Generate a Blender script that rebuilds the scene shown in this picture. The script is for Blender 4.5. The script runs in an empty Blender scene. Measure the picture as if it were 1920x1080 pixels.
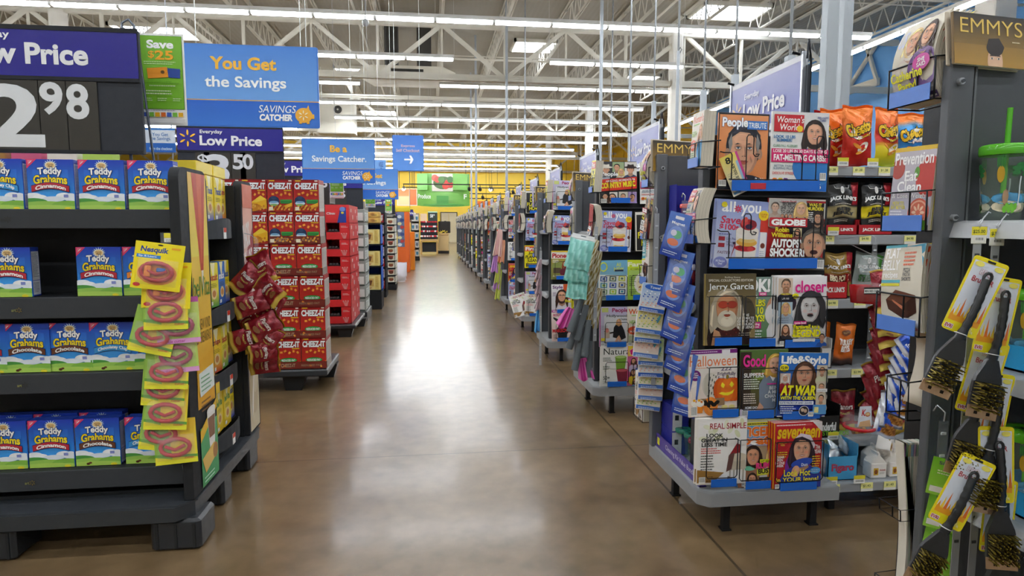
import bpy, math, random, os
from mathutils import Matrix, Vector, noise
PI = math.pi
R = math.radians
sc = bpy.context.scene
COL = sc.collection

# ---------------------------------------------------------------- camera, world, exposure
F_PX, PITCH, YAW, CAM_H = 1179.0, math.atan(115 / 1179.0), math.atan(152 / math.hypot(1179.0, 115)), 1.25
cd = bpy.data.cameras.new('camera')
cam = bpy.data.objects.new('camera', cd)
COL.objects.link(cam)
cam.location = (0, 0, CAM_H)
cam.rotation_euler = (PI / 2 - PITCH, 0, -YAW)
cd.sensor_width = 36.0
cd.lens = 36.0 * F_PX / 1920.0
cd.clip_start, cd.clip_end = 0.05, 300
sc.camera = cam
w = bpy.data.worlds.new('world')
sc.world = w
w.use_nodes = True
w.node_tree.nodes['Background'].inputs[0].default_value = (0.95, 0.97, 1.0, 1)
w.node_tree.nodes['Background'].inputs[1].default_value = 0.55
sc.view_settings.view_transform = 'Standard'
sc.view_settings.look = 'None'
sc.view_settings.gamma = 1
sc.view_settings.use_curve_mapping = False
sc.view_settings.exposure = 1.8
LAMP = 9.0            # radiance of the fluorescent tubes
SKYLIGHT = 5.0        # radiance of the skylight panels
try:
    sc.cycles.use_denoising = True
    sc.cycles.denoising_input_passes = 'RGB_ALBEDO'
    sc.cycles.max_bounces = 6
    sc.cycles.diffuse_bounces = 4
    sc.cycles.glossy_bounces = 3
    sc.cycles.transmission_bounces = 4
    sc.cycles.transparent_max_bounces = 8
    sc.cycles.sample_clamp_indirect = 6
    sc.cycles.caustics_reflective = False
    sc.cycles.caustics_refractive = False
except Exception:
    pass


def at(x, y, **k):
    """the place in the store that a pixel of the 1920x1080 frame shows, on the plane X=, Y= or Z= given"""
    (ax, v), = k.items()
    a, b = x - 960, 540 - y
    fw = F_PX * math.cos(PITCH) + b * math.sin(PITCH)
    up = b * math.cos(PITCH) - F_PX * math.sin(PITCH)
    r = (fw * math.sin(YAW) + a * math.cos(YAW), fw * math.cos(YAW) - a * math.sin(YAW), up)
    o = (0, 0, CAM_H)
    i = 'XYZ'.index(ax)
    t = (v - o[i]) / r[i]
    return tuple(o[j] + r[j] * t for j in range(3))


# ---------------------------------------------------------------- colours and materials
def lin(c):
    if isinstance(c, str):
        c = [int(c[i:i + 2], 16) / 255 for i in (0, 2, 4)]
    return tuple(((v + 0.055) / 1.055) ** 2.4 if v > 0.04045 else v / 12.92 for v in c[:3])


_lc = {}


def LC(c):
    k = c if isinstance(c, str) else tuple(c)
    if k not in _lc:
        _lc[k] = lin(k)
    return _lc[k]


MATS = {}


def mat(name):
    if name in MATS:
        return MATS[name]
    m = bpy.data.materials.new(name)
    m.use_nodes = True
    nt = m.node_tree
    b = nt.nodes['Principled BSDF']
    a = nt.nodes.new('ShaderNodeVertexColor')
    a.layer_name = 'Col'
    nt.links.new(a.outputs['Color'], b.inputs['Base Color'])
    P = {'paper': (.42, 0, .5), 'matte': (.65, 0, .4), 'plastic': (.35, 0, .5), 'gloss': (.16, 0, .5), 'metal': (.38, .85, .5),
         'painted': (.45, .15, .5), 'foil': (.24, .25, .6), 'board': (.6, 0, .3), 'clear': (.12, 0, .5), 'glow': (.5, 0, .2),
         'sky': (.5, 0, .2), 'spot': (.5, 0, .2), 'sign': (.3, 0, .5), 'brass': (.4, .7, .5)}[name]
    b.inputs['Roughness'].default_value = P[0]
    b.inputs['Metallic'].default_value = P[1]
    b.inputs['Specular IOR Level'].default_value = P[2]
    if name in ('glow', 'sky', 'spot'):
        nt.links.new(a.outputs['Color'], b.inputs['Emission Color'])
        b.inputs['Emission Strength'].default_value = {'glow': LAMP, 'sky': SKYLIGHT, 'spot': 14}[name]
    elif name == 'clear':
        b.inputs['Alpha'].default_value = .1
    else:
        tc = nt.nodes.new('ShaderNodeTexCoord')
        n = nt.nodes.new('ShaderNodeTexNoise')
        n.inputs['Scale'].default_value = 30 if name != 'foil' else 45
        nt.links.new(tc.outputs['Object'], n.inputs['Vector'])
        mr = nt.nodes.new('ShaderNodeMapRange')
        mr.inputs[3].default_value = P[0] * .8
        mr.inputs[4].default_value = min(1, P[0] * 1.25)
        nt.links.new(n.outputs['Fac'], mr.inputs[0])
        nt.links.new(mr.outputs[0], b.inputs['Roughness'])
        if name in ('foil', 'painted'):
            bp = nt.nodes.new('ShaderNodeBump')
            bp.inputs['Strength'].default_value = .5 if name == 'foil' else .15
            bp.inputs['Distance'].default_value = .004 if name == 'foil' else .001
            if name == 'painted':
                n2 = nt.nodes.new('ShaderNodeTexNoise')
                n2.inputs['Scale'].default_value = 500
                nt.links.new(tc.outputs['Object'], n2.inputs['Vector'])
                nt.links.new(n2.outputs['Fac'], bp.inputs['Height'])
            else:
                nt.links.new(n.outputs['Fac'], bp.inputs['Height'])
            nt.links.new(bp.outputs[0], b.inputs['Normal'])
    MATS[name] = m
    return m


# ---------------------------------------------------------------- geometry collector
class G:
    def __init__(s, m='plastic'):
        s.v, s.f, s.c, s.m, s.sm, s.slots = [], [], [], [], [], []
        s.dm = m
        s.M = Matrix()

    def add(s, vs, fs, col, m=None, smooth=False):
        m = m or s.dm
        if m not in s.slots:
            s.slots.append(m)
        mi = s.slots.index(m)
        o = len(s.v)
        M = s.M
        s.v.extend((M @ Vector(p))[:] for p in vs)
        per = isinstance(col, list)
        if not per:
            col = LC(col)
        for i, f in enumerate(fs):
            s.f.append([o + k for k in f])
            s.c.append([LC(col[k]) for k in f] if per else col)
            s.m.append(mi)
            s.sm.append(smooth)
        return s

    def box(s, x0, x1, y0, y1, z0, z1, col, m=None, b=0):
        if x0 > x1: x0, x1 = x1, x0
        if y0 > y1: y0, y1 = y1, y0
        if z0 > z1: z0, z1 = z1, z0
        if b <= 0:
            vs = [(x, y, z) for x in (x0, x1) for y in (y0, y1) for z in (z0, z1)]
            return s.add(vs, [(0, 1, 3, 2), (4, 6, 7, 5), (0, 4, 5, 1), (2, 3, 7, 6), (0, 2, 6, 4), (1, 5, 7, 3)], col, m)
        b = min(b, (x1 - x0) * .49, (y1 - y0) * .49, (z1 - z0) * .49)
        lo, hi = (x0, y0, z0), (x1, y1, z1)
        vs, idx = [], {}
        for c in [(i, j, k) for i in (0, 1) for j in (0, 1) for k in (0, 1)]:
            for a in range(3):
                p = []
                for d in range(3):
                    e = hi[d] if c[d] else lo[d]
                    p.append(e if d == a else e + (-b if c[d] else b))
                idx[c, a] = len(vs)
                vs.append(tuple(p))
        fs = []
        for a in range(3):
            u, v = [d for d in range(3) if d != a]
            for e in (0, 1):
                q = []
                for (i, j) in ((0, 0), (1, 0), (1, 1), (0, 1)):
                    c = [0, 0, 0]; c[a] = e; c[u] = i; c[v] = j
                    q.append(idx[tuple(c), a])
                fs.append(q)
        for a in range(3):
            u, v = [d for d in range(3) if d != a]
            for i in (0, 1):
                for j in (0, 1):
                    c0 = [0, 0, 0]; c1 = [0, 0, 0]
                    c0[u] = c1[u] = i; c0[v] = c1[v] = j; c1[a] = 1
                    c0, c1 = tuple(c0), tuple(c1)
                    fs.append([idx[c0, u], idx[c1, u], idx[c1, v], idx[c0, v]])
        for c in [(i, j, k) for i in (0, 1) for j in (0, 1) for k in (0, 1)]:
            fs.append([idx[c, 0], idx[c, 1], idx[c, 2]])
        return s.add(vs, fs, col, m)

    def prism(s, pts, y0, y1, col, m=None, axis='Y'):
        """outline pts (a, b) extruded along an axis"""
        n = len(pts)
        def P(p, t):
            return {'Y': (p[0], t, p[1]), 'Z': (p[0], p[1], t), 'X': (t, p[0], p[1])}[axis]
        vs = [P(p, y0) for p in pts] + [P(p, y1) for p in pts]
        fs = [list(range(n)), list(range(2 * n - 1, n - 1, -1))] + [[i, (i + 1) % n, n + (i + 1) % n, n + i] for i in range(n)]
        return s.add(vs, fs, col, m)

    def tube(s, pts, r, col, m=None, n=6, closed=False, cap=True):
        pts = [Vector(p) for p in pts]
        N = len(pts)
        rr = r if isinstance(r, (list, tuple)) else [r] * N
        vs, fs = [], []
        up = None
        for i, p in enumerate(pts):
            if closed:
                t = pts[(i + 1) % N] - pts[i - 1]
            else:
                t = pts[min(i + 1, N - 1)] - pts[max(i - 1, 0)]
            t = t.normalized() if t.length > 1e-9 else Vector((0, 0, 1))
            if up is None:
                up = Vector((0, 0, 1)) if abs(t.z) < .9 else Vector((1, 0, 0))
            a = t.cross(up)
            if a.length < 1e-6:
                a = t.cross(Vector((.3, .7, .2)))
            a.normalize()
            b = a.cross(t).normalized()
            up = b
            for k in range(n):
                an = 2 * PI * (k + .5) / n
                vs.append((p + (a * math.cos(an) + b * math.sin(an)) * rr[i])[:])
        for i in range(N if closed else N - 1):
            j = (i + 1) % N
            for k in range(n):
                fs.append([i * n + k, i * n + (k + 1) % n, j * n + (k + 1) % n, j * n + k])
        s.add(vs, fs, col, m, True)
        if cap and not closed:
            s.add(vs[:n] + vs[-n:], [list(range(n)), list(range(n, 2 * n))], col, m)
        return s

    def bar(s, a, b, w, h, col, m=None):
        """straight bar of rectangular section between two points"""
        a, b = Vector(a), Vector(b)
        t = (b - a).normalized()
        up = Vector((0, 0, 1)) if abs(t.z) < .95 else Vector((0, 1, 0))
        x = t.cross(up).normalized() * w / 2
        z = x.cross(t).normalized() * h / 2
        vs = [(p + x * i + z * j)[:] for p in (a, b) for (i, j) in ((-1, -1), (1, -1), (1, 1), (-1, 1))]
        return s.add(vs, [(0, 1, 2, 3), (7, 6, 5, 4), (0, 4, 5, 1), (1, 5, 6, 2), (2, 6, 7, 3), (3, 7, 4, 0)], col, m)

    def lathe(s, prof, col, m=None, n=20, c=(0, 0, 0), cols=None):
        vs, fs = [], []
        for (r, z) in prof:
            for k in range(n):
                a = 2 * PI * k / n
                vs.append((c[0] + r * math.cos(a), c[1] + r * math.sin(a), c[2] + z))
        for i in range(len(prof) - 1):
            for k in range(n):
                fs.append([i * n + k, i * n + (k + 1) % n, (i + 1) * n + (k + 1) % n, (i + 1) * n + k])
        if cols:
            col = [cols[i // n] for i in range(len(vs))]
        return s.add(vs, fs, col, m, True)

    def grid(s, fn, nx, ny, colfn, m=None, smooth=True):
        vs = [fn(i / nx, j / ny) for j in range(ny + 1) for i in range(nx + 1)]
        fs = [(j * (nx + 1) + i, j * (nx + 1) + i + 1, (j + 1) * (nx + 1) + i + 1, (j + 1) * (nx + 1) + i) for j in range(ny) for i in range(nx)]
        if callable(colfn):
            cl = [colfn(i / nx, j / ny) for j in range(ny + 1) for i in range(nx + 1)]
        else:
            cl = colfn
        return s.add(vs, fs, cl, m, smooth)

    def mesh(s, name):
        me = bpy.data.meshes.new(name)
        me.from_pydata(s.v, [], s.f)
        ca = me.color_attributes.new('Col', 'FLOAT_COLOR', 'CORNER')
        flat = []
        for f, c in zip(s.f, s.c):
            if isinstance(c, list):
                for q in c:
                    flat.extend((q[0], q[1], q[2], 1))
            else:
                flat.extend((c[0], c[1], c[2], 1) * len(f))
        if len(flat) == len(ca.data) * 4:
            ca.data.foreach_set('color', flat)
        else:
            raise RuntimeError('colour count ' + name)
        for q in s.slots:
            me.materials.append(mat(q))
        me.polygons.foreach_set('material_index', s.m)
        me.polygons.foreach_set('use_smooth', s.sm)
        me.update()
        return me

    def build(s, name, parent=None, loc=(0, 0, 0), rz=0.0):
        return obj(name, s.mesh(name), parent, loc, rz)


def obj(name, me, parent=None, loc=(0, 0, 0), rz=0.0, rot=None):
    o = bpy.data.objects.new(name, me)
    COL.objects.link(o)
    if parent is not None:
        o.parent = parent
    o.location = loc
    o.rotation_euler = rot if rot else (0, 0, rz)
    return o


def tag(o, label=None, cat=None, group=None, kind=None):
    if label: o['label'] = label
    if cat: o['category'] = cat
    if group: o['group'] = group
    if kind: o['kind'] = kind
    return o


def empty(name, loc, label=None, cat=None, group=None, rz=0.0, rot=None):
    o = bpy.data.objects.new(name, None)
    COL.objects.link(o)
    o.location = loc
    o.rotation_euler = rot if rot else (0, 0, rz)
    return tag(o, label, cat, group)


def struct(o):
    o['kind'] = 'structure'
    return o


def dup(root, loc, label, group=None, rz=None, rot=None):
    r = root.copy()
    COL.objects.link(r)
    r.location = loc
    if rz is not None: r.rotation_euler = (0, 0, rz)
    if rot is not None: r.rotation_euler = rot
    r['label'] = label
    if group: r['group'] = group
    for ch in list(root.children):
        c = ch.copy(); COL.objects.link(c); c.parent = r
        for g in ch.children:
            d = g.copy(); COL.objects.link(d); d.parent = c
    return r


# ---------------------------------------------------------------- printed artwork
_tx = {}


def glyphs(body, off):
    k = (body, off)
    if k not in _tx:
        c = bpy.data.curves.new('t', 'FONT')
        c.body = body
        c.size = 1
        c.offset = off
        c.resolution_u = 4
        c.space_line = .85
        c.align_x = 'CENTER'
        o = bpy.data.objects.new('t', c)
        me = bpy.data.meshes.new_from_object(o)
        vs = [(v.co.x, v.co.y) for v in me.vertices]
        fs = [tuple(p.vertices) for p in me.polygons]
        bpy.data.objects.remove(o)
        bpy.data.curves.remove(c)
        bpy.data.meshes.remove(me)
        _tx[k] = (vs, fs)
    return _tx[k]


class Art:
    """flat print in a w x h rectangle in mm, origin bottom left, laid on a surface through map(u, v, layer) (metres)"""
    def __init__(s, g, w, h, mp=None, m='paper', eps=.00012, x0=0.0, z0=0.0, y0=0.0, sx=.001, sz=.001):
        s.g, s.w, s.h, s.m, s.n, s.eps = g, w, h, m, 1, eps
        s.mp = mp or (lambda u, v, l: (x0 + u * sx, y0 - l, z0 + v * sz))

    def _put(s, pts, fs, col):
        l = s.n * s.eps
        s.n += 1
        s.g.add([s.mp(p[0], p[1], l) for p in pts], fs, col, s.m)
        return s

    def clip(s, pts):
        for (ax, lim, sg) in ((0, 0, 1), (0, s.w, -1), (1, 0, 1), (1, s.h, -1)):
            out = []
            for i in range(len(pts)):
                a, b = pts[i - 1], pts[i]
                ia, ib = (a[ax] - lim) * sg >= 0, (b[ax] - lim) * sg >= 0
                if ia != ib:
                    t = (lim - a[ax]) / (b[ax] - a[ax])
                    out.append((a[0] + (b[0] - a[0]) * t, a[1] + (b[1] - a[1]) * t))
                if ib:
                    out.append(b)
            pts = out
            if not pts:
                break
        return pts

    def poly(s, pts, col):
        p = s.clip([tuple(q) for q in pts])
        if len(p) >= 3:
            s._put(p, [list(range(len(p)))], col)
        return s

    def r(s, x, y, w, h, col, rot=0):
        P = [(x, y), (x + w, y), (x + w, y + h), (x, y + h)]
        if rot:
            c, sn, cx, cy = math.cos(R(rot)), math.sin(R(rot)), x + w / 2, y + h / 2
            P = [(cx + (a - cx) * c - (b - cy) * sn, cy + (a - cx) * sn + (b - cy) * c) for a, b in P]
        return s.poly(P, col)

    def gr(s, x, y, w, h, c0, c1):
        """vertical blend from c0 (bottom) to c1 (top)"""
        return s._put([(x, y), (x + w, y), (x + w, y + h), (x, y + h)], [[0, 1, 2, 3]], [c0, c0, c1, c1])

    def e(s, cx, cy, rx, ry, col, rot=0, n=20):
        c, sn = math.cos(R(rot)), math.sin(R(rot))
        P = []
        for i in range(n):
            a = 2 * PI * i / n
            x, y = rx * math.cos(a), ry * math.sin(a)
            P.append((cx + x * c - y * sn, cy + x * sn + y * c))
        return s.poly(P, col)

    def t(s, body, x, y, w=None, h=None, col='ffffff', b=.018, out=None, ob=.05, it=0, arc=0, rot=0):
        """text fitted to the rectangle x, y, w, h"""
        vs, fs = glyphs(body, b)
        if not vs:
            return s
        x0, x1 = min(v[0] for v in vs), max(v[0] for v in vs)
        y0, y1 = min(v[1] for v in vs), max(v[1] for v in vs)
        if w is None: w = h * (x1 - x0) / (y1 - y0)
        if h is None: h = w * (y1 - y0) / (x1 - x0)
        c, sn = math.cos(R(rot)), math.sin(R(rot))
        def mp(v):
            a = (v[0] - x0) / (x1 - x0); d = (v[1] - y0) / (y1 - y0)
            px = a * w + it * d * h; py = d * h + arc * (1 - (2 * a - 1) ** 2)
            return (x + px * c - py * sn, y + px * sn + py * c)
        if out:
            v2, f2 = glyphs(body, b + ob)
            if v2:
                s._put([mp(v) for v in v2], f2, out)
        s._put([mp(v) for v in vs], fs, col)
        return s

    def lines(s, x, y, w, n, dy, col, th=1.6):
        """small unreadable copy, as the photo shows it: thin uneven bars"""
        rnd = random.Random(int(x * 7 + y * 13 + n))
        pts, fs = [], []
        for i in range(n):
            yy = y - i * dy; ww = w * rnd.uniform(.72, 1); xx = x
            while xx < x + ww:
                l = min(rnd.uniform(4, 11), x + ww - xx)
                k = len(pts)
                pts += [(xx, yy), (xx + l, yy), (xx + l, yy + th), (xx, yy + th)]
                fs.append((k, k + 1, k + 2, k + 3))
                xx += l + 1.6
        return s._put(pts, fs, col)

    def barcode(s, x, y, w=24, h=20):
        s.r(x, y, w, h, 'f4f4f0')
        pts, fs = [], []
        rnd = random.Random(5)
        xx = x + 2
        while xx < x + w - 2:
            l = rnd.choice((.7, 1.2)); k = len(pts)
            pts += [(xx, y + 5), (xx + l, y + 5), (xx + l, y + h - 2), (xx, y + h - 2)]
            fs.append((k, k + 1, k + 2, k + 3)); xx += l + rnd.choice((.8, 1.3))
        return s._put(pts, fs, '202020')

    def face(s, cx, cy, q, skin='e0ac88', hair='3a2418', top='2050a0', long=1, smile=1, grey=0, tilt=0, beard=None, eyes='3a2a20', hat=None, body=True):
        """head and shoulders; q = head height in mm"""
        dk = tuple(v * .82 for v in _s(skin)); hd = tuple(v * .72 for v in _s(hair)); hl = tuple(min(1, v * 1.25 + .04) for v in _s(hair))
        if body:
            s.e(cx, cy - q * 1.5, q * .95, q * .88, top)
            s.poly([(cx - q * .2, cy - q * .3), (cx + q * .2, cy - q * .3), (cx + q * .3, cy - q * .75), (cx, cy - q * .95), (cx - q * .3, cy - q * .75)], dk)
        if long:
            s.e(cx, cy - q * .06, q * .5, q * .66, hair)
            for sg in (-1, 1):
                s.poly([(cx + sg * q * .12, cy + q * .3), (cx + sg * q * .5, cy + q * .1), (cx + sg * q * .6, cy - q * .5), (cx + sg * q * .5, cy - q * (.6 + .45 * long)), (cx + sg * q * .3, cy - q * .6), (cx + sg * q * .28, cy - q * .1)], hair)
                s.poly([(cx + sg * q * .42, cy + q * .1), (cx + sg * q * .47, cy + q * .05), (cx + sg * q * .53, cy - q * .5), (cx + sg * q * .46, cy - q * .6)], hl)
        else:
            s.e(cx, cy + q * .1, q * .42, q * .48, hair)
            for sg in (-1, 1):
                s.e(cx + sg * q * .38, cy - q * .06, q * .06, q * .11, dk)
        sk = _s(skin)
        def tn(f, g_=None, b_=None): return tuple(min(1, v * k) for v, k in zip(sk, (f, g_ or f, b_ or g_ or f)))
        s.e(cx, cy + q * .02, q * .35, q * .445, tn(.86, .82))
        jaw = [(-.34, -.06), (.34, -.06), (.31, -.24), (.23, -.4), (.11, -.5), (-.11, -.5), (-.23, -.4), (-.31, -.24)]
        s.poly([(cx + q * a, cy + q * b) for a, b in jaw], tn(.86, .82))
        s.e(cx - q * .025, cy + q * .03, q * .31, q * .42, skin)
        s.poly([(cx - q * .025 + q * a * .88, cy + q * b * .95) for a, b in jaw], skin)
        s.e(cx - q * .04, cy + q * .24, q * .2, q * .12, tn(1.06))
        if not beard:
            for sg in (-1, 1): s.e(cx + sg * q * .185 - q * .01, cy - q * .12, q * .08, q * .06, tn(1.05, .95, .93))
        for sg in (-1, 1): s.e(cx + sg * q * .135, cy + q * .07, q * .095, q * .06, tn(.87, .82))
        # hair over the forehead
        s.poly([(cx - q * .38, cy + q * .1), (cx - q * .37, cy + q * .36), (cx - q * .1, cy + q * .56), (cx + q * .2, cy + q * .54), (cx + q * .38, cy + q * .34), (cx + q * .38, cy + q * .1), (cx + q * .32, cy + q * .26), (cx + q * .12, cy + q * .38), (cx - q * .1, cy + q * .4), (cx - q * .29, cy + q * .28)], hair)
        s.poly([(cx - q * .3, cy + q * .36), (cx - q * .06, cy + q * .53), (cx + q * .16, cy + q * .5), (cx - q * .04, cy + q * .45), (cx - q * .2, cy + q * .36)], hl)
        s.poly([(cx + q * .1, cy + q * .42), (cx + q * .28, cy + q * .38), (cx + q * .36, cy + q * .2), (cx + q * .33, cy + q * .36), (cx + q * .2, cy + q * .48)], hd)
        if beard:
            s.e(cx, cy - q * .34, q * .3, q * .27, beard); s.e(cx, cy - q * .42, q * .2, q * .16, tuple(min(1, v * 1.08) for v in _s(beard)))
        for sg in (-1, 1):
            ex = cx + sg * q * .135
            s.poly([(ex - q * .09, cy + q * (.135 if sg > 0 else .125)), (ex - q * .02, cy + q * .165), (ex + q * .09, cy + q * (.125 if sg > 0 else .135)), (ex + q * .02, cy + q * .142)], hd)
            s.e(ex, cy + q * .062, q * .058, q * .022, 'e9e2da')
            s.e(ex, cy + q * .063, q * .024, q * .024, eyes); s.e(ex, cy + q * .063, q * .011, q * .012, '141010', n=8)
            s.poly([(ex - q * .066, cy + q * .062), (ex - q * .03, cy + q * .092), (ex + q * .03, cy + q * .092), (ex + q * .066, cy + q * .062), (ex, cy + q * .08)], tuple(v * .6 for v in hd))
        s.poly([(cx + q * .005, cy + q * .1), (cx + q * .03, cy + q * .08), (cx + q * .06, cy - q * .08), (cx + q * .055, cy - q * .115), (cx, cy - q * .125), (cx + q * .02, cy - q * .06)], tn(.84, .8))
        s.poly([(cx - q * .018, cy + q * .06), (cx + q * .006, cy + q * .06), (cx + q * .014, cy - q * .08), (cx - q * .024, cy - q * .09)], tn(1.07))
        for sg in (-1, 1): s.e(cx + sg * q * .032, cy - q * .113, q * .016, q * .009, tn(.55, .45), n=8)
        s.poly([(cx - q * .115, cy - q * .215), (cx - q * .03, cy - q * .195), (cx, cy - q * .205), (cx + q * .03, cy - q * .195), (cx + q * .115, cy - q * .215), (cx, cy - q * .24)], tn(.74, .45, .45))
        s.poly([(cx - q * .115, cy - q * .215), (cx, cy - q * .235), (cx + q * .115, cy - q * .215), (cx + q * .06, cy - q * .272), (cx, cy - q * .285), (cx - q * .06, cy - q * .272)], tn(.86, .55, .55))
        if smile:
            s.poly([(cx - q * .095, cy - q * .218), (cx, cy - q * .228), (cx + q * .095, cy - q * .218), (cx + q * .05, cy - q * .25), (cx, cy - q * .258), (cx - q * .05, cy - q * .25)], 'f4efe8')
        s.poly([(cx - q * .06, cy - q * .33), (cx + q * .06, cy - q * .33), (cx, cy - q * .345)], tn(.86, .8))
        if hat:
            s.e(cx, cy + q * .3, q * .75, q * .14, hat)
            s.poly([(cx - q * .4, cy + q * .3), (cx - q * .34, cy + q * .72), (cx, cy + q * .64), (cx + q * .34, cy + q * .72), (cx + q * .4, cy + q * .3)], hat)
        return s

    def spark(s, cx, cy, q, col='fdbb30'):
        for k in range(6):
            a = PI / 2 + k * PI / 3
            s.e(cx + math.cos(a) * q * .66, cy + math.sin(a) * q * .66, q * .34, q * .11, col, rot=math.degrees(a), n=12)
        return s


def _s(c):
    if isinstance(c, str):
        return tuple(int(c[i:i + 2], 16) / 255 for i in (0, 2, 4))
    return c
# ---------------------------------------------------------------- magazine covers (200 x 270 mm)
CV = {}


def cover(name, desc, bg):
    def d(fn):
        CV[name] = (fn, desc, bg)
        return fn
    return d


@cover('tribute', 'tribute magazine with a grey-haired man on orange cover', 'e08a52')
def _(a):
    a.gr(0, 0, 200, 270, 'd9803f', 'e99a63')
    a.r(0, 0, 200, 4, '14161c'); a.r(0, 0, 4, 270, '14161c'); a.r(196, 0, 4, 270, '14161c'); a.r(0, 264, 200, 6, '14161c')
    a.e(105, -6, 112, 62, '14182c')
    a.face(102, 138, 168, skin='dca887', hair='232330', long=0, eyes='4a6a8a', smile=0, body=False)
    for sg in (-1, 1):
        a.poly([(102 + sg * 56, 130), (102 + sg * 63, 168), (102 + sg * 50, 200), (102 + sg * 46, 160)], '8c8a88')
        a.poly([(102 + sg * 10, 141), (102 + sg * 36, 141), (102 + sg * 24, 137.5)], 'b98a6e')
    for k in range(3): a.r(76, 176 + k * 7, 50, .8, 'c8987a')
    for sg in (-1, 1): a.poly([(102 + sg * 26, 122), (102 + sg * 34, 104), (102 + sg * 30, 96), (102 + sg * 24, 112)], 'c08e72')
    a.r(112, 214, 80, 30, '3a78c8')
    a.t('TRIBUTE', 117, 219, 70, 19, b=.01)
    a.t('People', 14, 212, 100, 42, b=.035, out='2c6cc0', ob=.02)
    a.r(4, 4, 34, 30, '14161c'); a.barcode(6, 12, 30, 22)
    a.t('Robin', 150, 34, 38, 11)


@cover('weekly', "white women's weekly magazine with a smiling dark-haired woman", 'f2f0ec')
def _(a):
    a.gr(0, 0, 200, 270, 'f6f4ee', 'dcdcdc')
    a.r(150, 0, 50, 34, '1e6cc8'); a.r(130, 34, 70, 76, 'e6bfa0')
    a.poly([(96, 110), (200, 110), (150, 60), (120, 46), (104, 78)], '3f8ed8')
    a.lines(112, 96, 46, 3, 7, 'ffffff', 3)
    a.t('Florio went', 104, 66, 54, 8); a.t('size 28 to size 8', 100, 55, 62, 7)
    a.face(150, 200, 78, skin='e2ac8c', hair='2a1a16', top='2f7fce', long=1.1)
    a.r(6, 202, 104, 58, 'c8202c')
    a.t("Woman's\nWorld", 10, 207, 96, 48, it=.12, b=.01)
    a.e(96, 213, 11, 11, 'f2c522')
    a.t('FEEL-HAPPY\nCURES!', 158, 240, 38, 16, '24408c')
    a.t('LOOK 10 LBS\nSLIMMER!', 6, 168, 76, 22, '1c6fae', b=.03)
    a.t('CURES FALL ALLERGIES', 6, 150, 84, 8, '2f7f4a')
    a.r(0, 98, 200, 46, 'd81a6c')
    a.t('LOSE 20 LBS IN 30 DAYS EATING', 6, 131, 188, 11, b=.02)
    a.t('FAT-MELTING CARBS!', 8, 103, 184, 22, b=.035)
    a.t('BETTER THAN\nSLEEPING PILLS!', 8, 73, 70, 16, '6a7f96'); a.t('DISSOLVE STRESS', 6, 56, 74, 9, 'd0402e')
    for x, c in ((14, 'ee7a20'), (34, 'd8b81e'), (52, '6a2c88')):
        for k in range(6): a.e(x + 6 * math.cos(k), 34 + 6 * math.sin(k), 5, 5, c, n=8)
        a.e(x, 34, 4, 4, '5a2a12', n=8)
    a.t('Party fun!', 60, 24, 50, 12, '4a8cc8', it=.2); a.r(112, 20, 38, 20, '8ac4e0'); a.e(131, 29, 14, 8, 'e8d23a')
    a.barcode(172, 38, 22, 26); a.t('16', 158, 8, 20, 18)


@cover('dessert', 'lilac magazine with a berry and cream dessert on the cover', 'a9b4e0')
def _(a):
    a.gr(0, 0, 200, 270, 'dfe2f2', '93a3da')
    a.t('all', 18, 222, 52, 42, b=.02); a.t('you', 92, 208, 76, 46, b=.02)
    for k in range(8): a.e(80 + 9 * math.cos(k * PI / 4), 236 + 9 * math.sin(k * PI / 4), 7, 2.6, 'd0284c', rot=k * 45, n=8)
    a.t('Save', 16, 176, 76, 30, 'd62850', it=.15, b=.015); a.t('$100s', 14, 148, 74, 26, 'd62850', b=.03)
    a.r(14, 108, 24, 16, 'b03040'); a.r(14, 82, 24, 16, 'b03040')
    a.t('Get Paid\nto Lose\nWeight', 42, 84, 42, 38, '7c7ca8'); a.lines(14, 132, 66, 1, 8, '6c78b8', 4)
    a.poly([(62, 30), (84, 130), (82, 96)], 'b02c3c'); a.t('FASTER', 12, 56, 50, 11, '8c6a86', it=.3)
    a.e(26, 22, 26, 22, '8a92d0'); a.t('All Recipe\nDeal', 8, 12, 36, 20, 'eef0ff')
    a.e(122, 18, 56, 9, 'c8cadc')
    a.poly([(84, 26), (78, 150), (166, 150), (158, 26)], 'f2ece2')
    a.e(120, 34, 34, 14, 'e9c25a'); a.e(120, 58, 38, 17, 'f6efe4'); a.e(118, 82, 41, 13, 'c42430'); a.e(100, 84, 10, 8, '8c1420'); a.e(138, 80, 12, 9, 'e04848')
    a.e(122, 106, 40, 17, 'e8b04a'); a.e(122, 114, 34, 10, 'f0cf7c'); a.e(122, 136, 43, 19, 'f8f2ea'); a.e(100, 150, 22, 14, 'f4ece2'); a.e(146, 152, 20, 14, 'efe6dc')
    a.e(124, 176, 32, 22, 'b8262e'); a.e(108, 184, 14, 16, 'd84a4c'); a.e(140, 180, 15, 14, '8e1a2c'); a.e(126, 168, 14, 10, '3a2448'); a.e(112, 196, 8, 10, 'e25c50'); a.e(74, 100, 6, 5, '3a2448')
    a.r(170, 150, 30, 70, 'd83a2c'); a.e(180, 216, 20, 20, 'f2d21c'); a.t('COUPON\nVALUE', 166, 208, 28, 16, 'c03820')
    a.e(26, 250, 11, 11, 'e6d42a', n=12)
    a.r(172, 30, 24, 120, 'f2f0f2'); a.e(184, 96, 9, 11, '7a3420'); a.lines(174, 72, 18, 4, 8, '8090b0')


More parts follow.
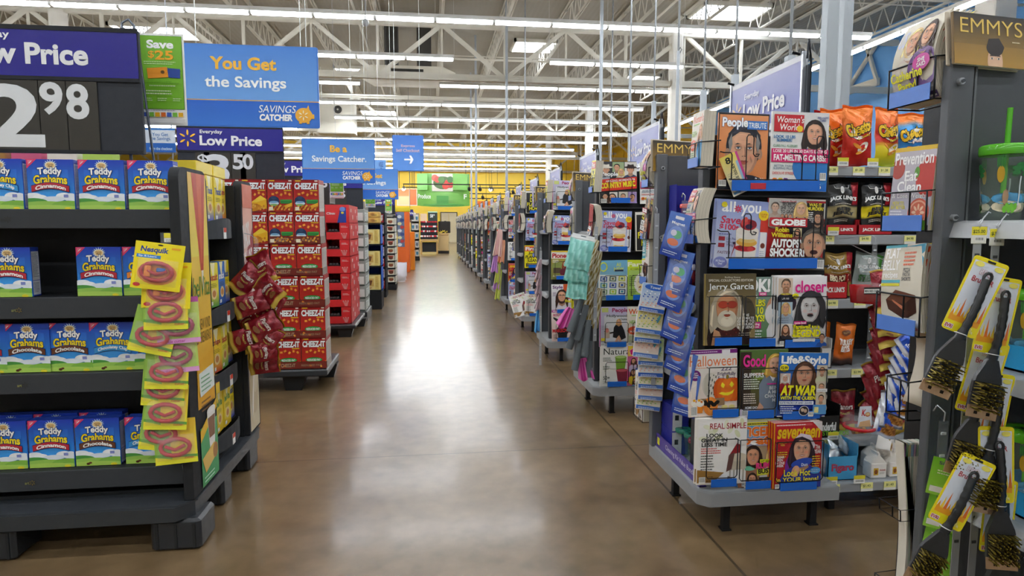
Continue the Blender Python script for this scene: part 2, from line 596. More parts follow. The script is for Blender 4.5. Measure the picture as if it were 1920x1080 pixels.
@cover('tabloid', 'newsprint tabloid with red banner and white headline on crime story', 'b01c22')
def _(a):
    a.r(0, 0, 200, 270, 'b21f24'); a.r(0, 196, 200, 74, 'c9c6c0')
    a.r(134, 166, 62, 98, '1c1410'); a.r(132, 256, 68, 8, 'a01c24')
    a.t('WAS IT\nMURDER?', 136, 228, 58, 28, 'f0dc3a', b=.03)
    a.face(176, 200, 40, hair='30201c', top='3a2a28', long=.6, skin='c99a7c'); a.lines(137, 218, 24, 6, 7, 'f0f0f0', 3)
    a.face(22, 236, 34, hair='5a4a40', top='b8a89a', long=0, skin='d8b8a0')
    a.t('SECRETS\nSHE TOOK\nTO GRAVE', 40, 214, 58, 42, '20242c', b=.02)
    a.r(38, 256, 62, 7, 'd8d0d0'); a.t('Lauren Bacall', 42, 256, 52, 7, 'b02030')
    a.face(112, 232, 46, hair='d9b070', top='1c1c24', long=.7, skin='e2b898')
    for k in range(3): a.face(46 + k * 13, 204, 13, long=k % 2, hair='4a3024')
    a.r(0, 163, 132, 33, 'c02030'); a.t('GLOBE', 6, 167, 120, 24, b=.06)
    a.t('Robin\nWilliams', 8, 122, 74, 38, 'f2e22e', b=.03)
    a.r(84, 124, 30, 34, 'd8cca0'); a.face(99, 144, 22, hair='3a2018', top='884444')
    a.t('AUTOPSY\nSHOCKER!', 5, 48, 122, 68, b=.05, out='5a0c10', ob=.03)
    a.r(10, 30, 100, 12, 'e87a1c'); a.lines(14, 34, 90, 1, 7, 'fff0c0', 5); a.lines(14, 22, 90, 2, 9, 'f0e0d0', 4)
    a.e(160, 6, 60, 48, '585650')
    a.face(158, 98, 108, skin='cf9f80', hair='57524c', long=0, smile=0, body=False)
    a.e(158, 68, 14, 8, '40181a'); a.barcode(170, 6, 26, 34)


@cover('guitarist', 'brown collector magazine with a bearded man in tinted glasses', '6e5f3c')
def _(a):
    a.gr(0, 0, 200, 270, '9a8454', '5c5136'); a.r(0, 0, 3, 270, 'b8a050'); a.e(40, 130, 42, 90, '9c8c66'); a.e(160, 110, 40, 70, '4a4230')
    a.e(96, 26, 84, 92, '2c1a16'); a.e(100, 60, 40, 60, '4a1c18')
    for k in range(14): a.e(76 + (k * 29) % 54, 20 + (k * 17) % 80, 3, 3, '8a2c24', n=6)
    a.face(88, 142, 122, skin='c98f66', hair='b9ad95', beard='d8cfba', long=.45, smile=0, body=False)
    a.e(72, 154, 20, 14, 'b8422c'); a.e(106, 154, 20, 14, 'a83a2a'); a.r(86, 156, 8, 3, '5a4a30')
    a.t('SPECIAL COLLECTORS EDITION', 14, 241, 172, 9, 'e8e0cc'); a.t('Rolling Stone', 76, 252, 60, 8, 'd8d0bc')
    a.t('Jerry Garcia', 14, 204, 176, 30, b=.01)
    a.t('THE\nULTIMATE\nGUIDE TO\nHIS MUSIC\n& LEGEND', 128, 62, 66, 56, b=.01); a.lines(134, 44, 56, 2, 8, 'e8e0d0')
    a.poly([(28, 0), (38, 62), (58, 52), (66, 34), (50, 0)], 'c8946c')


@cover('gossip', 'gossip magazine with yellow headline and a blonde woman in white', '4c7a34')
def _(a):
    a.gr(0, 0, 200, 270, '50803a', '8fa6a0'); a.r(110, 0, 90, 270, 'b8b0a4')
    a.poly([(96, 0), (92, 60), (112, 110), (108, 160), (150, 172), (178, 150), (172, 60), (176, 0)], 'e9e8ea')
    a.e(100, 150, 12, 38, 'd8a080', rot=-12)
    a.face(142, 216, 62, hair='c89a58', skin='e2b08e', long=1, top='e9e8ea')
    a.t('OK!', 8, 210, 92, 54, b=.05, out='3a6a4a', ob=.02); a.e(26, 238, 12, 15, '4c6a62')
    a.r(56, 196, 30, 14, 'e0208c'); a.t('WOW!', 59, 198, 24, 9)
    a.t('Jen', 10, 182, 40, 22); a.t('10 LBS\nIN 10\nDAYS!', 6, 94, 76, 88, 'f4ee2a', b=.035)
    a.r(4, 66, 64, 26, 'd8288c'); a.t('by Wedding\nShowdown', 8, 69, 54, 20)
    a.lines(8, 54, 66, 4, 12, 'f4f4f4', 5); a.barcode(10, 4, 22, 12)


@cover('starlet', 'white celebrity magazine with a black-and-white film star portrait', 'f4f3f2')
def _(a):
    a.r(0, 0, 200, 270, 'f4f3f4')
    a.r(3, 196, 58, 68, 'dcc8b4'); a.face(34, 236, 46, hair='5a4a3a', top='2c1c30', long=0, skin='d8a888', beard='a87858')
    a.r(3, 174, 58, 24, '14182c'); a.t('Robin Williams', 14, 200, 40, 7, 'e8e020'); a.t('Oh no', 16, 182, 30, 10)
    a.r(3, 118, 58, 54, 'b8d0e0'); a.face(34, 150, 36, hair='d8b070', top='a8b8c8', long=.3)
    a.lines(6, 110, 52, 3, 8, '405070'); a.r(3, 36, 58, 52, 'e8e0d8'); a.face(34, 68, 30, hair='5a3420', top='302c34', long=1); a.lines(6, 28, 52, 3, 7, '303848')
    a.t('closer', 68, 208, 126, 46, 'e3188c', b=.02)
    a.e(142, 24, 60, 50, 'd6d6d6'); a.poly([(120, 70), (146, 8), (176, 74)], 'bcbcbc')
    a.face(130, 150, 110, skin='d2d2d2', hair='26262a', top='dddddd', long=.35, smile=0, eyes='222222', body=False)
    a.poly([(86, 190), (122, 214), (168, 206), (190, 170), (196, 120), (180, 86), (168, 110), (170, 150), (150, 190), (110, 196)], '3a3a3e')
    a.e(130, 120, 13, 5, '2a2428')
    a.e(68, 196, 13, 10, 'f2ea1a'); a.t('NEW', 60, 192, 16, 7, '202020')
    a.r(64, 86, 52, 12, 'e2188c'); a.t('Lauren Bacall', 67, 88, 46, 8)
    a.t('Farewell to a', 64, 68, 106, 17, 'f2ea1a', b=.03, out='5c5c20', ob=.01); a.t('LEGEND', 62, 36, 112, 30, 'f2ea1a', b=.05, out='6a6a28', ob=.01)
    a.r(62, 18, 90, 12, 'f0f0f0'); a.lines(64, 24, 86, 2, 6, '505050'); a.barcode(8, 2, 18, 20)
    a.face(180, 34, 26, hair='241c18', long=0, skin='c89878')


@cover('pumpkin', 'holiday decorating magazine with a carved orange pumpkin', 'f0e8dc')
def _(a):
    a.gr(0, 0, 200, 270, 'f2ded0', 'eeece8')
    a.r(0, 254, 200, 16, '7a2480'); a.lines(6, 260, 120, 1, 6, 'e8d0ea', 3); a.r(136, 248, 34, 20, 'ece8ec')
    a.t('Halloween', 3, 204, 194, 42, 'ee7f45', b=.0); a.lines(20, 196, 150, 1, 6, 'f0a880', 3)
    a.t('222', 132, 184, 44, 14, '4a2470', b=.01); a.t('Frightfully\nFun Ideas', 118, 146, 76, 32, '5a4a6a')
    a.e(26, 168, 22, 22, '7a2480'); a.t('Quick\n& Clever\nPumpkins', 12, 156, 28, 26)
    a.e(88, 126, 34, 50, 'd8d2c6'); a.e(78, 126, 16, 50, 'c8c2b4'); a.e(98, 126, 18, 50, 'e4ded2')
    for k in range(26): a.e(78 + (k * 37) % 34, 84 + (k * 53) % 84, 2.4, 2.8, '201c1c', n=6)
    for i, (dx, c) in enumerate(((-40, 'd4571c'), (40, 'd4571c'), (-22, 'e2681e'), (22, 'e2681e'), (0, 'ee7a26'))): a.e(158 + dx * .8, 106, 26, 48, c)
    a.e(158, 158, 5, 10, '8a7a30'); a.poly([(130, 122), (136, 138), (148, 126), (142, 112)], 'f6e030'); a.poly([(166, 126), (176, 140), (186, 126), (176, 114)], 'f6e030')
    a.poly([(122, 92), (140, 84), (160, 82), (180, 90), (188, 108), (170, 96), (150, 94), (134, 98)], 'f6e030')
    a.r(46, 44, 100, 30, '9a7a58'); a.e(88, 42, 30, 38, 'ec8a34'); a.e(88, 42, 12, 38, 'f29a44')
    for k in range(5): a.e(66 + k * 12, 56 - (k % 2) * 8, 8, 12, '1c1614', rot=k * 30)
    for x, c in ((24, 'f2c050'), (44, 'f4f0e0')):
        a.poly([(x - 14, 46), (x + 14, 46), (x + 10, 16), (x - 10, 16)], 'e88a2c'); a.e(x, 56, 17, 15, 'f6f0e4'); a.e(x - 4, 68, 6, 5, 'f0b020'); a.e(x + 6, 62, 5, 5, 'e07818')
    for x in (146, 176): a.poly([(x - 11, 30), (x + 11, 30), (x + 8, 10), (x - 8, 10)], 'e6c8a0'); a.e(x, 36, 13, 9, 'f0e090')
    a.barcode(6, 4, 26, 40)


@cover('home', 'homemaking magazine with pink title and woman in grey shirt', '4c6c34')
def _(a):
    a.gr(0, 0, 200, 270, '5c3c24', '567838'); a.r(0, 0, 46, 262, '3a2c20')
    for k in range(5): a.r(60 + (k * 31) % 110, 150 + (k * 23) % 90, 26, 16, '86a040')
    a.r(60, 170, 140, 8, 'c88030')
    a.poly([(96, 0), (82, 60), (80, 130), (108, 172), (190, 172), (200, 160), (200, 0)], '7c8a9c'); a.poly([(120, 172), (138, 142), (158, 172)], 'f4f4f6')
    a.face(146, 210, 74, hair='d8a850', skin='eab898', long=.3, body=False, tilt=0)
    a.t('Good', 10, 202, 94, 50, 'f0389c', b=.03); a.lines(12, 194, 84, 1, 6, 'f0389c', 4)
    a.t('SUPPERS', 14, 160, 84, 18, b=.03); a.lines(14, 150, 70, 5, 9, 'e8f0e0', 4)
    a.t('BEING\nA MOM\nCHANGED\nME', 104, 60, 84, 64, 'f4f4f4'); a.r(112, 130, 60, 5, 'e0389c')
    a.lines(14, 92, 60, 5, 9, 'f0e4d8', 4); a.t('HOME GADGETS', 22, 34, 74, 10); a.lines(22, 26, 66, 3, 8, 'e8e0d0', 4)
    a.poly([(82, 60), (62, 8), (80, 2), (100, 40)], 'e0ac8c'); a.r(0, 0, 40, 34, 'd8cce0'); a.barcode(8, 4, 26, 26)


@cover('royal', 'blue celebrity magazine with long-haired woman and yellow war headline', '2a6cc4')
def _(a):
    a.gr(0, 0, 200, 270, '2a4c9c', '2c78d0'); a.r(0, 100, 46, 80, '302428'); a.r(0, 0, 200, 4, 'e8e8f0')
    a.t('Life&Style', 6, 214, 186, 44, b=.04)
    a.e(104, 30, 84, 96, '2444b8')
    a.face(104, 178, 96, hair='4e3122', skin='d7a384', long=1.35, top='2444b8', smile=0)
    a.e(18, 206, 19, 16, 'f2e21e'); a.t('$2.99', 4, 199, 28, 14, '202020', b=.03)
    a.r(2, 134, 44, 50, 'd8c0b8'); a.face(24, 164, 30, hair='e0dcd8', top='a82430', long=.1, skin='e4b8a0')
    for y, hc, tp in ((196, '6a4428', 'd8d8b8'), (128, '8c6a48', 'e0d8c8'), (80, '2c201c', 'ecc8a8')):
        a.r(152, y - 26, 44, 50, 'd8ccb8'); a.face(174, y, 28, hair=hc, top=tp, long=0)
    a.r(152, 108, 44, 14, 'f0f0f0'); a.lines(155, 112, 36, 1, 5, '303030')
    a.t('AT WAR', 2, 92, 146, 44, 'f6ee1c', it=.12, b=.05, out='1c2c5c', ob=.02); a.t('WITH THE QUEEN', 2, 72, 146, 18, 'f6ee1c', it=.1, b=.04, out='1c2c5c', ob=.02)
    a.r(0, 54, 142, 15, 'e8ecf4'); a.t('KATE PACKS UP AND LEAVES!', 3, 57, 134, 9, '2454a4')
    a.lines(6, 44, 64, 4, 9, 'd8e4f8', 4); a.e(104, 28, 21, 21, 'e8e8e8'); a.e(104, 28, 19, 19, '1c2030'); a.e(98, 32, 7, 8, 'd0b8a0'); a.e(110, 28, 7, 8, 'c8a890')
    a.r(140, 14, 56, 40, '60a4dc'); a.r(146, 20, 18, 24, 'f0e8a0'); a.barcode(122, 4, 22, 20)


@cover('simple', 'white lifestyle magazine with coat-draped chair and red title', 'f2efe8')
def _(a):
    a.r(0, 0, 200, 270, 'f4f2ee')
    for k in range(9): a.e(20 + (k * 47) % 170, 190 + (k * 29) % 70, 18, 9, 'dfe2bc' if k % 2 else 'e8ead0', rot=k * 40)
    a.t('REAL SIMPLE', 48, 228, 148, 24, 'b02038', b=.01)
    a.t('LOOK\nGREAT IN\nLESS TIME', 14, 156, 106, 54, '1c1c1c', b=.03); a.lines(14, 146, 84, 3, 9, 'd8605c', 4)
    a.lines(14, 116, 60, 7, 11, '3c3c3c', 4)
    a.poly([(0, 62), (110, 48), (64, 6), (0, 6)], 'a47a3c'); a.r(0, 0, 60, 8, 'e8e0d4'); a.lines(6, 30, 60, 3, 8, '4a3018', 3)
    for x in (132, 148, 186): a.r(x, 6, 5, 92, 'b0a898')
    a.poly([(126, 96), (196, 104), (200, 60), (128, 56)], 'cfc4b0'); a.e(164, 110, 40, 18, 'ded2bc')
    a.poly([(130, 120), (160, 168), (176, 160), (172, 128)], 'a02830'); a.poly([(118, 50), (128, 120), (152, 130), (140, 60)], '6a4844')
    a.poly([(120, 6), (126, 34), (162, 10), (150, 6)], '7a6048'); a.barcode(8, 6, 26, 26)


@cover('teenbeat', 'orange and blue teen magazine with several young faces', '3c9cd0')
def _(a):
    a.gr(0, 0, 200, 270, 'f07828', '48a8d8'); a.r(0, 0, 16, 270, 'd8ccb0'); a.r(0, 256, 200, 14, 'f0e030'); a.lines(12, 260, 170, 1, 6, '404020', 5)
    a.r(0, 110, 200, 60, 'b8a080'); a.r(0, 0, 200, 76, 'f08030')
    a.t('TiGER', 12, 210, 136, 42, 'f07c2c', b=.05, out='ffffff', ob=.02); a.t('beat', 20, 176, 112, 38, 'f07c2c', b=.05, out='ffffff', ob=.02)
    a.face(172, 226, 42, hair='1c1614', top='202024', long=0, skin='d8a078')
    a.face(62, 130, 76, hair='2c1812', top='c08868', long=1, skin='dca07c'); a.face(152, 132, 66, hair='d8b070', top='e8e8e8', long=.25, skin='e6b898')
    a.r(90, 100, 50, 16, 'd8e020'); a.t('GET REAL', 94, 103, 42, 9, '304020')
    a.t('RUMOR', 74, 76, 108, 26, 'e8308c', b=.05, out='f8d840', ob=.01, rot=3); a.r(78, 52, 114, 26, 'd8d840', rot=4); a.t('BUSTERS', 84, 55, 100, 20, '202020', b=.04, rot=4)
    a.face(58, 36, 44, hair='2c1c14', top='e8e8f0', long=.2, skin='dca07c'); a.r(86, 8, 48, 34, '302824'); a.r(138, 8, 54, 36, '5a3c30')
    for x in (102, 120, 152, 172): a.face(x, 28, 15, long=x % 2, hair='3a2418')
    a.e(40, 82, 22, 7, '70c0a0'); a.barcode(18, 4, 20, 18)


@cover('teen', 'red teen magazine with a purple-haired woman in headband', 'c41c2c')
def _(a):
    a.gr(0, 0, 200, 270, 'b81c28', 'c8202c'); a.r(0, 0, 5, 270, 'e8a020')
    a.r(8, 256, 150, 8, 'd85058'); a.lines(12, 258, 130, 1, 5, 'f4e0e0', 4)
    a.t('seventeen', 14, 204, 176, 50, 'f4c81e', b=.03, it=.1); a.poly([(160, 270), (200, 270), (200, 228)], 'e8e0e0')
    a.e(118, 20, 66, 70, '2c3ca0'); a.poly([(66, 140), (84, 60), (70, 20), (44, 40), (52, 110)], '7c2c9c'); a.poly([(156, 150), (176, 80), (150, 30), (120, 20), (140, 90)], '8c309c')
    a.face(118, 158, 100, hair='2a1826', skin='eab494', top='2c3ca0', long=.35)
    a.poly([(86, 206), (110, 226), (150, 216), (172, 176), (166, 160), (150, 196), (116, 212)], 'ecdce8'); a.e(118, 104, 46, 18, '2c50b8', rot=12); a.e(92, 70, 16, 24, 'e6ac8c', rot=-14)
    a.t('Duct', 116, 90, 26, 12)
    a.e(36, 180, 30, 28, 'd43a44'); a.e(36, 180, 27, 25, 'c01c2c'); a.t('SAVE TO\nWIN', 20, 176, 32, 18, 'f4d040'); a.lines(14, 148, 50, 3, 9, 'f4c83c', 4)
    a.t('CLEAR\nSKIN\nIN ONE\nWEEK', 8, 90, 38, 46); a.t('This\nYEAR', 168, 140, 28, 36, b=.02); a.lines(160, 126, 36, 6, 10, 'f4c83c', 4)
    a.e(174, 70, 22, 14, '4c98d8'); a.lines(158, 72, 32, 2, 7, 'f0f8ff')
    a.t('Look Hot', 44, 50, 110, 28, 'f8e83c', b=.02); a.t('In YOUR Jeans!', 12, 22, 176, 24, 'f8e83c', b=.02); a.barcode(8, 2, 18, 18)


@cover('country', 'country music magazine with cowboy hats and red banner', 'e4ded4')
def _(a):
    a.r(0, 0, 200, 270, '2c2a2c')
    a.r(0, 174, 66, 92, '38383c'); a.face(34, 218, 48, hair='6a4a30', top='b8c0cc', long=0, hat='e8e0d0')
    a.r(68, 174, 64, 92, '9cb084'); a.face(92, 232, 40, hair='241c18', top='202830', long=0); a.face(116, 204, 34, hair='e0c070', top='d8c8b0', long=1)
    a.r(134, 174, 66, 92, 'e4e0d8'); a.face(166, 218, 48, hair='3a2418', top='304060', long=0, hat='2c1814')
    a.t('People', 6, 168, 92, 34, b=.03)
    a.poly([(0, 76), (0, 152), (200, 172), (200, 96)], 'e0301c')
    a.t('AMAZING MOMENTS IN', 30, 134, 160, 14, rot=5.5); a.t('COUNTRY MUSIC', 6, 92, 188, 38, 'f8e420', b=.05, out='8a1408', ob=.01, rot=5.5)
    a.face(28, 44, 36, hair='1c1614', top='1c1c20', long=0); a.r(48, 0, 46, 72, 'e0dcd4'); a.face(66, 38, 44, hair='4a2c1c', top='e0c8b0', long=1.1)
    a.r(100, 0, 50, 74, 'd0c8b8'); a.face(124, 44, 34, hair='3a2c20', top='d0d0d8', long=0); a.r(152, 0, 46, 74, 'a890c0'); a.face(174, 40, 34, hair='2c2018', top='a890c8', long=0)
    a.barcode(2, 2, 32, 26)


@cover('quilt', 'house magazine with patterned patchwork pillow on the cover', '8cc0dc')
def _(a):
    a.gr(0, 0, 200, 270, '9ab0a0', '70b4d8'); a.e(36, 226, 28, 32, 'd8e04a'); a.e(36, 226, 20, 24, '70b4d8')
    a.t('All\nNEW', 108, 196, 66, 56, 'd8dc50'); a.r(112, 194, 60, 12, '28344a')
    a.r(0, 30, 200, 140, 'e6ebe6', rot=-3)
    cs = ['2c50a0', '406050', 'c8cc40', '4c98b0', '3858b0', '8a7a50', '6c8c60', '88c040', '243c70']
    for i in range(3):
        for j in range(3):
            x, y = 14 + i * 62, 128 - j * 44
            a.r(x, y, 46, 34, cs[i + 3 * j], rot=-4); a.r(x + 8, y + 6, 30, 22, 'e8ecd8', rot=-4); a.r(x + 14, y + 10, 18, 14, cs[(i + 3 * j + 4) % 9], rot=-4)
    a.lines(14, 24, 70, 2, 9, '3c5060', 3)


@cover('pasta', 'bright green family magazine with a pasta bowl on cover', 'c4d62e')
def _(a):
    a.gr(0, 0, 200, 270, '9cc848', 'cede30'); a.t('Family', 12, 216, 176, 40, 'f4f8d8', b=.03); a.r(20, 40, 160, 160, 'b4d46c'); a.t('CIRCLE', 30, 202, 130, 12, '6c7c30')
    a.e(130, 112, 74, 78, 'f0ece0'); a.e(130, 112, 56, 60, 'e8dcb8')
    for k in range(40): a.e(96 + (k * 31) % 68, 66 + (k * 47) % 92, 11, 3.4, ('e8c050', 'd88030', 'a84028', 'f0dc90', '6c8c30')[k % 5], rot=k * 67, n=8)
    a.lines(24, 160, 46, 6, 13, '4c6c28', 4); a.lines(24, 66, 56, 3, 11, '4c6c28', 4)


@cover('editor', 'celebrity magazine with lilac border and seated woman in black', 'cfc6d8')
def _(a):
    a.gr(0, 0, 200, 270, 'b8bcc4', 'c8c0dc'); a.r(0, 0, 6, 270, 'c03c8c'); a.r(30, 40, 164, 170, 'dcdde0')
    a.t('People', 84, 226, 110, 36, 'a81c5c', b=.03); a.r(14, 234, 44, 30, 'c8d078')
    a.t('Hollywood', 46, 196, 140, 22, '1c1c20', it=.1, b=.02); a.t('at home', 130, 178, 56, 16, '1c1c20', b=.02)
    a.poly([(90, 64), (96, 130), (116, 160), (144, 158), (168, 110), (180, 60), (150, 44), (118, 56)], '17171c')
    a.face(130, 168, 34, hair='c89858', top='17171c', long=.2); a.e(118, 46, 8, 34, 'dca888', rot=-28); a.e(140, 40, 8, 32, 'dca888', rot=14); a.e(84, 96, 26, 5, '17171c', rot=12)
    a.r(34, 60, 34, 48, 'c8b49c'); a.e(50, 112, 12, 16, 'd88878'); a.r(10, 40, 30, 20, 'e8d840'); a.lines(12, 140, 50, 3, 10, '505060'); a.barcode(8, 4, 26, 24)


@cover('health', "women's magazine with orange title and a blue-clad woman", 'e8e0cc')
def _(a):
    a.gr(0, 0, 200, 270, 'e8dcc4', 'eae4d6'); a.t("Woman's", 8, 218, 184, 38, 'e8642c', b=.02); a.lines(30, 206, 120, 1, 8, '8cc040', 6)
    a.e(160, 70, 42, 86, '3c9cd4', rot=8); a.face(162, 172, 60, hair='c09058', top='3c9cd4', long=.8, skin='e4b490'); a.e(120, 120, 10, 50, 'e0ac88', rot=-20)
    a.t('HEALTH', 16, 152, 84, 26, '9cc860', b=.02); a.e(50, 108, 48, 28, 'e8582c'); a.t('75\nSHORTCUTS', 18, 94, 62, 30); a.lines(12, 66, 84, 5, 10, '4c8c40', 4); a.barcode(8, 4, 26, 22)


@cover('smoothie', 'white health magazine with green and red smoothie cups', 'f2f3ee')
def _(a):
    a.gr(0, 0, 200, 270, 'e2e4de', 'f6f6f2'); a.t('Natural', 24, 214, 190, 42, '1c2420', b=.0, it=0)
    a.e(140, 196, 40, 12, '9cc060'); a.poly([(102, 196), (180, 196), (166, 100), (112, 100)], '7ca83c'); a.e(140, 197, 36, 9, 'b4d47c')
    a.e(150, 104, 42, 14, 'a83848'); a.poly([(110, 104), (192, 104), (180, 14), (124, 14)], '8c2c40'); a.e(150, 106, 38, 10, 'c85c68'); a.e(152, 16, 28, 6, '6c1c30')
    a.lines(20, 190, 62, 3, 10, '303830', 4); a.lines(20, 132, 50, 3, 9, '405040', 4); a.t('50+', 22, 44, 44, 26, '303830'); a.lines(20, 34, 66, 3, 8, '606860')


@cover('pink', 'pink teen magazine crowded with small faces', 'e4489c')
def _(a):
    a.gr(0, 0, 200, 270, 'd83c94', 'f4d83c'); a.r(0, 0, 200, 200, 'd8689c'); a.t('twist', 10, 208, 180, 46, 'e4187c', b=.06, out='ffffff', ob=.02)
    for x, y, hc, tp in ((40, 168, '3a2418', 'd0c0e0'), (82, 150, '241814', '4060b0'), (120, 168, 'c89050', 'e0e0e0'), (36, 92, '2c1c18', 'e0c030'), (78, 84, '4a2c1c', '40a0c0'), (50, 34, '2c201c', '4098d0')): a.face(x, y, 36, hair=hc, top=tp, long=.5)
    a.face(158, 150, 78, hair='b8763c', top='c84848', long=1.2); a.r(104, 70, 88, 44, 'f07888'); a.t('BEST\nCRUSH', 110, 74, 74, 36); a.r(96, 14, 96, 40, '50b8d8'); a.lines(104, 42, 76, 3, 10, 'f4f4a0', 5)


@cover('ranch', 'country living magazine with red title and a woman outdoors', '7c8440')
def _(a):
    a.gr(0, 0, 200, 270, '788040', 'c0a848'); a.r(0, 196, 200, 74, 'ece6da'); a.r(0, 256, 200, 14, 'd8b428'); a.t('Pioneer', 8, 202, 184, 44, 'c01c28', b=.04)
    a.e(60, 120, 54, 44, '8c9850'); a.e(150, 60, 60, 40, '606a30'); a.r(20, 60, 70, 50, '5a4c38'); a.face(130, 146, 52, hair='8c3c20', top='6c2434', long=.8); a.e(136, 76, 24, 40, '6c2434'); a.lines(12, 180, 60, 3, 10, 'f0ecd8', 5); a.lines(16, 34, 120, 2, 10, 'f0e8c0', 5)


@cover('style', 'white style magazine with purple title and dark-haired woman', 'e6e2e4')
def _(a):
    a.gr(0, 0, 200, 270, 'd8d4d8', 'f0eef0'); a.r(110, 130, 90, 140, 'd85a2c'); a.t('Style', 10, 220, 94, 38, '782880', b=.03)
    a.face(96, 160, 104, hair='3a2018', top='e0d8dc', long=1.2, skin='dba583'); a.t('Fresh', 124, 96, 70, 30, 'f0e030', b=.03, it=.15); a.r(0, 6, 200, 24, 'b83c94'); a.t('WOMEN WHO WIN', 8, 10, 180, 15, b=.02); a.lines(12, 190, 36, 4, 10, '702878', 4)


@cover('makeover', 'pale pink magazine with dancer in black arms raised', 'e6cfc6')
def _(a):
    a.gr(0, 0, 200, 270, 'e0c4bc', 'ecdcd4'); a.e(100, 70, 44, 84, '18181c'); a.e(54, 196, 12, 50, '18181c', rot=52); a.e(146, 196, 12, 50, '18181c', rot=-52)
    a.face(100, 190, 60, hair='241814', top='18181c', long=.2, skin='d8a484'); a.t('MAKEOVER', 6, 84, 186, 34, 'd0202c', b=.04); a.lines(14, 60, 90, 4, 12, '40302c', 4); a.t('BODY', 16, 238, 74, 22, 'd0487c')


@cover('soap', 'yellow soap digest with black headline letters', 'f0e020')
def _(a):
    a.r(0, 0, 200, 270, 'f4e61c'); a.r(0, 200, 200, 60, 'e05a2c'); a.t('First', 10, 208, 140, 44, 'f4f4f4', b=.04); a.t('Fresh\nPLAN TO\nLEAN', 10, 70, 180, 124, '1c1c18', b=.03); a.r(16, 12, 168, 44, '1c1c1c'); a.lines(26, 42, 140, 3, 12, 'f0e8a0', 5)


@cover('yellowtext', 'black magazine with stacked yellow lettering', '1c1c1a')
def _(a):
    a.r(0, 0, 200, 270, '20201e'); a.r(6, 6, 188, 258, 'e8e4d8'); a.r(14, 10, 172, 236, '24221e'); a.t('PRO\nDIET\nPLANET\nHOW', 22, 40, 156, 190, 'f0e624', b=.03)


@cover('prevention', 'health digest with sliced tomatoes on the cover', 'b8a8b0')
def _(a):
    a.gr(0, 0, 200, 270, 'b4b4c8', 'c8c0c8'); a.r(0, 256, 200, 14, 'e8c028'); a.e(176, 170, 60, 66, 'c83c34'); a.e(24, 200, 34, 34, 'b8483c'); a.e(120, 186, 12, 18, '5c9a2c')
    a.t('Prevention', 6, 212, 184, 40, b=.02); a.t('Eat', 62, 158, 62, 34, b=.02); a.t('Clean', 30, 122, 116, 36, b=.02); a.t('& Lose Weight', 8, 98, 172, 20, b=.01)
    a.t('HOW TO\nEAT BETTER', 8, 66, 72, 26, 'e8dc30'); a.lines(8, 56, 70, 3, 10, 'f0f0f4', 4); a.lines(8, 24, 60, 2, 8, 'e8dc60', 4)
    a.e(146, 56, 50, 46, 'd85c44'); a.e(146, 56, 44, 40, 'ecb094'); a.e(146, 56, 38, 34, 'd86c50')
    for k in range(8): a.e(146 + 20 * math.cos(k * PI / 4), 56 + 18 * math.sin(k * PI / 4), 11, 5, 'f2c8a8', rot=k * 45, n=8)
    a.r(60, 0, 140, 16, '3c3c40'); a.e(174, 14, 18, 18, '7cb83c'); a.barcode(118, 2, 40, 26)


@cover('brownie', 'recipe digest with a chocolate brownie on the cover', 'eee8de')
def _(a):
    a.r(0, 0, 200, 270, 'f0ebe4'); a.poly([(0, 150), (0, 270), (110, 270), (96, 150)], '4aa8b8'); a.poly([(100, 262), (180, 262), (200, 200), (200, 270)], '2c90b0')
    a.t('FLAT\nBELLY', 4, 190, 84, 70, b=.02); a.t('recipes', 8, 160, 76, 24, b=.02); a.lines(106, 240, 56, 4, 12, 'e07858', 6); a.t('PIZZA\nPASTA\nSHORTS', 104, 156, 44, 40, '606060')
    a.r(0, 140, 96, 8, 'e8e040'); a.poly([(28, 96), (78, 128), (176, 112), (180, 60), (120, 36), (40, 66)], '4a2416'); a.poly([(28, 96), (78, 128), (176, 112), (122, 84)], '6c3a24'); a.poly([(122, 84), (176, 112), (180, 60), (120, 36)], '3a1a10'); a.poly([(60, 98), (118, 76), (124, 60), (66, 90)], 'c87858')
    a.e(100, 26, 96, 16, 'e4e6ea'); a.t('Taste', 140, 4, 40, 12, 'c03030')


@cover('duo', 'party magazine with two long-haired women and yellow headline', 'c8b8c8')
def _(a):
    a.gr(0, 0, 200, 270, '8c78b0', 'b8b8d8'); a.t('US', 6, 190, 34, 56, 'c8d0e8'); a.face(80, 200, 76, hair='d8b878', top='d8ccc0', long=1.5); a.face(150, 208, 72, hair='3c2820', top='7c5c98', long=1.3)
    a.e(150, 116, 40, 26, 'd040a0'); a.t('SHE\nSAID', 130, 102, 40, 28); a.t('Catherine\nParty!', 4, 30, 150, 76, 'f4ee28', b=.03, out='404058', ob=.01); a.r(0, 0, 200, 20, '5c4c80'); a.barcode(160, 4, 34, 30)


@cover('emmys', 'black and gold awards special with a dark-haired man peeking', '7a5c20')
def _(a):
    a.gr(0, 0, 300, 150, 'b48a34', '6a4c1c'); a.gr(0, 60, 300, 90, '8a6a28', '181410')
    a.e(170, 14, 32, 46, 'e2b896'); a.e(170, 54, 36, 24, '281c16'); a.poly([(134, 54), (144, 80), (188, 84), (210, 58), (200, 40), (184, 54), (154, 48)], '281c16')
    for sg in (-1, 1): a.r(170 + sg * 14 - 8, 30, 16, 2.6, '2c1c14'); a.e(170 + sg * 14, 23, 6, 3, 'f0ece8'); a.e(170 + sg * 14, 23, 3, 3, '403028')
    a.t('EMMYS', 26, 92, 262, 44, 'e8c45c', b=-.005); a.lines(244, 74, 44, 1, 6, 'e8dcb0', 3)


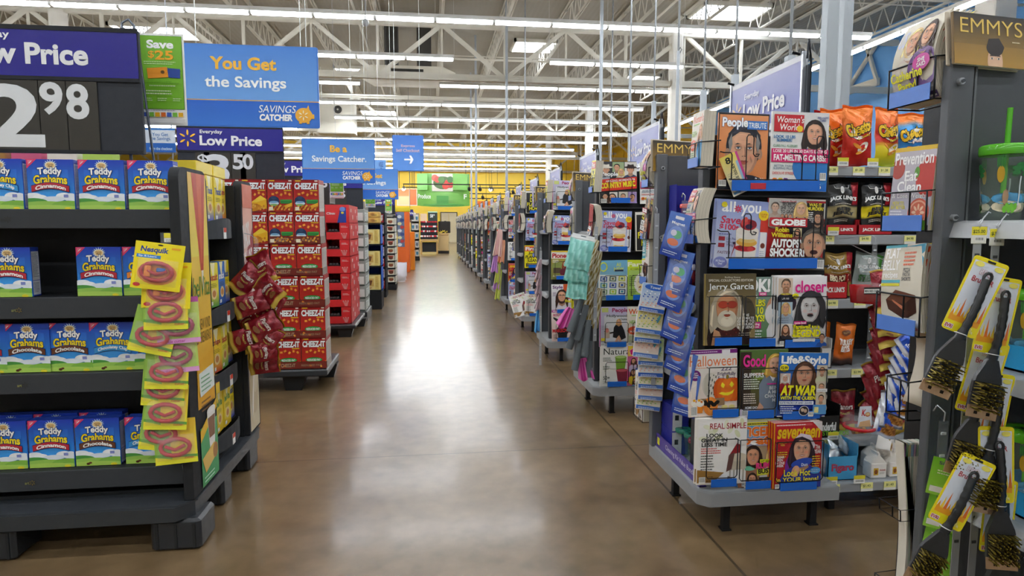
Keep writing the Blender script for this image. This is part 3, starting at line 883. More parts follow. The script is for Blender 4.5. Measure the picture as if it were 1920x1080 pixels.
def mag_mesh(name, wd=.205, ht=.272, th=.008, copies=1):
    """a magazine: curved cover print over a block of pages; spine at the left"""
    key = ('mag', name, wd, ht, th)
    if key not in _mm:
        fn, desc, bg = CV[name]
        g = G('paper')
        g.box(-wd / 2, wd / 2, 0, th, 0, ht, 'e9e6de', 'matte')
        g.box(-wd / 2 - .0006, wd / 2, -.0004, 0, -.0003, ht + .0003, bg, 'paper')
        g.box(-wd / 2 - .0008, -wd / 2, 0, th, 0, ht, bg, 'paper')
        g.box(-wd / 2, wd / 2, th, th + .0004, 0, ht, bg, 'paper')
        W, H = (300, 150) if name == 'emmys' else (200, 270)
        fn(Art(g, W, H, x0=-wd / 2, y0=-.0004, sx=wd / W, sz=ht / H, eps=.00006))
        _mm[key] = g.mesh('magazine')
    return _mm[key]


_mm = {}
# ================================================================ THE SETTING
LX0, LX1, LY0, LY1, CZ = -26.0, 14.7, -9.0, 50.0, 7.7
LAMP_Z = 5.5


def proc(name, build):
    m = bpy.data.materials.new(name)
    m.use_nodes = True
    build(m.node_tree, m.node_tree.nodes['Principled BSDF'])
    return m


def plain_box(name, x0, x1, y0, y1, z0, z1, m):
    g = G()
    g.box(x0, x1, y0, y1, z0, z1, 'ffffff')
    me = g.mesh(name)
    me.materials.clear()
    me.materials.append(m)
    return struct(obj(name, me))


def n_(nt, t, **k):
    n = nt.nodes.new('ShaderNode' + t)
    for a, v in k.items():
        if a.startswith('i'):
            n.inputs[int(a[1:])].default_value = v
        else:
            setattr(n, a, v)
    return n


def floor_nodes(nt, b):
    L = nt.links.new
    tc = n_(nt, 'TexCoord')
    n1 = n_(nt, 'TexNoise'); n1.inputs['Scale'].default_value = .9; n1.inputs['Detail'].default_value = 6; n1.inputs['Roughness'].default_value = .6
    n2 = n_(nt, 'TexNoise'); n2.inputs['Scale'].default_value = 9; n2.inputs['Detail'].default_value = 5
    L(tc.outputs['Object'], n1.inputs['Vector']); L(tc.outputs['Object'], n2.inputs['Vector'])
    cr = n_(nt, 'ValToRGB')
    cr.color_ramp.elements[0].position = .38; cr.color_ramp.elements[0].color = (.118, .074, .034, 1)
    cr.color_ramp.elements[1].position = .62; cr.color_ramp.elements[1].color = (.235, .156, .080, 1)
    mx = n_(nt, 'Math', operation='MULTIPLY_ADD'); mx.inputs[1].default_value = .35; 
    L(n2.outputs['Fac'], mx.inputs[0])
    m2 = n_(nt, 'Math', operation='MULTIPLY'); m2.inputs[1].default_value = .65
    L(n1.outputs['Fac'], m2.inputs[0]); L(m2.outputs[0], mx.inputs[2]); L(mx.outputs[0], cr.inputs['Fac'])
    # saw-cut joints: one along the racks and evenly spaced ones across the aisle
    sp = n_(nt, 'SeparateXYZ'); L(tc.outputs['Object'], sp.inputs[0])
    def line(src, off, period, half):
        a = n_(nt, 'Math', operation='SUBTRACT'); a.inputs[1].default_value = off; L(src, a.inputs[0])
        if period:
            p = n_(nt, 'Math', operation='PINGPONG'); p.inputs[1].default_value = period / 2; L(a.outputs[0], p.inputs[0])
        else:
            p = n_(nt, 'Math', operation='ABSOLUTE'); L(a.outputs[0], p.inputs[0])
        c = n_(nt, 'Math', operation='LESS_THAN'); c.inputs[1].default_value = half; L(p.outputs[0], c.inputs[0])
        return c.outputs[0]
    l1 = line(sp.outputs[0], 1.106, 4.2, .006); l2 = line(sp.outputs[1], 3.39, 2.03, .004)
    mm = n_(nt, 'Math', operation='MAXIMUM'); L(l1, mm.inputs[0]); L(l2, mm.inputs[1])
    mc = n_(nt, 'MixRGB'); mc.inputs[2].default_value = (.035, .026, .018, 1)
    k = n_(nt, 'Math', operation='MULTIPLY'); k.inputs[1].default_value = .75; L(mm.outputs[0], k.inputs[0])
    L(k.outputs[0], mc.inputs[0]); L(cr.outputs['Color'], mc.inputs[1]); L(mc.outputs[0], b.inputs['Base Color'])
    mr = n_(nt, 'MapRange'); mr.inputs[3].default_value = .29; mr.inputs[4].default_value = .36; L(n1.outputs['Fac'], mr.inputs[0])
    L(mr.outputs[0], b.inputs['Roughness'])
    b.inputs['Specular IOR Level'].default_value = .42
    b.inputs['Coat Weight'].default_value = .4
    b.inputs['Coat Roughness'].default_value = .13


def paint(c0, rough=.6, bumps=0.0):
    def f(nt, b):
        L = nt.links.new
        tc = n_(nt, 'TexCoord'); n1 = n_(nt, 'TexNoise'); n1.inputs['Scale'].default_value = 1.3; n1.inputs['Detail'].default_value = 4
        L(tc.outputs['Object'], n1.inputs['Vector'])
        mc = n_(nt, 'MixRGB'); c = lin(c0)
        mc.inputs[1].default_value = (*[v * .93 for v in c], 1); mc.inputs[2].default_value = (*c, 1)
        L(n1.outputs['Fac'], mc.inputs[0]); L(mc.outputs[0], b.inputs['Base Color'])
        b.inputs['Roughness'].default_value = rough
        if bumps:
            wv = n_(nt, 'TexWave', bands_direction='X'); wv.inputs['Scale'].default_value = bumps
            L(tc.outputs['Object'], wv.inputs['Vector'])
            bp = n_(nt, 'Bump'); bp.inputs['Strength'].default_value = .5; bp.inputs['Distance'].default_value = .04
            L(wv.outputs['Fac'], bp.inputs['Height']); L(bp.outputs[0], b.inputs['Normal'])
    return f


plain_box('floor', LX0, LX1, LY0, LY1, -.1, 0, proc('polished_concrete', floor_nodes))
plain_box('ceiling', LX0, LX1, LY0, LY1, CZ, CZ + .1, proc('roof_deck', paint('a59e8e', .7, 2.1)))
M_BLUE = proc('blue_wall_paint', paint('6aa8e4', .55))
M_YEL = proc('yellow_wall_paint', paint('fbd548', .55))
M_WHT = proc('white_wall_paint', paint('d8d6cc', .6))
M_ORG = proc('orange_wall_paint', paint('f07a30', .55))
plain_box('wall_right', LX1, LX1 + .1, LY0, 33, 0, CZ, M_BLUE)
plain_box('wall_far_right', LX1, LX1 + .1, 33, LY1, 0, CZ, M_YEL)
plain_box('wall_back', LX0, LX1, LY1, LY1 + .1, 0, CZ, M_YEL)
plain_box('wall_left', LX0 - .1, LX0, LY0, LY1, 0, CZ, M_WHT)
plain_box('wall_front', LX0, LX1, LY0 - .1, LY0, 0, CZ, M_WHT)
plain_box('trim_1', 3.6, LX1, LY1 - .05, LY1, 1.9, 3.25, M_ORG)

CREAM = 'd9d4c6'
# roof girders across the store: chords, verticals and diagonals in one welded frame each
def girder_mesh():
    g = G('matte')
    zb, zt = 5.55, 7.02
    g.box(LX0, LX1, -.07, .07, zb - .09, zb + .09, CREAM); g.box(LX0, LX1, -.07, .07, zt - .08, zt + .08, CREAM)
    x = -1.44 - 3.64 * 7
    while x < LX1:
        for sg in (-1, 1):
            if LX0 < x + sg * 1.82 < LX1: g.bar((x, 0, zb), (x + sg * 1.82, 0, zt), .09, .11, CREAM)
        if x > LX0: g.bar((x, 0, zb), (x, 0, zt), .07, .1, CREAM)
        if x + 1.82 < LX1: g.bar((x + 1.82, 0, zb), (x + 1.82, 0, zt), .05, .06, CREAM)
        x += 3.64
    return g.mesh('roof_girder')


gm = girder_mesh()
for y in (9.0, 18.8, 29.3, 39.6, 49.4, -1):
    struct(obj('roof_girder_trim', gm, None, (0, y, 0)))


def joist_mesh():
    g = G('matte')
    L_ = 10.0
    zt, zb = CZ - .04, 6.98
    for sg in (-1, 1):
        g.box(sg * .02, sg * .055, 0, L_, zt - .05, zt, CREAM); g.box(sg * .015, sg * .045, .5, L_ - .5, zb - .04, zb, CREAM)
    n = 14
    for i in range(n):
        y0 = .5 + (L_ - 1) * i / n; y1 = .5 + (L_ - 1) * (i + .5) / n; y2 = .5 + (L_ - 1) * (i + 1) / n
        g.bar((0, y0, zb), (0, y1, zt), .022, .022, CREAM); g.bar((0, y1, zt), (0, y2, zb), .022, .022, CREAM)
    return g.mesh('roof_joist')


jm = joist_mesh()
x = .38 - 1.83 * 12
while x < LX1:
    for y in (-1.0, 9.0, 18.9, 29.0, 39.3):
        struct(obj('roof_joist_trim', jm, None, (x, y, 0)))
    x += 1.83
# cross bridging rods and sprinkler pipes
for i, (y, z, r_) in enumerate(((12.2, 7.0, .02), (15.6, 7.0, .02), (22, 7.0, .02), (25.4, 7.0, .02), (32, 7, .02), (14.4, 6.7, .035), (21.2, 6.7, .035), (27.5, 6.7, .04), (34, 6.7, .04))):
    g = G('matte'); g.tube([(LX0, y, z), (LX1, y, z)], r_, CREAM, n=6)
    struct(g.build('ceiling_pipe_trim'))
for xx in (2.0, 5.8, -6.0, -1.8):
    g = G('matte'); g.tube([(xx, 9, 6.55), (xx, 48, 6.55)], .03, CREAM, n=6)
    struct(g.build('sprinkler_pipe_trim'))
# columns
for (xx, yy, sz) in ((7.4, 18.8, .32), (7.4, 29.3, .32), (7.4, 39.6, .32), (-9.8, 18.8, .34), (-9.8, 29.3, .34), (-9.8, 39.6, .34), (at(1867, 10, Y=13)[0], 13.0, .55)):
    g = G('matte'); g.box(-sz / 2, sz / 2, -sz / 2, sz / 2, 0, 7.0 if sz < .5 else CZ, 'e6e2d8', b=.02)
    struct(g.build('column_trim', None, (xx, yy, 0)))

# ---------------------------------------------------------------- fluorescent rows
tube_g = G('glow'); tube_g.box(.03, 1.19, -.055, .055, -.04, .02, 'f6fbff', 'glow', b=.012)
tube_g.box(0, .03, -.05, .05, -.035, .02, 'b8b8b4', 'matte'); tube_g.box(1.19, 1.22, -.05, .05, -.035, .02, 'b8b8b4', 'matte')
tube_me = tube_g.mesh('lamp_tube')


def light_row(name, segs, y, z, label, along='X', group='fluorescent light rows under the roof'):
    root = empty(name, (0, y, z) if along == 'X' else (y, 0, z), label, 'ceiling light', group)
    rz = 0 if along == 'X' else PI / 2
    for (a, b) in segs:
        n = max(1, round((b - a) / 1.22))
        h = G('matte')
        L_ = n * 1.22
        h.box(0, L_, -.07, .07, .02, .1, 'dddcd6', 'matte')
        k = 0
        while k <= n:
            h.tube([(k * 1.22, 0, .1), (k * 1.22, 0, CZ - z - .05)], .006, 'c8c8c4', 'matte', n=4)
            k += 3
        h.build('housing', root, (a, 0, 0) if along == 'X' else (0, a, 0), rz)
        for i in range(n):
            obj('lamp_tube', tube_me, root, (a + i * 1.22, 0, 0) if along == 'X' else (0, a + i * 1.22, 0), rz)
    return root


ROWN = ['first', 'second', 'third', 'fourth', 'fifth', 'sixth', 'seventh', 'eighth', 'ninth', 'tenth', 'eleventh', 'twelfth']
gaps = {0: [(-14.5, 9.7)], 1: [(-14, 1.0), (3.1, 7.3)], 2: [(-13, -1.7), (.3, 9.2)], 3: [(-13, 7.4)], 4: [(-3.7, 7.5)], 5: [(-13, -6), (-3.6, 8.4)], 6: [(-13, 8.6)], 7: [(-14, 7.6)], 8: [(-12, 8.8)], 9: [(-13, 8)], 10: [(-13, 9)], 11: [(-13, 8.4)]}
for k in range(12):
    light_row('strip_light', gaps[k], 13.55 + 3.05 * k, LAMP_Z, 'bare fluorescent tube row across the store, %s one down the aisle' % ROWN[k])
for k in range(6):
    y = 10.5 - 3.05 * k
    light_row('strip_light', [(-12, 9.7)], y, LAMP_Z, 'bare fluorescent tube row overhead, %s one back from the aisle entrance' % ROWN[k])
light_row('strip_light', [(4.5, 29)], 10.3, LAMP_Z, 'long fluorescent tube row running lengthwise along the blue wall', 'Y', None)

# skylights in the roof deck
SK = [((968, 1045), (55, 76)), ((205, 345), (20, 45)), ((1325, 1455), (-10, 6)), ((628, 715), (110, 126)), ((676, 740), (197, 206)), ((1180, 1240), (128, 140))]
for k, ((xa, xb), (ya, yb)) in enumerate(SK):
    p, q = at(xa, yb, Z=CZ - .06), at(xb, yb, Z=CZ - .06)
    t = at(xa, ya, Z=CZ - .06)
    g = G('sky')
    wd, dp = abs(q[0] - p[0]), max(1.2, abs(t[1] - p[1]))
    g.box(0, wd, 0, dp, 0, .02, 'e8f2ff', 'sky')
    g.box(-.08, 0, -.08, dp + .08, -.05, .06, CREAM, 'matte'); g.box(wd, wd + .08, -.08, dp + .08, -.05, .06, CREAM, 'matte')
    g.box(-.08, wd + .08, -.08, 0, -.05, .06, CREAM, 'matte'); g.box(-.08, wd + .08, dp, dp + .08, -.05, .06, CREAM, 'matte')
    struct(g.build('window_%d' % (k + 1), None, (p[0], p[1], CZ - .06)))

# air handling: the tapered diffuser and its duct, wall boxes, cameras
p = at(765, 150, Y=21)
t = empty('air_diffuser', p, 'long cream air diffuser with dark slots hanging under the roof', 'air vent')
g = G('matte')
g.prism([(-1.1, -.1), (1.1, -.1), (1.5, .12), (1.1, .3), (-1.1, .3), (-1.5, .12)], -.6, .6, 'd8d2c2'); g.build('hood', t)
g = G('matte'); g.box(-.5, .5, -.62, -.6, .12, .2, '302e2a'); g.build('slot', t)
g = G('matte'); g.box(-.7, -.3, -.4, .4, .3, CZ - p[2], '3c3a36'); g.box(.3, .75, -.4, .4, .3, CZ - p[2], '45423d'); g.build('duct', t)
p = at(632, 232, Y=27)
t = empty('heater', (p[0], p[1], p[2]), 'white boxy unit heater hanging below the roof girder', 'heater')
g = G('painted'); g.box(-.75, .75, -.4, .4, -.45, .9, 'cfcabb', b=.03); g.build('cabinet', t)
g = G('matte'); g.lathe([(.16, 0), (.13, .05), (.04, .05)], '3a3834', n=16); o = g.build('fan', t, (.1, -.4, .5)); o.rotation_euler = (PI / 2, 0, 0)
g = G('matte')
for sx in (-.6, .6): g.tube([(sx, 0, .9), (sx, 0, CZ - p[2])], .02, 'c8c8c0')
g.build('hanger', t)


def dome(px_, py_, Y, label):
    p = at(px_, py_, Y=Y)
    t = empty('dome_camera', p, label, 'security camera')
    g = G('plastic'); g.lathe([(.001, .16), (.06, .16), (.12, .11), (.135, .0), (.135, -.03), (.115, -.03)], 'e8e8e4', n=20); g.tube([(0, 0, .14), (0, 0, CZ - p[2])], .018, 'd8d8d4'); g.build('housing', t)
    g = G('gloss'); g.lathe([(.112, -.03), (.1, -.08), (.06, -.125), (.001, -.14)], '15171a', n=20); g.build('lens_bubble', t)


dome(1565, 92, 11.5, 'white security dome camera on a pole in front of the blue wall')
dome(1571, 159, 15, 'smaller white dome camera lower down by a cream wall bracket')
p = at(685, 42, Y=13); 
t = empty('dome_camera', p, 'small grey spherical camera hanging under the first tube row', 'security camera')
g = G('plastic'); g.lathe([(.001, .06), (.05, .05), (.07, 0), (.05, -.06), (.001, -.08)], '8c8c8c', n=14); g.build('housing', t)
g = G('matte'); g.tube([(0, 0, .05), (0, 0, CZ - p[2])], .012, 'a0a09c'); g.build('stem', t)

# cream brackets on the blue wall
for (a, b) in (((1530, 165), (1590, 178)),):
    p = at(1590, 172, X=14.65); g = G('matte')
    g.box(-.12, .0, -1.6, 0, -.12, .12, CREAM); g.bar((-.06, -.1, .1), (-.06, -1.5, 1.3), .1, .1, CREAM); g.bar((-.06, -1.5, .1), (-.06, -.8, 1.6), .1, .1, CREAM)
    tag(g.build('wall_bracket', None, p), 'cream steel wall bracket with slanted struts fixed to the blue wall', 'bracket')

# ---------------------------------------------------------------- light conduits rising from the checkout lanes
POLES = [(1549, 205, 4.16, .043, 0), (1578, 205, 4.6, .038, 0), (1478, 190, 5.8, .04, 105), (1376, 215, 8.0, .04, 140), (1318, 215, 9.2, .04, 170), (1268, 260, 9.3, .02, 95), (1225, 240, 10.9, .035, 190), (1125, 290, 12.6, .03, 0), (1145, 300, 14.3, .02, 215),
         (950, 345, 18.5, .035, 0), (984, 340, 14.4, .02, 215), (893, 360, 22, .035, 0), (884, 372, 27.2, .035, 0), (1180, 250, 10.9, .02, 130)]
for k, (xp, yp, Y, r_, thin) in enumerate(POLES):
    p = at(xp, yp, Y=Y)
    g = G('painted')
    zt = at(xp, thin, Y=Y)[2] if thin else CZ
    g.box(-r_, r_, -r_, r_, 0, min(zt, CZ), 'a9b0b6', b=.008)
    t = empty('conduit_pole', (p[0], Y, 0), 'grey square power pole rising from the lanes to the roof, %s along the row' % (ROWN + ['thirteenth', 'fourteenth'])[k], 'pole', 'power poles above the checkout lanes')
    g.build('post', t)
    if thin:
        g = G('painted'); g.tube([(0, 0, zt - .05), (0, 0, CZ)], .016, '7c8082'); g.tube([(0, 0, zt), (.03, 0, zt + .05), (.05, 0, zt + .02), (.02, 0, zt - .04)], .008, '5c6062', n=5); g.build('rod', t)

# ---------------------------------------------------------------- far end: produce department
# curved green banner
t = empty('produce_banner', at(832, 355, Y=40), 'large curved green banner with vegetable picture hanging at the far end', 'banner')
g = G('sign')
wd, ht = 3.3, 2.0
g.grid(lambda u, v: ((u - .5) * wd, .5 * (2 * u - 1) ** 2, (v - .5) * ht * (1 if v > .5 else 1 + .1 * (1 - (2 * u - 1) ** 2))), 16, 4, lambda u, v: '7fbf5a' if v < .55 else '8cc878', 'sign')
g.build('panel', t)
g = G('sign')
a = Art(g, 330, 200, x0=-1.65, y0=-.03, z0=-1, sx=.01, sz=.01, m='sign', eps=.004)
a.r(92, 88, 130, 108, 'd9d6c4'); a.e(160, 140, 60, 40, '4a6a30')
for (x, y, c) in ((190, 140, 'd03428'), (206, 128, 'c02820'), (176, 120, 'd84030'), (110, 170, 'd86850'), (126, 160, 'c84838'), (150, 160, '50803a'), (206, 160, '3c7030')): a.e(x, y, 20, 20, c)
a.r(0, 96, 64, 100, '8cd070'); a.r(222, 96, 90, 100, '78bc50'); a.r(120, 4, 74, 56, '3f9a34'); a.e(165, 2, 130, 8, '3f9a34')
g.build('picture', t)
g = G('sign')
a = Art(g, 330, 200, x0=-1.65, y0=-.06, z0=-1, sx=.01, sz=.01, m='sign', eps=.004)
a.t('Produce', 6, 42, 78, 28, 'f4f8f0'); g.build('lettering', t)
g = G('sign'); Art(g, 330, 200, x0=-1.65, y0=-.06, z0=-1, sx=.01, sz=.01, m='sign', eps=.004).t('F', 290, 40, 18, 30, 'f4f8f0'); g.build('lettering', t)
g = G('matte')
for sx in (-1.4, 1.4): g.tube([(sx, .3, .9), (sx, .3, CZ - t.location.z)], .02, '404040')
g.build('wire', t)
# orange banner beside it
t = empty('orange_banner', at(768, 370, Y=38.6), 'square orange banner framed in white left of the green produce banner', 'banner')
g = G('sign'); g.box(-.75, .45, 0, .04, -.5, .52, 'efe6d4'); g.box(-.7, -.02, -.006, 0, -.45, .05, 'e8d49c'); g.box(.0, .41, -.006, 0, -.45, .48, 'ef7d3a'); g.box(-.7, -.02, -.006, 0, .06, .48, 'f0a060'); g.build('panel', t)
g = G('matte'); g.tube([(-.6, .02, .5), (-.6, .02, CZ - t.location.z)], .015, '404040'); g.tube([(.3, .02, .5), (.3, .02, CZ - t.location.z)], .015, '404040'); g.build('wire', t)
# black light tracks with spots
spots = [(757, 358, 1), (757, 371, 1), (812, 361, 1), (932, 393, 1), (919, 405, 1), (962, 380, 0), (785, 346, 0), (912, 383, 0), (900, 392, 0), (845, 350, 0), (868, 358, 0), (1010, 392, 0), (922, 374, 0), (1060, 372, 0), (905, 372, 0), (942, 370, 1), (880, 384, 0)]
TR = [(346, 38.15), (352, 41.7), (363, 43.5), (372, 46)]
for k, (yy, Y) in enumerate(TR):
    p = at(820, yy, Y=Y)
    t = empty('light_track', (0, Y, p[2]), 'black spotlight track spanning the produce area, %s from the aisle' % ROWN[k], 'track light', 'black spotlight tracks at the far end')
    g = G('matte'); g.box(-1.6, 14, -.03, .03, -.02, .04, '1c1c1c')
    for xx in (-1.2, 4, 9, 13.5): g.tube([(xx, 0, 0), (xx, 0, CZ - p[2])], .012, '202020', n=4)
    g.build('rail', t)
    for j, (sx, sy, on) in enumerate(spots):
        if j % 4 == k:
            q = at(sx, yy, Y=Y)
            g = G('matte'); g.tube([(0, 0, 0), (0, 0, -.15)], .02, '181818', n=6); g.tube([(0, .1, -.2), (0, -.16, -.3)], .1, '1c1c1c', n=10)
            hd = g.build('spot_head', t, (q[0], 0, 0))
            if on:
                g = G('spot'); g.lathe([(.001, -.0), (.09, 0), (.1, .03)], 'fff2dc', n=14); o = g.build('bulb', hd, (0, -.168, -.305)); o.rotation_euler = (PI / 2 - .35, 0, 0)
# doors at the back
q0, q1 = at(827, 399, Y=49.98), at(856, 399, Y=49.98)
t = empty('door_1', (q0[0], 49.95, 0)); t['kind'] = 'structure'
wd = q1[0] - q0[0]
g = G('painted'); g.box(-.06, 0, -.06, .04, 0, q0[2], '403830'); g.box(wd, wd + .06, -.06, .04, 0, q0[2], '403830'); g.box(-.06, wd + .06, -.06, .04, q0[2], q0[2] + .06, '403830'); g.build('door_frame', t)
for s_ in (0, 1):
    g = G('painted'); x0 = s_ * wd / 2; g.box(x0 + .01, x0 + wd / 2 - .01, -.03, .02, .01, q0[2], 'cbbd9c'); 
    if s_ == 0: g.box(x0 + wd * .2, x0 + wd * .32, -.035, -.03, 1.1, 1.7, '2c2c28')
    g.build('door_leaf', t)
# ================================================================ THE LEFT SIDE: DISPLAYS AND SIGNS
def GW(root, m='plastic'):
    """collector whose coordinates are store coordinates, for a part of a thing standing at root"""
    g = G(m)
    g.M = Matrix.Translation(-Vector(root.location))
    return g


ORD = ['first', 'second', 'third', 'fourth', 'fifth', 'sixth', 'seventh', 'eighth', 'ninth', 'tenth', 'eleventh', 'twelfth', 'thirteenth', 'fourteenth', 'fifteenth', 'sixteenth', 'seventeenth', 'eighteenth']
BLK = '26282b'
DGR = '3a3d41'

# ---- the black cookie-box display on its pallet
PX, PY = -1.5, 2.95
t = empty('pallet', (PX, PY, 0), 'black plastic pallet under the corner snack display', 'pallet')
g = GW(t, 'plastic')
out = [(-2.4, 2.45), (-.985, 2.45), (-.93, 2.51), (-.925, 3.42), (-.97, 3.46), (-2.4, 3.46)]
g.prism(out, .125, .18, '33373b', axis='Z'); g.prism([(x * .992, y + (.01 if y < 3 else -.01)) for x, y in out], .18, .186, '3b3f44', axis='Z')
g.build('deck', t)
for (x0, x1, y0, y1) in ((-1.085, -.9, 2.47, 2.64), (-1.78, -1.56, 2.47, 2.64), (-1.06, -.935, 2.86, 2.98), (-1.06, -.935, 3.26, 3.42), (-2.3, -2.15, 2.47, 2.64)):
    g = GW(t, 'plastic'); g.box(x0, x1, y0, y1, 0, .125, '2b2e32', b=.012)
    for k in range(3): g.box(x0 + .02 + k * (x1 - x0 - .05) / 2, x0 + .03 + k * (x1 - x0 - .05) / 2, y0 - .003, y0, .01, .11, '202326')
    g.build('block', t)
D = empty('display_stand', (PX, PY, .186), 'black snack display stand with four front shelves and bowed side shelves', 'display stand')
g = GW(D, 'board')
g.box(-2.4, -.99, 2.79, 2.8, .186, 1.33, BLK)
g.box(-1.28, -1.27, 2.8, 3.27, .186, 1.45, BLK)
g.box(-1.27, -.955, 2.8, 2.81, .186, 1.45, BLK); g.box(-1.27, -.955, 3.26, 3.27, .186, 1.45, BLK)
g.box(-2.4, -.975, 2.6, 3.27, .186, .2, BLK)
g.build('body', D)
LIP = [(1.243, 1.315), (.905, .985), (.618, .693), (.236, .312)]
for k, (a, b) in enumerate(LIP):
    g = GW(D, 'board'); g.box(-2.4, -.972, 2.55, 2.558, a, b, DGR, b=.002); g.box(-2.4, -.972, 2.558, 2.79, a, a + .008, BLK)
    sp = Art(g, 100, 50, x0=at(14, 400, Y=2.55)[0] - .03 + (.015 if k else 0), y0=2.549, z0=a + .012)
    sp.spark(30, 22, 13, '1c1c1c'); sp.spark(30, 22, 11, '8c7430' if k % 2 else '302c20'); sp.t('art', 4, 16, 16, 10, '8a8a50' if k else '2c2c2c')
    g.build('shelf', D)
g = GW(D, 'board')
for z0 in (.186,): g.prism([(-.985, z0), (-.955, z0), (-.955, 1.32), (-.985, 1.32)], 2.56, 2.79, BLK)
g.build('side_wall', D)
# corner header panel with breakfast biscuit print (faces the aisle)
def bel(a):
    a.gr(0, 330, 200, 970, 'e8a824', 'f0d860'); a.gr(0, 960, 200, 340, 'f0dc60', 'e8b84c'); a.poly([(40, 1300), (190, 1300), (130, 900), (100, 900)], 'c84c30'); a.poly([(90, 1300), (150, 1300), (120, 930), (108, 930)], 'd8683c')
    a.poly([(104, 900), (128, 900), (122, 820), (112, 820)], 'f0e8d0'); a.t('belVita', 8, 792, 184, 84, '4c8c3c', b=0)
    a.t('A NEW KIND\nOF BREAKFAST', 12, 600, 178, 100, '6a5426', b=0)
    a.poly([(0, 400), (200, 430), (200, 560), (0, 520)], 'e8b030'); a.r(20, 384, 170, 100, 'e6efe8', rot=4); a.lines(36, 452, 130, 4, 18, '6aa878', 6)
    a.lines(30, 350, 140, 3, 18, '8a5a1c', 7)
    a.gr(0, 0, 200, 250, '3c9c5c', '58b070'); a.poly([(0, 190), (200, 290), (200, 330), (0, 240)], 'f0c030')
    a.poly([(80, 300), (180, 300), (160, 130), (100, 130)], 'f0eee8'); a.poly([(86, 270), (172, 270), (162, 180), (98, 180)], '8a5c3c'); a.e(130, 300, 50, 14, 'f8f6f0')
    a.poly([(4, 120), (150, 150), (180, 90), (40, 50)], 'e8c060'); a.e(160, 110, 30, 34, 'b07a3c'); a.lines(20, 30, 150, 2, 16, 'd8f0e0', 6)


g = GW(D, 'board')
def roundtop(y0, y1, z0, z1, r):
    P = [(y0, z0), (y1, z0)]
    for (cy, cz, a0) in ((y1 - r, z1 - r, 0), (y0 + r, z1 - r, 90)):
        for i in range(7):
            a = R(a0 + i * 15); P.append((cy + r * math.cos(a), cz + r * math.sin(a)))
    return P


g.prism(roundtop(2.5, 2.795, .19, 1.475, .05), -.965, -.928, BLK, axis='X')
pn = g.build('header_panel', D)
g = GW(D, 'paper')
a = Art(g, 200, 1300, mp=lambda u, v, l: (-.9275 + l, 2.585 + u * .000975, .2 + v * .00097), eps=.0003); bel(a)
tag(g.build('print', pn, -(Vector(D.location)) * 0), 'yellow and green biscuit poster')
bpy.context.view_layer.update()
# second narrow panel
g = GW(D, 'board'); g.prism(roundtop(3.27, 3.465, .19, 1.475, .04), -.965, -.928, BLK, axis='X'); pn2 = g.build('header_panel', D)
g = GW(D, 'paper')
a = Art(g, 200, 1300, mp=lambda u, v, l: (-.9275 + l, 3.285 + u * .00083, .2 + v * .00097), eps=.0003)
a.gr(0, 0, 200, 640, 'cdbfa0', 'd8ccb4'); a.gr(0, 640, 200, 660, 'e8d8d0', 'e49a80'); a.poly([(0, 640), (200, 800), (200, 1080), (0, 900)], 'a03038')
a.t('SNACKS\nYOU LOVE', 12, 820, 176, 270, 'f4eeea', b=.03, rot=10); a.e(100, 260, 90, 180, 'c0ae8c'); a.e(120, 300, 60, 110, 'd4c6a8'); a.poly([(20, 60), (60, 100), (180, 560), (140, 540)], 'efe8dc'); a.r(0, 1180, 200, 120, 'd87050')
g.build('print', pn2)
# bowed shelf fronts on the side
SL = [(1.195, 1.288), (.815, .9), (.515, .603), (.235, .325)]
for (a_, b_) in SL:
    g = GW(D, 'board')
    n = 10
    ys = [2.81 + (3.26 - 2.81) * i / n for i in range(n + 1)]
    bow = [-.975 + .045 * math.sin(PI * i / n) for i in range(n + 1)]
    vs = []
    for y, x in zip(ys, bow):
        dz = .03 * math.sin(PI * (y - 2.81) / .45)
        vs += [(x, y, a_), (x, y, b_ - .03 + dz), (x - .006, y, a_), (x - .006, y, b_ - .03 + dz)]
    fs = []
    for i in range(n):
        o = i * 4; q = o + 4
        fs += [(o, q, q + 1, o + 1), (o + 2, o + 3, q + 3, q + 2), (o + 1, q + 1, q + 3, o + 3), (o, o + 2, q + 2, q)]
    g.add(vs, fs, DGR); g.box(-1.27, -.975, 2.81, 3.26, a_, a_ + .006, BLK)
    s_ = g.build('shelf', D)
    g = GW(D, 'paper'); g.box(-.932, -.93, 3.0, 3.035, a_ + .0, a_ + .05, 'f0f0ee'); g.box(-.93, -.929, 3.0, 3.035, a_ + .03, a_ + .05, 'd8402c'); g.build('price_tag', s_)


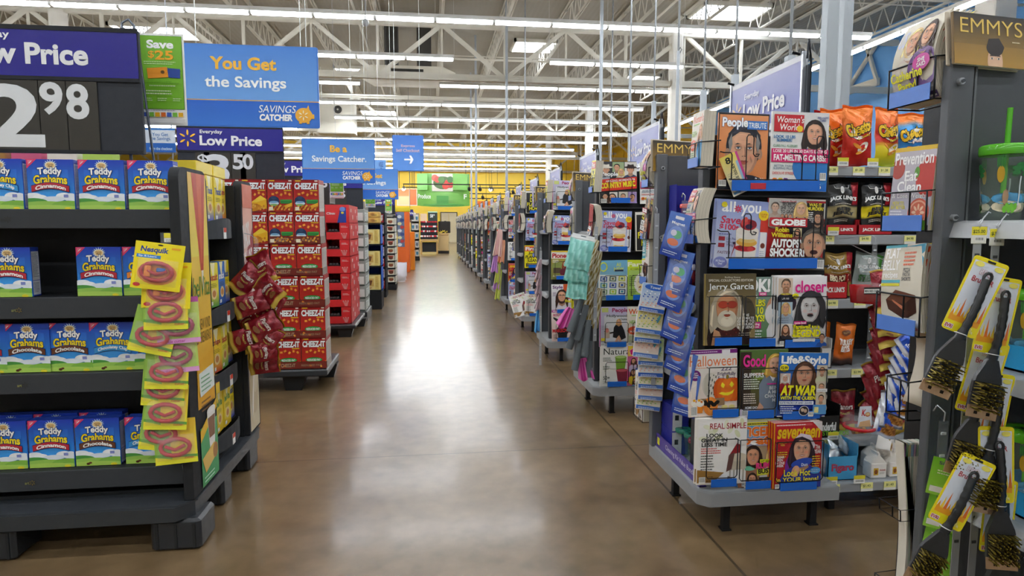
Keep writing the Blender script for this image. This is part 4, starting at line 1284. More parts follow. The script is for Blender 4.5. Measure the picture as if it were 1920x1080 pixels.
# ---- boxes of bear-shaped cookies; the mascot is left out
def teddy_mesh(flav, rib, blank=False):
    w_, h_, d_ = .163, .188, .052
    g = G('paper')
    g.box(-w_ / 2, w_ / 2, 0, d_, 0, h_, '2a49b8', 'paper', b=.0015)
    a = Art(g, 163, 188, x0=-w_ / 2, y0=-.0003, eps=.0001)
    a.gr(0, 0, 163, 188, '2f9be8', '1f3fc0'); a.gr(20, 30, 123, 120, '3fa8ee', '2a6ad8')
    a.poly([(0, 188), (36, 188), (0, 152)], 'e0356c'); a.poly([(5, 185), (26, 185), (5, 165)], 'f07a96'); a.r(8, 176, 12, 2, 'ffffff', rot=45)
    for k in range(16): a.e(84 + 12 * math.cos(k * PI / 8), 166 + 10 * math.sin(k * PI / 8), 13, 2.2, 'cfe4f4', rot=math.degrees(math.atan2(10 * math.sin(k * PI / 8), 12 * math.cos(k * PI / 8))), n=6)
    a.e(84, 166, 18, 13, 'f4ead0'); a.e(84, 166, 15, 10, 'e8c88a'); a.t('Honey\nMaid', 73, 160, 22, 12, '8a5a20')
    a.t('Teddy', 38, 122, 84, 34, 'ffffff', b=.035, out='16246c', ob=.045, arc=3)
    a.t('Grahams', 22, 94, 118, 33, 'f6dc1c', b=.035, out='16246c', ob=.045, arc=4)
    n = 12; P = []
    for i in range(n + 1): P.append((14 + 132 * i / n, 64 + 13 * math.sin(PI * i / n)))
    Q = [(x - 1 if x < 80 else x + 1, y + 26) for x, y in P]
    a.poly(P[:7] + Q[:7][::-1], '14205c'); a.poly(P[6:] + Q[6:][::-1], '14205c')
    P2 = [(x, y + 2) for x, y in P]; Q2 = [(x, y + 24) for x, y in P]
    for k in range(n): a.poly([P2[k], P2[k + 1], Q2[k + 1], Q2[k]], rib)
    a.t(flav, 28, 71, 106, 15 if len(flav) < 12 else 16, 'ffffff', b=.035, arc=11)
    a.e(20, 50, 30, 13, 'eef4fa'); a.e(42, 44, 26, 12, 'f6fafd'); a.e(126, 50, 28, 14, 'f4f8fc'); a.e(150, 46, 24, 16, 'eaf2fa'); a.e(90, 40, 40, 10, 'e4eef8')
    a.e(20, 26, 52, 17, '4c9a40'); a.e(60, 14, 90, 18, '9ccc58'); a.e(140, 14, 60, 20, '84bc48'); a.e(70, 4, 120, 14, 'b4d860')
    a.e(138, 4, 12, 6, 'e8dc30', n=12); a.r(126, 46, 16, 11, '8490d0')
    if 'Choco' in flav:
        a.e(44, 8, 7, 5, '5a3418', n=8); a.e(52, 12, 6, 4, '6a4020', n=8)
    b = Art(g, 52, 188, mp=lambda u, v, l: (w_ / 2 + .0003 + l, u * .001, v * .001), eps=.0001)
    b.r(4, 6, 44, 166, 'dfe2ea'); b.lines(7, 164, 38, 17, 5.6, '56607c', 2); b.r(4, 60, 44, 2, '2a49b8'); b.lines(7, 50, 38, 7, 5.6, '56607c', 2)
    return g.mesh('snack_box')


TD = {'c': (teddy_mesh('Cinnamon', 'b8283a'), 'red cinnamon ribbon'), 'h': (teddy_mesh('Chocolate', '6a3c26'), 'brown chocolate ribbon'),
      'p': (teddy_mesh('Chocolatey Chip', '3c9adc'), 'light blue chocolatey chip ribbon'), 'o': (teddy_mesh('Honey', 'f09030'), 'orange honey ribbon')}
rows = [(1.316, 2.6, [(-45, 'p'), (52, 'c'), (148, 'c'), (241, 'c')], 'top shelf'), (.986, 2.6, [(-30, 'c'), (143, 'c'), (230, 'o')], 'second shelf'),
        (.694, 2.6, [(-76, 'c'), (8, 'h'), (89, 'h'), (170, 'p'), (252, 'h')], 'third shelf'), (.313, 2.6, [(-36, 'c'), (54, 'c'), (142, 'h'), (235, 'p')], 'bottom shelf')]
random.seed(3)
for (z, Y, lst, where) in rows:
    zf = z - .064
    yy = {1.316: 350, .986: 500, .694: 650, .313: 830}[z]
    for k, (xp, fl) in enumerate(lst):
        x = at(xp, yy, Y=Y)[0] + .0815
        o = obj('snack_box', TD[fl][0], None, (x, Y, zf if z < 1 else zf), R(random.uniform(-2.5, 1.5)))
        o.location.z = z - .002
        tag(o, 'blue cookie box with %s, %s, %s from the corner' % (TD[fl][1], where, ORD[len(lst) - 1 - k]), 'snack box', 'blue cookie boxes on the front shelves')
for k, xp in enumerate((20, 105, 190)):
    x = at(xp, 790, Y=2.69)[0]
    o = obj('snack_box', TD['ch'[k % 2]][0], None, (x, 2.69, .311), 0)
    tag(o, 'blue cookie box in the row behind on the bottom shelf, %s from the corner' % ORD[2 - k], 'snack box', 'blue cookie boxes on the front shelves')
# risers the boxes stand on (false bottoms of the shelves)
for (a, b) in LIP:
    g = GW(D, 'board'); g.box(-2.39, -.99, 2.565, 2.785, b - .01, b - .003, BLK); g.build('shelf_insert', D)


# ---- yellow cracker boxes on the side shelves
def cracker_mesh(c0, c1, txt, tc, w_=.105, h_=.2, d_=.05):
    g = G('paper'); g.box(-w_ / 2, w_ / 2, 0, d_, 0, h_, c0, 'paper', b=.0015)
    W, H = w_ * 1000, h_ * 1000
    a = Art(g, W, H, x0=-w_ / 2, y0=-.0003, eps=.0001)
    a.gr(0, H * .3, W, H * .7, c0, c0); a.gr(0, 0, W, H * .36, c1, c0); a.poly([(W * .2, H), (W * .7, H), (W * .5, H * .62)], 'f8f0c0'); a.t(txt, W * .1, H * .6, W * .8, H * .16, tc, b=.03)
    a.e(W * .5, H * .3, W * .28, H * .13, 'e8cf96'); a.e(W * .5, H * .3, W * .18, H * .08, 'c8884c'); a.lines(W * .15, H * .52, W * .7, 3, 7, '606030', 2.4); a.r(W * .1, H * .05, W * .25, H * .08, 'f4f4f0')
    return g.mesh('cracker_box')


CR = [(cracker_mesh('f4d83a', 'd8b020', 'belVita', '3c8c3c'), 'yellow'), (cracker_mesh('efe04c', '58a050', 'biscuit', 'c02c3c'), 'yellow-green'), (cracker_mesh('3c78c8', '2450a0', 'snack', 'ffffff'), 'blue'),
      (cracker_mesh('f6dc2c', '2448b8', 'Triscuit', '1c50a8'), 'yellow and blue'), (cracker_mesh('f2cc3a', 'c84c3c', 'crisps', 'a82838'), 'yellow and red')]
SR = [(1.205, [0, 3, 3, 4], 'top'), (.825, [0, 1, 2, 3], 'second'), (.525, [0, 4, 1, 3], 'third'), (.245, [4, 0, 0, 3], 'bottom')]
for z, lst, nm in SR:
    for k, ci in enumerate(lst):
        y = 2.868 + k * .111
        dx = .03 * math.sin(PI * (k + .5) / 4)
        o = obj('cracker_box', CR[ci][0], None, (-.985 - .02 + dx, y, z + (.07 if z > 1 else .062)), PI / 2 + R(random.uniform(-4, 4)))
        tag(o, '%s upright cracker box, %s bowed side shelf, %s from the front' % (CR[ci][1], nm, ORD[k]), 'cracker box', 'cracker boxes on the bowed side shelves')
    g = GW(D, 'board'); g.box(-1.265, -.99, 2.815, 3.255, z + .054, z + .06 + (.008 if z > 1 else 0), BLK); g.build('shelf_insert', D)
for k, (ci, y, rz) in enumerate(((0, 2.9, 90), (3, 3.05, 84), (2, 3.17, 97))):
    o = obj('cracker_box', CR[ci][0], None, (-1.02, y, 1.478), 0, (R(-90), 0, R(rz)))
    o.location = (-1.0, y - (.02 if k < 2 else 0), 1.478 + .05)
    o.rotation_euler = (R(-90), 0, R((0, 3, -4)[k])); o.location = (-1.03 - .115 * (k == 2), (2.83, 3.04, 2.93)[k], 1.5285)
    tag(o, '%s cracker box lying flat on the upright ones, %s from the front' % (CR[ci][1], ORD[k]), 'cracker box', 'cracker boxes lying on the top shelf')
for k, y in enumerate((2.86,)):
    o = obj('cracker_box', CR[4][0], None, (-1.0, y, .509), 0)
    o.rotation_euler = (R(-90), 0, 0); o.location = (-1.0, y, .5605)
    tag(o, 'yellow and red cracker box lying across the bottom bowed shelf boxes', 'cracker box')


# ---- blister cards on a clip strip (toy lips and cookie cutters; characters left out)
def ring(cx, cz, rx, rz, n=14, y=0, ph=0):
    return [(cx + rx * math.cos(2 * PI * i / n + ph), y, cz + rz * math.sin(2 * PI * i / n + ph)) for i in range(n)]


def blister_mesh(kind):
    g = G('paper')
    W = .165 if kind == 'y' else .15
    H = .17
    g.box(-W / 2, W / 2, 0, .0008, -H, 0, {'y': 'f6e11e', 'g': 'c6dc4a', 'p': 'd88ac8'}[kind])
    a = Art(g, W * 1000, 170, x0=-W / 2, y0=-.0004, z0=-H, eps=.00012)
    w_ = W * 1000
    if kind == 'y':
        a.r(0, 0, w_, 170, 'f6e218'); a.t('Nesquik', 18, 128, 92, 26, '203c98', b=.03, it=.1); a.r(8, 112, 80, 12, '3a88d0'); a.t('Sip & Learn', 14, 114, 60, 8); a.e(w_ / 2, 60, 66, 42, 'f09030'); a.e(20, 14, 12, 7, 'd03030'); a.r(w_ - 44, 150, 30, 7, 'f0a820')
    elif kind == 'g':
        a.gr(0, 0, w_, 170, 'f0e83c', 'f0c040'); a.poly([(0, 170), (0, 30), (60, 18), (50, 170)], '9cc850'); a.poly([(0, 30), (150, 20), (150, 30), (0, 40)], '68a838'); a.r(0, 0, w_, 12, 'f0ec38'); a.t('cutter', 104, 16, 34, 8, 'c03c30')
    else:
        a.gr(0, 0, w_, 170, 'b4d850', 'd8e888'); a.r(0, 0, w_, 18, 'e8a8dc'); a.t('cookie cutter', 12, 3, 84, 12, 'c03c9c', it=.15); a.r(0, 150, w_, 20, 'c860b8')
        for k in range(40): a.e(10 + (k * 31) % 130, 24 + (k * 23) % 120, 2, 2, 'e8f0a0', n=6)
    a.e(w_ / 2, 162, 9, 3, '20200c', n=10)
    c = {'y': 'b81c24', 'g': 'c02430', 'p': 'a82850'}[kind]
    g.tube([(x, y - .008, z) for x, y, z in ring(0, -.105, .052, .032)], .008, c, 'gloss', n=6, closed=True)
    g.tube([(-.035, -.01, -.1), (0, -.012, -.115), (.035, -.01, -.1)], .0065, c, 'gloss', n=6)
    if kind == 'y':
        g.box(-.04, -.018, -.016, -.006, -.125, -.085, 'e88020', 'gloss', b=.002); g.box(.0, .03, -.016, -.008, -.105, -.09, '2060b0', 'gloss', b=.003)
    g.grid(lambda u, v: ((u - .5) * .135, -.001 - .018 * min(1, 3.5 * math.sin(PI * u)) * min(1, 2.5 * math.sin(PI * v)), -.155 + v * .095), 10, 8, 'ffffff', 'clear')
    return g.mesh('blister_card')


bl = {k: blister_mesh(k) for k in 'ygp'}
cs = at(325, 436, Y=2.51)
t = empty('clip_strip', cs, 'clear clip strip with yellow price tag hanging from the shelf corner', 'clip strip')
g = G('clear'); g.box(-.012, .012, 0, .001, -.92, 0, 'f0f4f8'); g.build('strip', t)
g = G('paper'); g.box(-.045, .03, -.0045, -.0035, -.045, .0, 'c0c8d0', 'clear'); g.box(-.032, .022, -.005, -.0045, -.036, -.002, 'f4f4f0')
a = Art(g, 54, 34, x0=-.032, y0=-.0052, z0=-.036); a.r(0, 16, 54, 18, 'f0e040'); a.t('2.98', 34, 20, 16, 8, '202020'); a.lines(6, 8, 40, 2, 5, '606060')
g.build('price_tag', t)
g = G('metal'); g.tube([(0, 0, 0), (.0, 0, .012), (.006, 0, .022), (0, 0, .032), (-.004, .02, .036), (0, .045, .03)], .0015, 'b8bcc0', n=5); g.build('hook', t)
cards = [('y', 294, 470, 8), ('y', 306, 505, 3), ('g', 302, 545, 0), ('p', 322, 572, -3), ('g', 292, 592, 14), ('p', 318, 628, -4), ('g', 307, 658, 3), ('g', 303, 690, 5), ('g', 306, 735, 4), ('g', 302, 775, 8), ('g', 318, 800, -3)]
KN = {'y': 'yellow toy-lips blister card', 'g': 'green and yellow cookie-cutter card', 'p': 'pink and lime cookie-cutter card'}
for k, (kd, xp, yp, rot) in enumerate(cards):
    p = at(xp + 8, yp - 14, Y=2.425 + k * .006 + .012 * (k % 2))
    o = obj('blister_card', bl[kd], None, p, 0, (R(-6), R(rot), R(4)))
    tag(o, '%s hanging on the clip strip, %s from the top' % (KN[kd], ORD[k]), 'blister card', 'carded toys on the corner clip strip')


# ---- foil bags: pillow with crimped ends
def pillow(g, W, H, T, colfn, seed=1, nx=14, ny=18, m='foil', crimp=.07, oz=0.0):
    rnd = random.Random(seed)
    ph = [rnd.uniform(0, 6) for _ in range(6)]
    def shape(u, v, sg):
        x = (u - .5) * W; z = v * H
        e = (math.sin(PI * u) ** .6) * (math.sin(PI * min(1, max(0, (v - crimp) / (1 - 2 * crimp)))) ** .55 if crimp < v < 1 - crimp else 0)
        x *= 1 - .06 * math.sin(PI * v)
        wr = .0025 * math.sin(u * 17 + ph[0] + v * 9) * math.sin(v * 21 + ph[1]) + .003 * math.sin(u * 7 + v * 13 + ph[2])
        return (x, -sg * (T / 2 * e) + wr * (.4 + e), z + .004 * math.sin(u * 8 + ph[3]) + oz)
    g.grid(lambda u, v: shape(u, v, 1), nx, ny, colfn, m)
    g.grid(lambda u, v: shape(u, v, -1), nx, ny, colfn, m)
    return lambda u, v, l: (lambda p: (p[0], p[1] - .0016 - l, p[2]))(shape(u / (W * 1000), v / (H * 1000), 1))


def maroon_mesh(seed):
    g = G('foil')
    def cf(u, v):
        if v < .055 or v > .96: return 'd8b848'
        if v < .12: return 'e0c25c'
        if .45 < v < .7 and .2 < u < .8: return '7c1424'
        return ('8c1828', '7a1020', '94202c')[int(u * 9 + v * 7) % 3]
    mp = pillow(g, .125, .19, .032, cf, seed)
    a = Art(g, 125, 190, mp=mp, eps=.0003)
    a.t('Planters', 22, 96, 80, 26, 'e8dcd8', b=.02, it=.12, arc=6); a.t('PEANUTS', 34, 78, 56, 10, 'd8c070'); a.e(62, 54, 26, 13, '8c5a34')
    return g.mesh('nut_bag')


mb = [maroon_mesh(s_) for s_ in (1, 2, 3)]
sp = at(478, 470, Y=3.3)
t = empty('clip_strip', (sp[0], 3.33, sp[2] + .06), 'white clip strip holding the maroon nut bags beside the snack display', 'clip strip')
g = G('clear'); g.box(-.01, .01, 0, .001, -.72, 0, 'f0f4f8'); g.build('strip', t)
g = G('metal'); g.tube([(0, 0, 0), (-.02, -.03, .02), (-.06, -.03, .03)], .002, 'a8acb0', n=5); g.build('hook', t)
bags = [(486, 505, -25, 1.05), (455, 525, 40, 1), (500, 545, -48, .95), (462, 570, 70, 1), (500, 580, 25, 1), (458, 600, -30, .95), (487, 612, 60, 1), (455, 635, 74, 1), (506, 610, -15, .9), (480, 640, 80, .95), (496, 640, 35, .9), (486, 662, 84, .85), (487, 672, 80, .85), (488, 684, 86, .85)]
for k, (xp, yp, rot, s_) in enumerate(bags):
    p = at(xp + 6, yp, Y=3.26 - .035 * (k % 4) + .02 * (k % 2))
    o = obj('nut_bag', mb[k % 3], None, p, 0, (R(-20 if abs(rot) > 50 else -12), R(rot), R(-8)))
    s_ *= .88
    o.scale = (s_,) * 3
    # hang about its middle
    o.location = Vector(p) - (o.rotation_euler.to_matrix() @ Vector((0, 0, .09 * s_)))
    tag(o, 'glossy maroon nut bag with gold ends on the hanging strip, %s from the top' % ORD[k], 'nut bag', 'maroon nut bags on the hanging strip')


# ---- red cracker stack
def cheez_mesh(kind):
    w_, h_, d_ = .183, .236, .07
    g = G('paper'); g.box(-w_ / 2, w_ / 2, 0, d_, 0, h_, 'b8201c', 'paper', b=.0015)
    a = Art(g, 183, 236, x0=-w_ / 2, y0=-.0003, eps=.0002)
    a.gr(0, 0, 183, 236, 'c83020', 'b01818'); a.r(0, 226, 183, 10, '8c1414'); a.r(14, 222, 40, 8, 'f0c828'); a.r(154, 222, 22, 9, 'f0e8d8')
    a.t('CHEEZ-IT', 8, 164, 168, 48, 'ffffff', b=.05, out='5a0c0c', ob=.03); a.r(118, 152, 56, 7, 'e8c030')
    for k, (x, y) in enumerate(((30, 130), (58, 140), (90, 126), (120, 138), (150, 128))): a.r(x, y - 10, 20, 16, 'f09430', rot=k * 31); a.r(x + 6, y - 5, 7, 6, 'f8b860', rot=k * 31)
    if kind == 'cheese':
        a.poly([(76, 70), (140, 118), (183, 90), (183, 20), (76, 30)], 'f0b41c'); a.poly([(76, 70), (140, 118), (183, 90), (110, 66)], 'f8cc3c'); a.e(60, 30, 90, 30, 'd88a1c')
        for k in range(20): a.r(6 + (k * 37) % 160, 6 + (k * 17) % 40, 15, 12, ('e8a030', 'd08018', 'f0b848')[k % 3], rot=k * 23)
        a.r(18, 16, 30, 22, 'f0e0b0')
    elif kind == 'fat':
        a.poly([(100, 20), (183, 60), (183, 6), (100, 6)], 'f0b424'); a.e(92, 68, 60, 18, '2c8c3c'); a.e(92, 66, 62, 16, '3aa04a'); a.t('REDUCED FAT', 42, 58, 98, 16, 'ffffff', b=.03)
        for k in range(14): a.r(4 + (k * 41) % 160, 6 + (k * 19) % 34, 16, 13, ('e88c28', 'd87018', 'f0a840')[k % 3], rot=k * 27)
    else:
        a.e(46, 74, 40, 40, '1c3458'); a.e(46, 60, 36, 12, 'd8e4ec'); a.e(46, 70, 30, 8, '7cb0d0'); a.e(46, 48, 30, 8, '88b868'); a.e(46, 100, 18, 14, '30486c')
        a.r(92, 62, 84, 26, '3a9a44'); a.r(96, 58, 78, 20, '2c8438'); a.poly([(120, 44), (176, 66), (176, 40), (128, 24)], 'f0b424')
        for k in range(22): a.r(4 + (k * 37) % 162, 4 + (k * 13) % 36, 14, 11, ('e89a30', 'c87818', 'f0b448')[k % 3], rot=k * 29)
        a.r(10, 8, 30, 26, 'f0e4c4')
    b = Art(g, 70, 236, mp=lambda u, v, l: (w_ / 2 + .0003 + l, u * .001, v * .001), eps=.0002)
    b.r(0, 0, 70, 236, 'd8d0c8'); b.r(0, 204, 70, 32, 'b02020'); b.lines(6, 190, 56, 26, 6.6, '6c6460', 2.4)
    return g.mesh('cracker_carton')


ch = {k: cheez_mesh(k) for k in ('cheese', 'fat', 'lake')}
ZR = [.17 + .2385 * k for k in range(6)]
t = empty('pallet', (-1.2, 5.2, 0), 'black pallet carrying the red cracker carton stack', 'pallet')
g = GW(t); g.box(-1.9, -.8, 4.86, 5.5, .11, .165, '33363a', b=.01); g.build('deck', t)
for (x0, y0) in ((-1.14, 4.9), (-.96, 5.3), (-1.75, 4.9)):
    g = GW(t); g.prism([(x0 + .02, 0), (x0 + .14, 0), (x0 + .17, .11), (x0, .11)], y0, y0 + .13, '1c1e20'); g.build('block', t)
for r_ in range(6):
    z = ZR[r_]
    lev = ORD[r_]
    # left column of cheese cartons
    for c_ in range(2):
        x = -1.298 - c_ * .186
        o = obj('cracker_carton', ch['cheese'], None, (x + random.uniform(-.004, .004), 4.9, z), R(random.uniform(-1.5, 1.5)))
        tag(o, 'red cracker carton with cheese picture in the %s column, %s layer up' % (('middle', 'outer')[c_], lev), 'carton', 'red cracker cartons of the pallet stack')
    kind = 'lake' if r_ >= 4 else 'fat'
    sh = .012 * (r_ < 3) - .008 * (r_ > 3)
    for c_ in range(2):
        for d_ in range(3):
            x = -1.1 + c_ * .188 + sh
            o = obj('cracker_carton', ch[kind], None, (x, 4.895 + d_ * .073, z + .002 * d_), R(random.uniform(-.8, .8)))
            tag(o, 'red cracker carton, %s layer up, %s column by the aisle, %s from the front' % (lev, ('inner', 'outer')[c_], ORD[d_]), 'carton', 'red cracker cartons of the pallet stack')
    if r_ != 5:
        tr = G('paper'); tr.box(-.19, .19, 0, .002, 0, .055, '7c2a20'); tr.box(-.19, -.188, 0, .222, 0, .055, '8c3426'); tr.box(.188, .19, 0, .222, 0, .055, '9c8c80')
        a = Art(tr, 380, 55, x0=-.19, y0=-.0003, eps=.0003); a.t('CHEEZ-IT', 40, 14, 106, 28, 'b89878', b=.03); a.t('REDUCED FAT', 190, 18, 150, 16, 'a88468')
        o = tr.build('carton_tray', None, (-1.006 + sh, 4.888, z - .0005))
        tag(o, 'brown printed cardboard tray around the %s layer of red cartons' % lev, 'tray', 'cardboard trays in the cracker stack')


# ---- red energy-bar shipper cases
def bar_case(top):
    g = G('paper'); W, H, Dp = .262, .19, .42
    if top:
        g.box(0, W, 0, Dp, 0, .2, 'd8282c'); a = Art(g, 262, 200, y0=-.0004, eps=.0004)
        a.gr(0, 0, 262, 200, 'd02428', 'e03436'); a.poly([(130, 0), (230, 0), (230, 170), (170, 170)], '24409c'); a.e(190, 150, 32, 26, '6c8cd0'); a.e(190, 110, 16, 12, 'e8c840'); a.t('Clinic', 14, 90, 96, 26, 'f0e8e8', it=.1)
    else:
        for (x0, x1, y0, y1, z0, z1) in ((0, .004, 0, Dp, 0, H), (W - .004, W, 0, Dp, 0, H), (0, W, 0, Dp, 0, .004), (0, W, Dp - .004, Dp, 0, H), (0, W, 0, .004, 0, .085), (.15, W, 0, .004, .085, H), (0, W, .06, Dp, H - .004, H)): g.box(x0, x1, y0, y1, z0, z1, 'd8282c')
        g.box(.01, W - .01, .02, Dp - .02, .004, .1, '2c1416')
        a = Art(g, 262, 190, y0=-.0004, eps=.0004); a.lines(168, 150, 74, 2, 12, 'f0c0c0', 5)
        for k in range(3): a.r(176 + k * 18, 14, 13, 62, 'eeb4b0', rot=24 - k * 20); a.r(178 + k * 18, 18, 9, 52, 'd87070', rot=24 - k * 20)
        for k in range(3): g.box(.03 + k * .035, .055 + k * .035, .012, .05, .1, .118, '5c5a5c', 'foil')
    b = Art(g, 420, 190, mp=lambda u, v, l: (W + .0003 + l, u * .001, v * .001), eps=.0004)
    b.r(150, 120, 60, 40, 'f0d8d4'); b.r(300, 40, 60, 50, 'f0d8d4')
    return g.mesh('bar_case')


bc = [bar_case(False), bar_case(True)]
t = empty('pallet', (-1.05, 7.8, 0), 'black pallet with feet under the red bar cases', 'pallet')
g = GW(t); g.box(-1.5, -.86, 7.2, 8.25, .1, .145, '2c2e31', b=.01); g.build('deck', t)
for (x0, y0) in ((-1.07, 7.25), (-1.0, 8.0)):
    g = GW(t); g.prism([(x0 + .02, 0), (x0 + .15, 0), (x0 + .18, .1), (x0, .1)], y0, y0 + .14, '1c1e20'); g.build('block', t)
for c_ in range(2):
    for r_ in range(7):
        o = obj('bar_case', bc[r_ == 6], None, (-1.175 + (.003 if r_ % 2 else 0), 7.3 + c_ * .425, .146 + r_ * .1915), 0)
        tag(o, 'red open-front bar case, %s up in the %s pile' % (ORD[r_], ('front', 'rear')[c_]), 'case', 'red bar cases stacked on the pallet')
# ---- grey and white cases stacked behind
g = G('paper'); g.box(-.12, .12, 0, .5, 0, .165, '9aa39c', b=.004)
b = Art(g, 500, 165, mp=lambda u, v, l: (.12 + .0004 + l, u * .001, v * .001), eps=.0004); b.r(20, 20, 200, 110, 'e8ece8'); b.r(260, 30, 200, 100, 'dfe6e2'); b.lines(40, 100, 160, 4, 20, '506058', 7); b.r(0, 0, 500, 14, '3c5048')
a = Art(g, 240, 165, x0=-.12, y0=-.0004, eps=.0004); a.r(130, 24, 90, 100, 'e4e8e2'); a.r(10, 0, 220, 16, '3c5048')
gc = g.mesh('grey_case')
t = empty('pallet', (-1.0, 8.75, 0), 'black pallet under the grey and white cases', 'pallet')
g = GW(t); g.box(-1.4, -.85, 8.4, 9.1, .0, .135, '2c2e31', b=.01); g.build('deck', t)
for r_ in range(8):
    o = obj('grey_case', gc, None, (-.985 + .004 * (r_ % 2), 8.45, .136 + r_ * .1675), 0)
    tag(o, 'grey and white drinks case in the pile behind the red ones, %s up' % ORD[r_], 'case', 'grey cases behind the red pile')

# ---- cookie tray display
D2 = empty('cookie_rack', (-.9, 9.9, 0), 'black and blue rack with yellow cookie trays standing past the red cases', 'rack')
g = GW(D2, 'board'); g.box(-1.1, -.755, 9.66, 10.1, 0, .27, '1e1f22', b=.005); g.build('base', D2)
g = GW(D2, 'board'); g.box(-1.1, -.755, 10.09, 10.1, .27, 1.28, '2a62c8'); g.box(-.76, -.755, 9.72, 10.1, .27, 1.28, '2a62c8'); g.box(-1.1, -1.095, 9.66, 10.1, .27, 1.28, '2a62c8'); g.build('back', D2)
for z in (.275, .64, .97, 1.28):
    g = GW(D2, 'board'); g.box(-1.1, -.755, 9.66, 10.1, z, z + .02, '18191c'); g.build('shelf', D2)
g = G('paper'); g.box(-.155, .155, 0, .3, 0, .22, 'ecd98c', b=.004)
a = Art(g, 310, 220, x0=-.155, y0=-.0005, eps=.0005); a.r(0, 0, 310, 220, 'f0dc90'); a.r(10, 50, 200, 120, 'd8b060'); a.poly([(20, 60), (120, 150), (190, 140), (170, 70)], '7a4a28'); a.r(228, 10, 60, 200, 'e8cc70'); a.lines(236, 190, 40, 9, 18, 'a07838', 7); a.t('Nutter', 30, 14, 150, 32, 'b84030', it=.1)
ct = g.mesh('cookie_tray')
for k, (z, dx) in enumerate(((.296, 0), (.661, 0), (.991, 0))):
    tag(obj('cookie_tray', ct, None, (-.925, 9.7, z), 0), 'yellow printed cookie tray on the %s shelf of the blue rack' % ('bottom', 'middle', 'upper')[k], 'tray', 'yellow cookie trays on the blue rack')
g = G('paper'); g.box(-.08, .08, 0, .2, 0, .085, 'dcae5c', b=.01); a = Art(g, 160, 85, x0=-.08, y0=-.0006, eps=.0005); a.e(50, 46, 34, 26, 'c88a40'); a.e(112, 40, 34, 26, 'e8c060'); a.t('Oats', 40, 28, 70, 22, '5a3010')
cb = g.mesh('cookie_pack')
k = 0
for z in (1.301, 1.388):
    for x in (-1.0, -.84):
        tag(obj('cookie_pack', cb, None, (x, 9.7, z), 0), 'tan cookie pack on top of the blue rack, %s of four' % ORD[k], 'cookie pack', 'tan cookie packs on the blue rack'); k += 1

# ---- further racks down the left side
def far_rack(px0, px1, Y, ztop, dep, label, shelves, body, items, side=None):
    x0, x1 = at(px0, 425, Y=Y)[0], at(px1, 425, Y=Y)[0]
    t = empty('merchandiser', ((x0 + x1) / 2, Y, 0), label, 'display rack')
    g = GW(t, 'board'); g.box(x0, x1, Y + dep - .02, Y + dep, .1, ztop, body); g.box(x0, x0 + .015, Y, Y + dep, .1, ztop, body); g.box(x1 - .015, x1, Y, Y + dep, .1, ztop, body); g.build('frame', t)
    g = GW(t, 'board'); g.box(x0, x1, Y, Y + dep, 0, .12, '1c1d1f'); g.build('base', t)
    for s_ in range(shelves):
        z = .14 + (ztop - .14) * s_ / shelves
        g = GW(t, 'board'); g.box(x0, x1, Y, Y + dep, z, z + .015, '222326'); g.build('shelf', t)
        if items:
            n = max(1, int((x1 - x0) / .11)); hh = (ztop - .14) / shelves
            for i in range(n):
                c = items[(s_ * 3 + i) % len(items)]
                wd = (x1 - x0 - .04) / n
                g = G('paper'); g.box(-wd * .46, wd * .46, 0, dep * .7, 0, hh * .78, c[0], b=.003); a = Art(g, wd * 920, hh * 780, x0=-wd * .46, y0=-.0006, eps=.0005)
                a.e(wd * 460, hh * 390, wd * 300, hh * 240, c[1]); a.r(wd * 100, hh * 560, wd * 700, hh * 120, c[2])
                o = g.build('product_pack', None, (x0 + .02 + wd * (i + .5), Y + .02, z + .0155))
                tag(o, '%s pack on %s, %s shelf from the floor, %s across' % (c[3], label.split(' with')[0].split(' in ')[0], ORD[s_], ORD[i]), 'snack pack', 'packs on ' + label.split(' with')[0])
    return t


far_rack(708, 722, 11.3, 1.5, .5, 'slim black wire rack with red and white packs', 7, '1e1f22', [('a82028', 'f0e0d8', 'e8e0e0', 'red'), ('d8d0d8', '8c5c98', 'a02030', 'white')])
far_rack(722, 741, 12.6, 1.42, .5, 'white rack with rows of ringed donut packs', 9, 'dcd8cc', [('ece6d4', '8a4a2c', 'd8cca0', 'white donut'), ('e4dcc8', '6a3420', 'c04030', 'cream donut')])
g = G('paper'); g.box(-.04, .04, 0, .03, .0, 1.0, 'f0dc20', b=.005); 
for k in range(4): g.box(-.03, .03, -.003, 0, .15 + .2 * k, .22 + .2 * k, '58604c')
t = empty('hanging_banner', at(742, 546, Y=13.4), 'tall yellow and black hanging tool strip beside the donut rack', 'strip'); t.location.z = .0
g.build('card', t); g = G('matte'); g.lathe([(.001, 1.5), (.05, 1.45), (.062, 1.3), (.05, 1.08), (.03, 1.0), (.001, 1.0)], '1a1a1c', n=12); g.build('brush_head', t)
g = G('foil')
for_b = []
mpw = pillow(g, .26, .3, .09, 'e8e4ea', 9, m='plastic'); wb = g.mesh('plastic_bag')
for k in range(5):
    p = at(751 + (k % 2), 540 - 13 * k, Y=14.6 - .05 * k)
    tag(obj('plastic_bag', wb, None, (p[0], 14.4 + .11 * k, .004 + .03 * k), R(20)), 'white plastic bag hanging by the orange tower, %s from the floor' % ORD[k], 'bag', 'white bags hanging by the aisle')
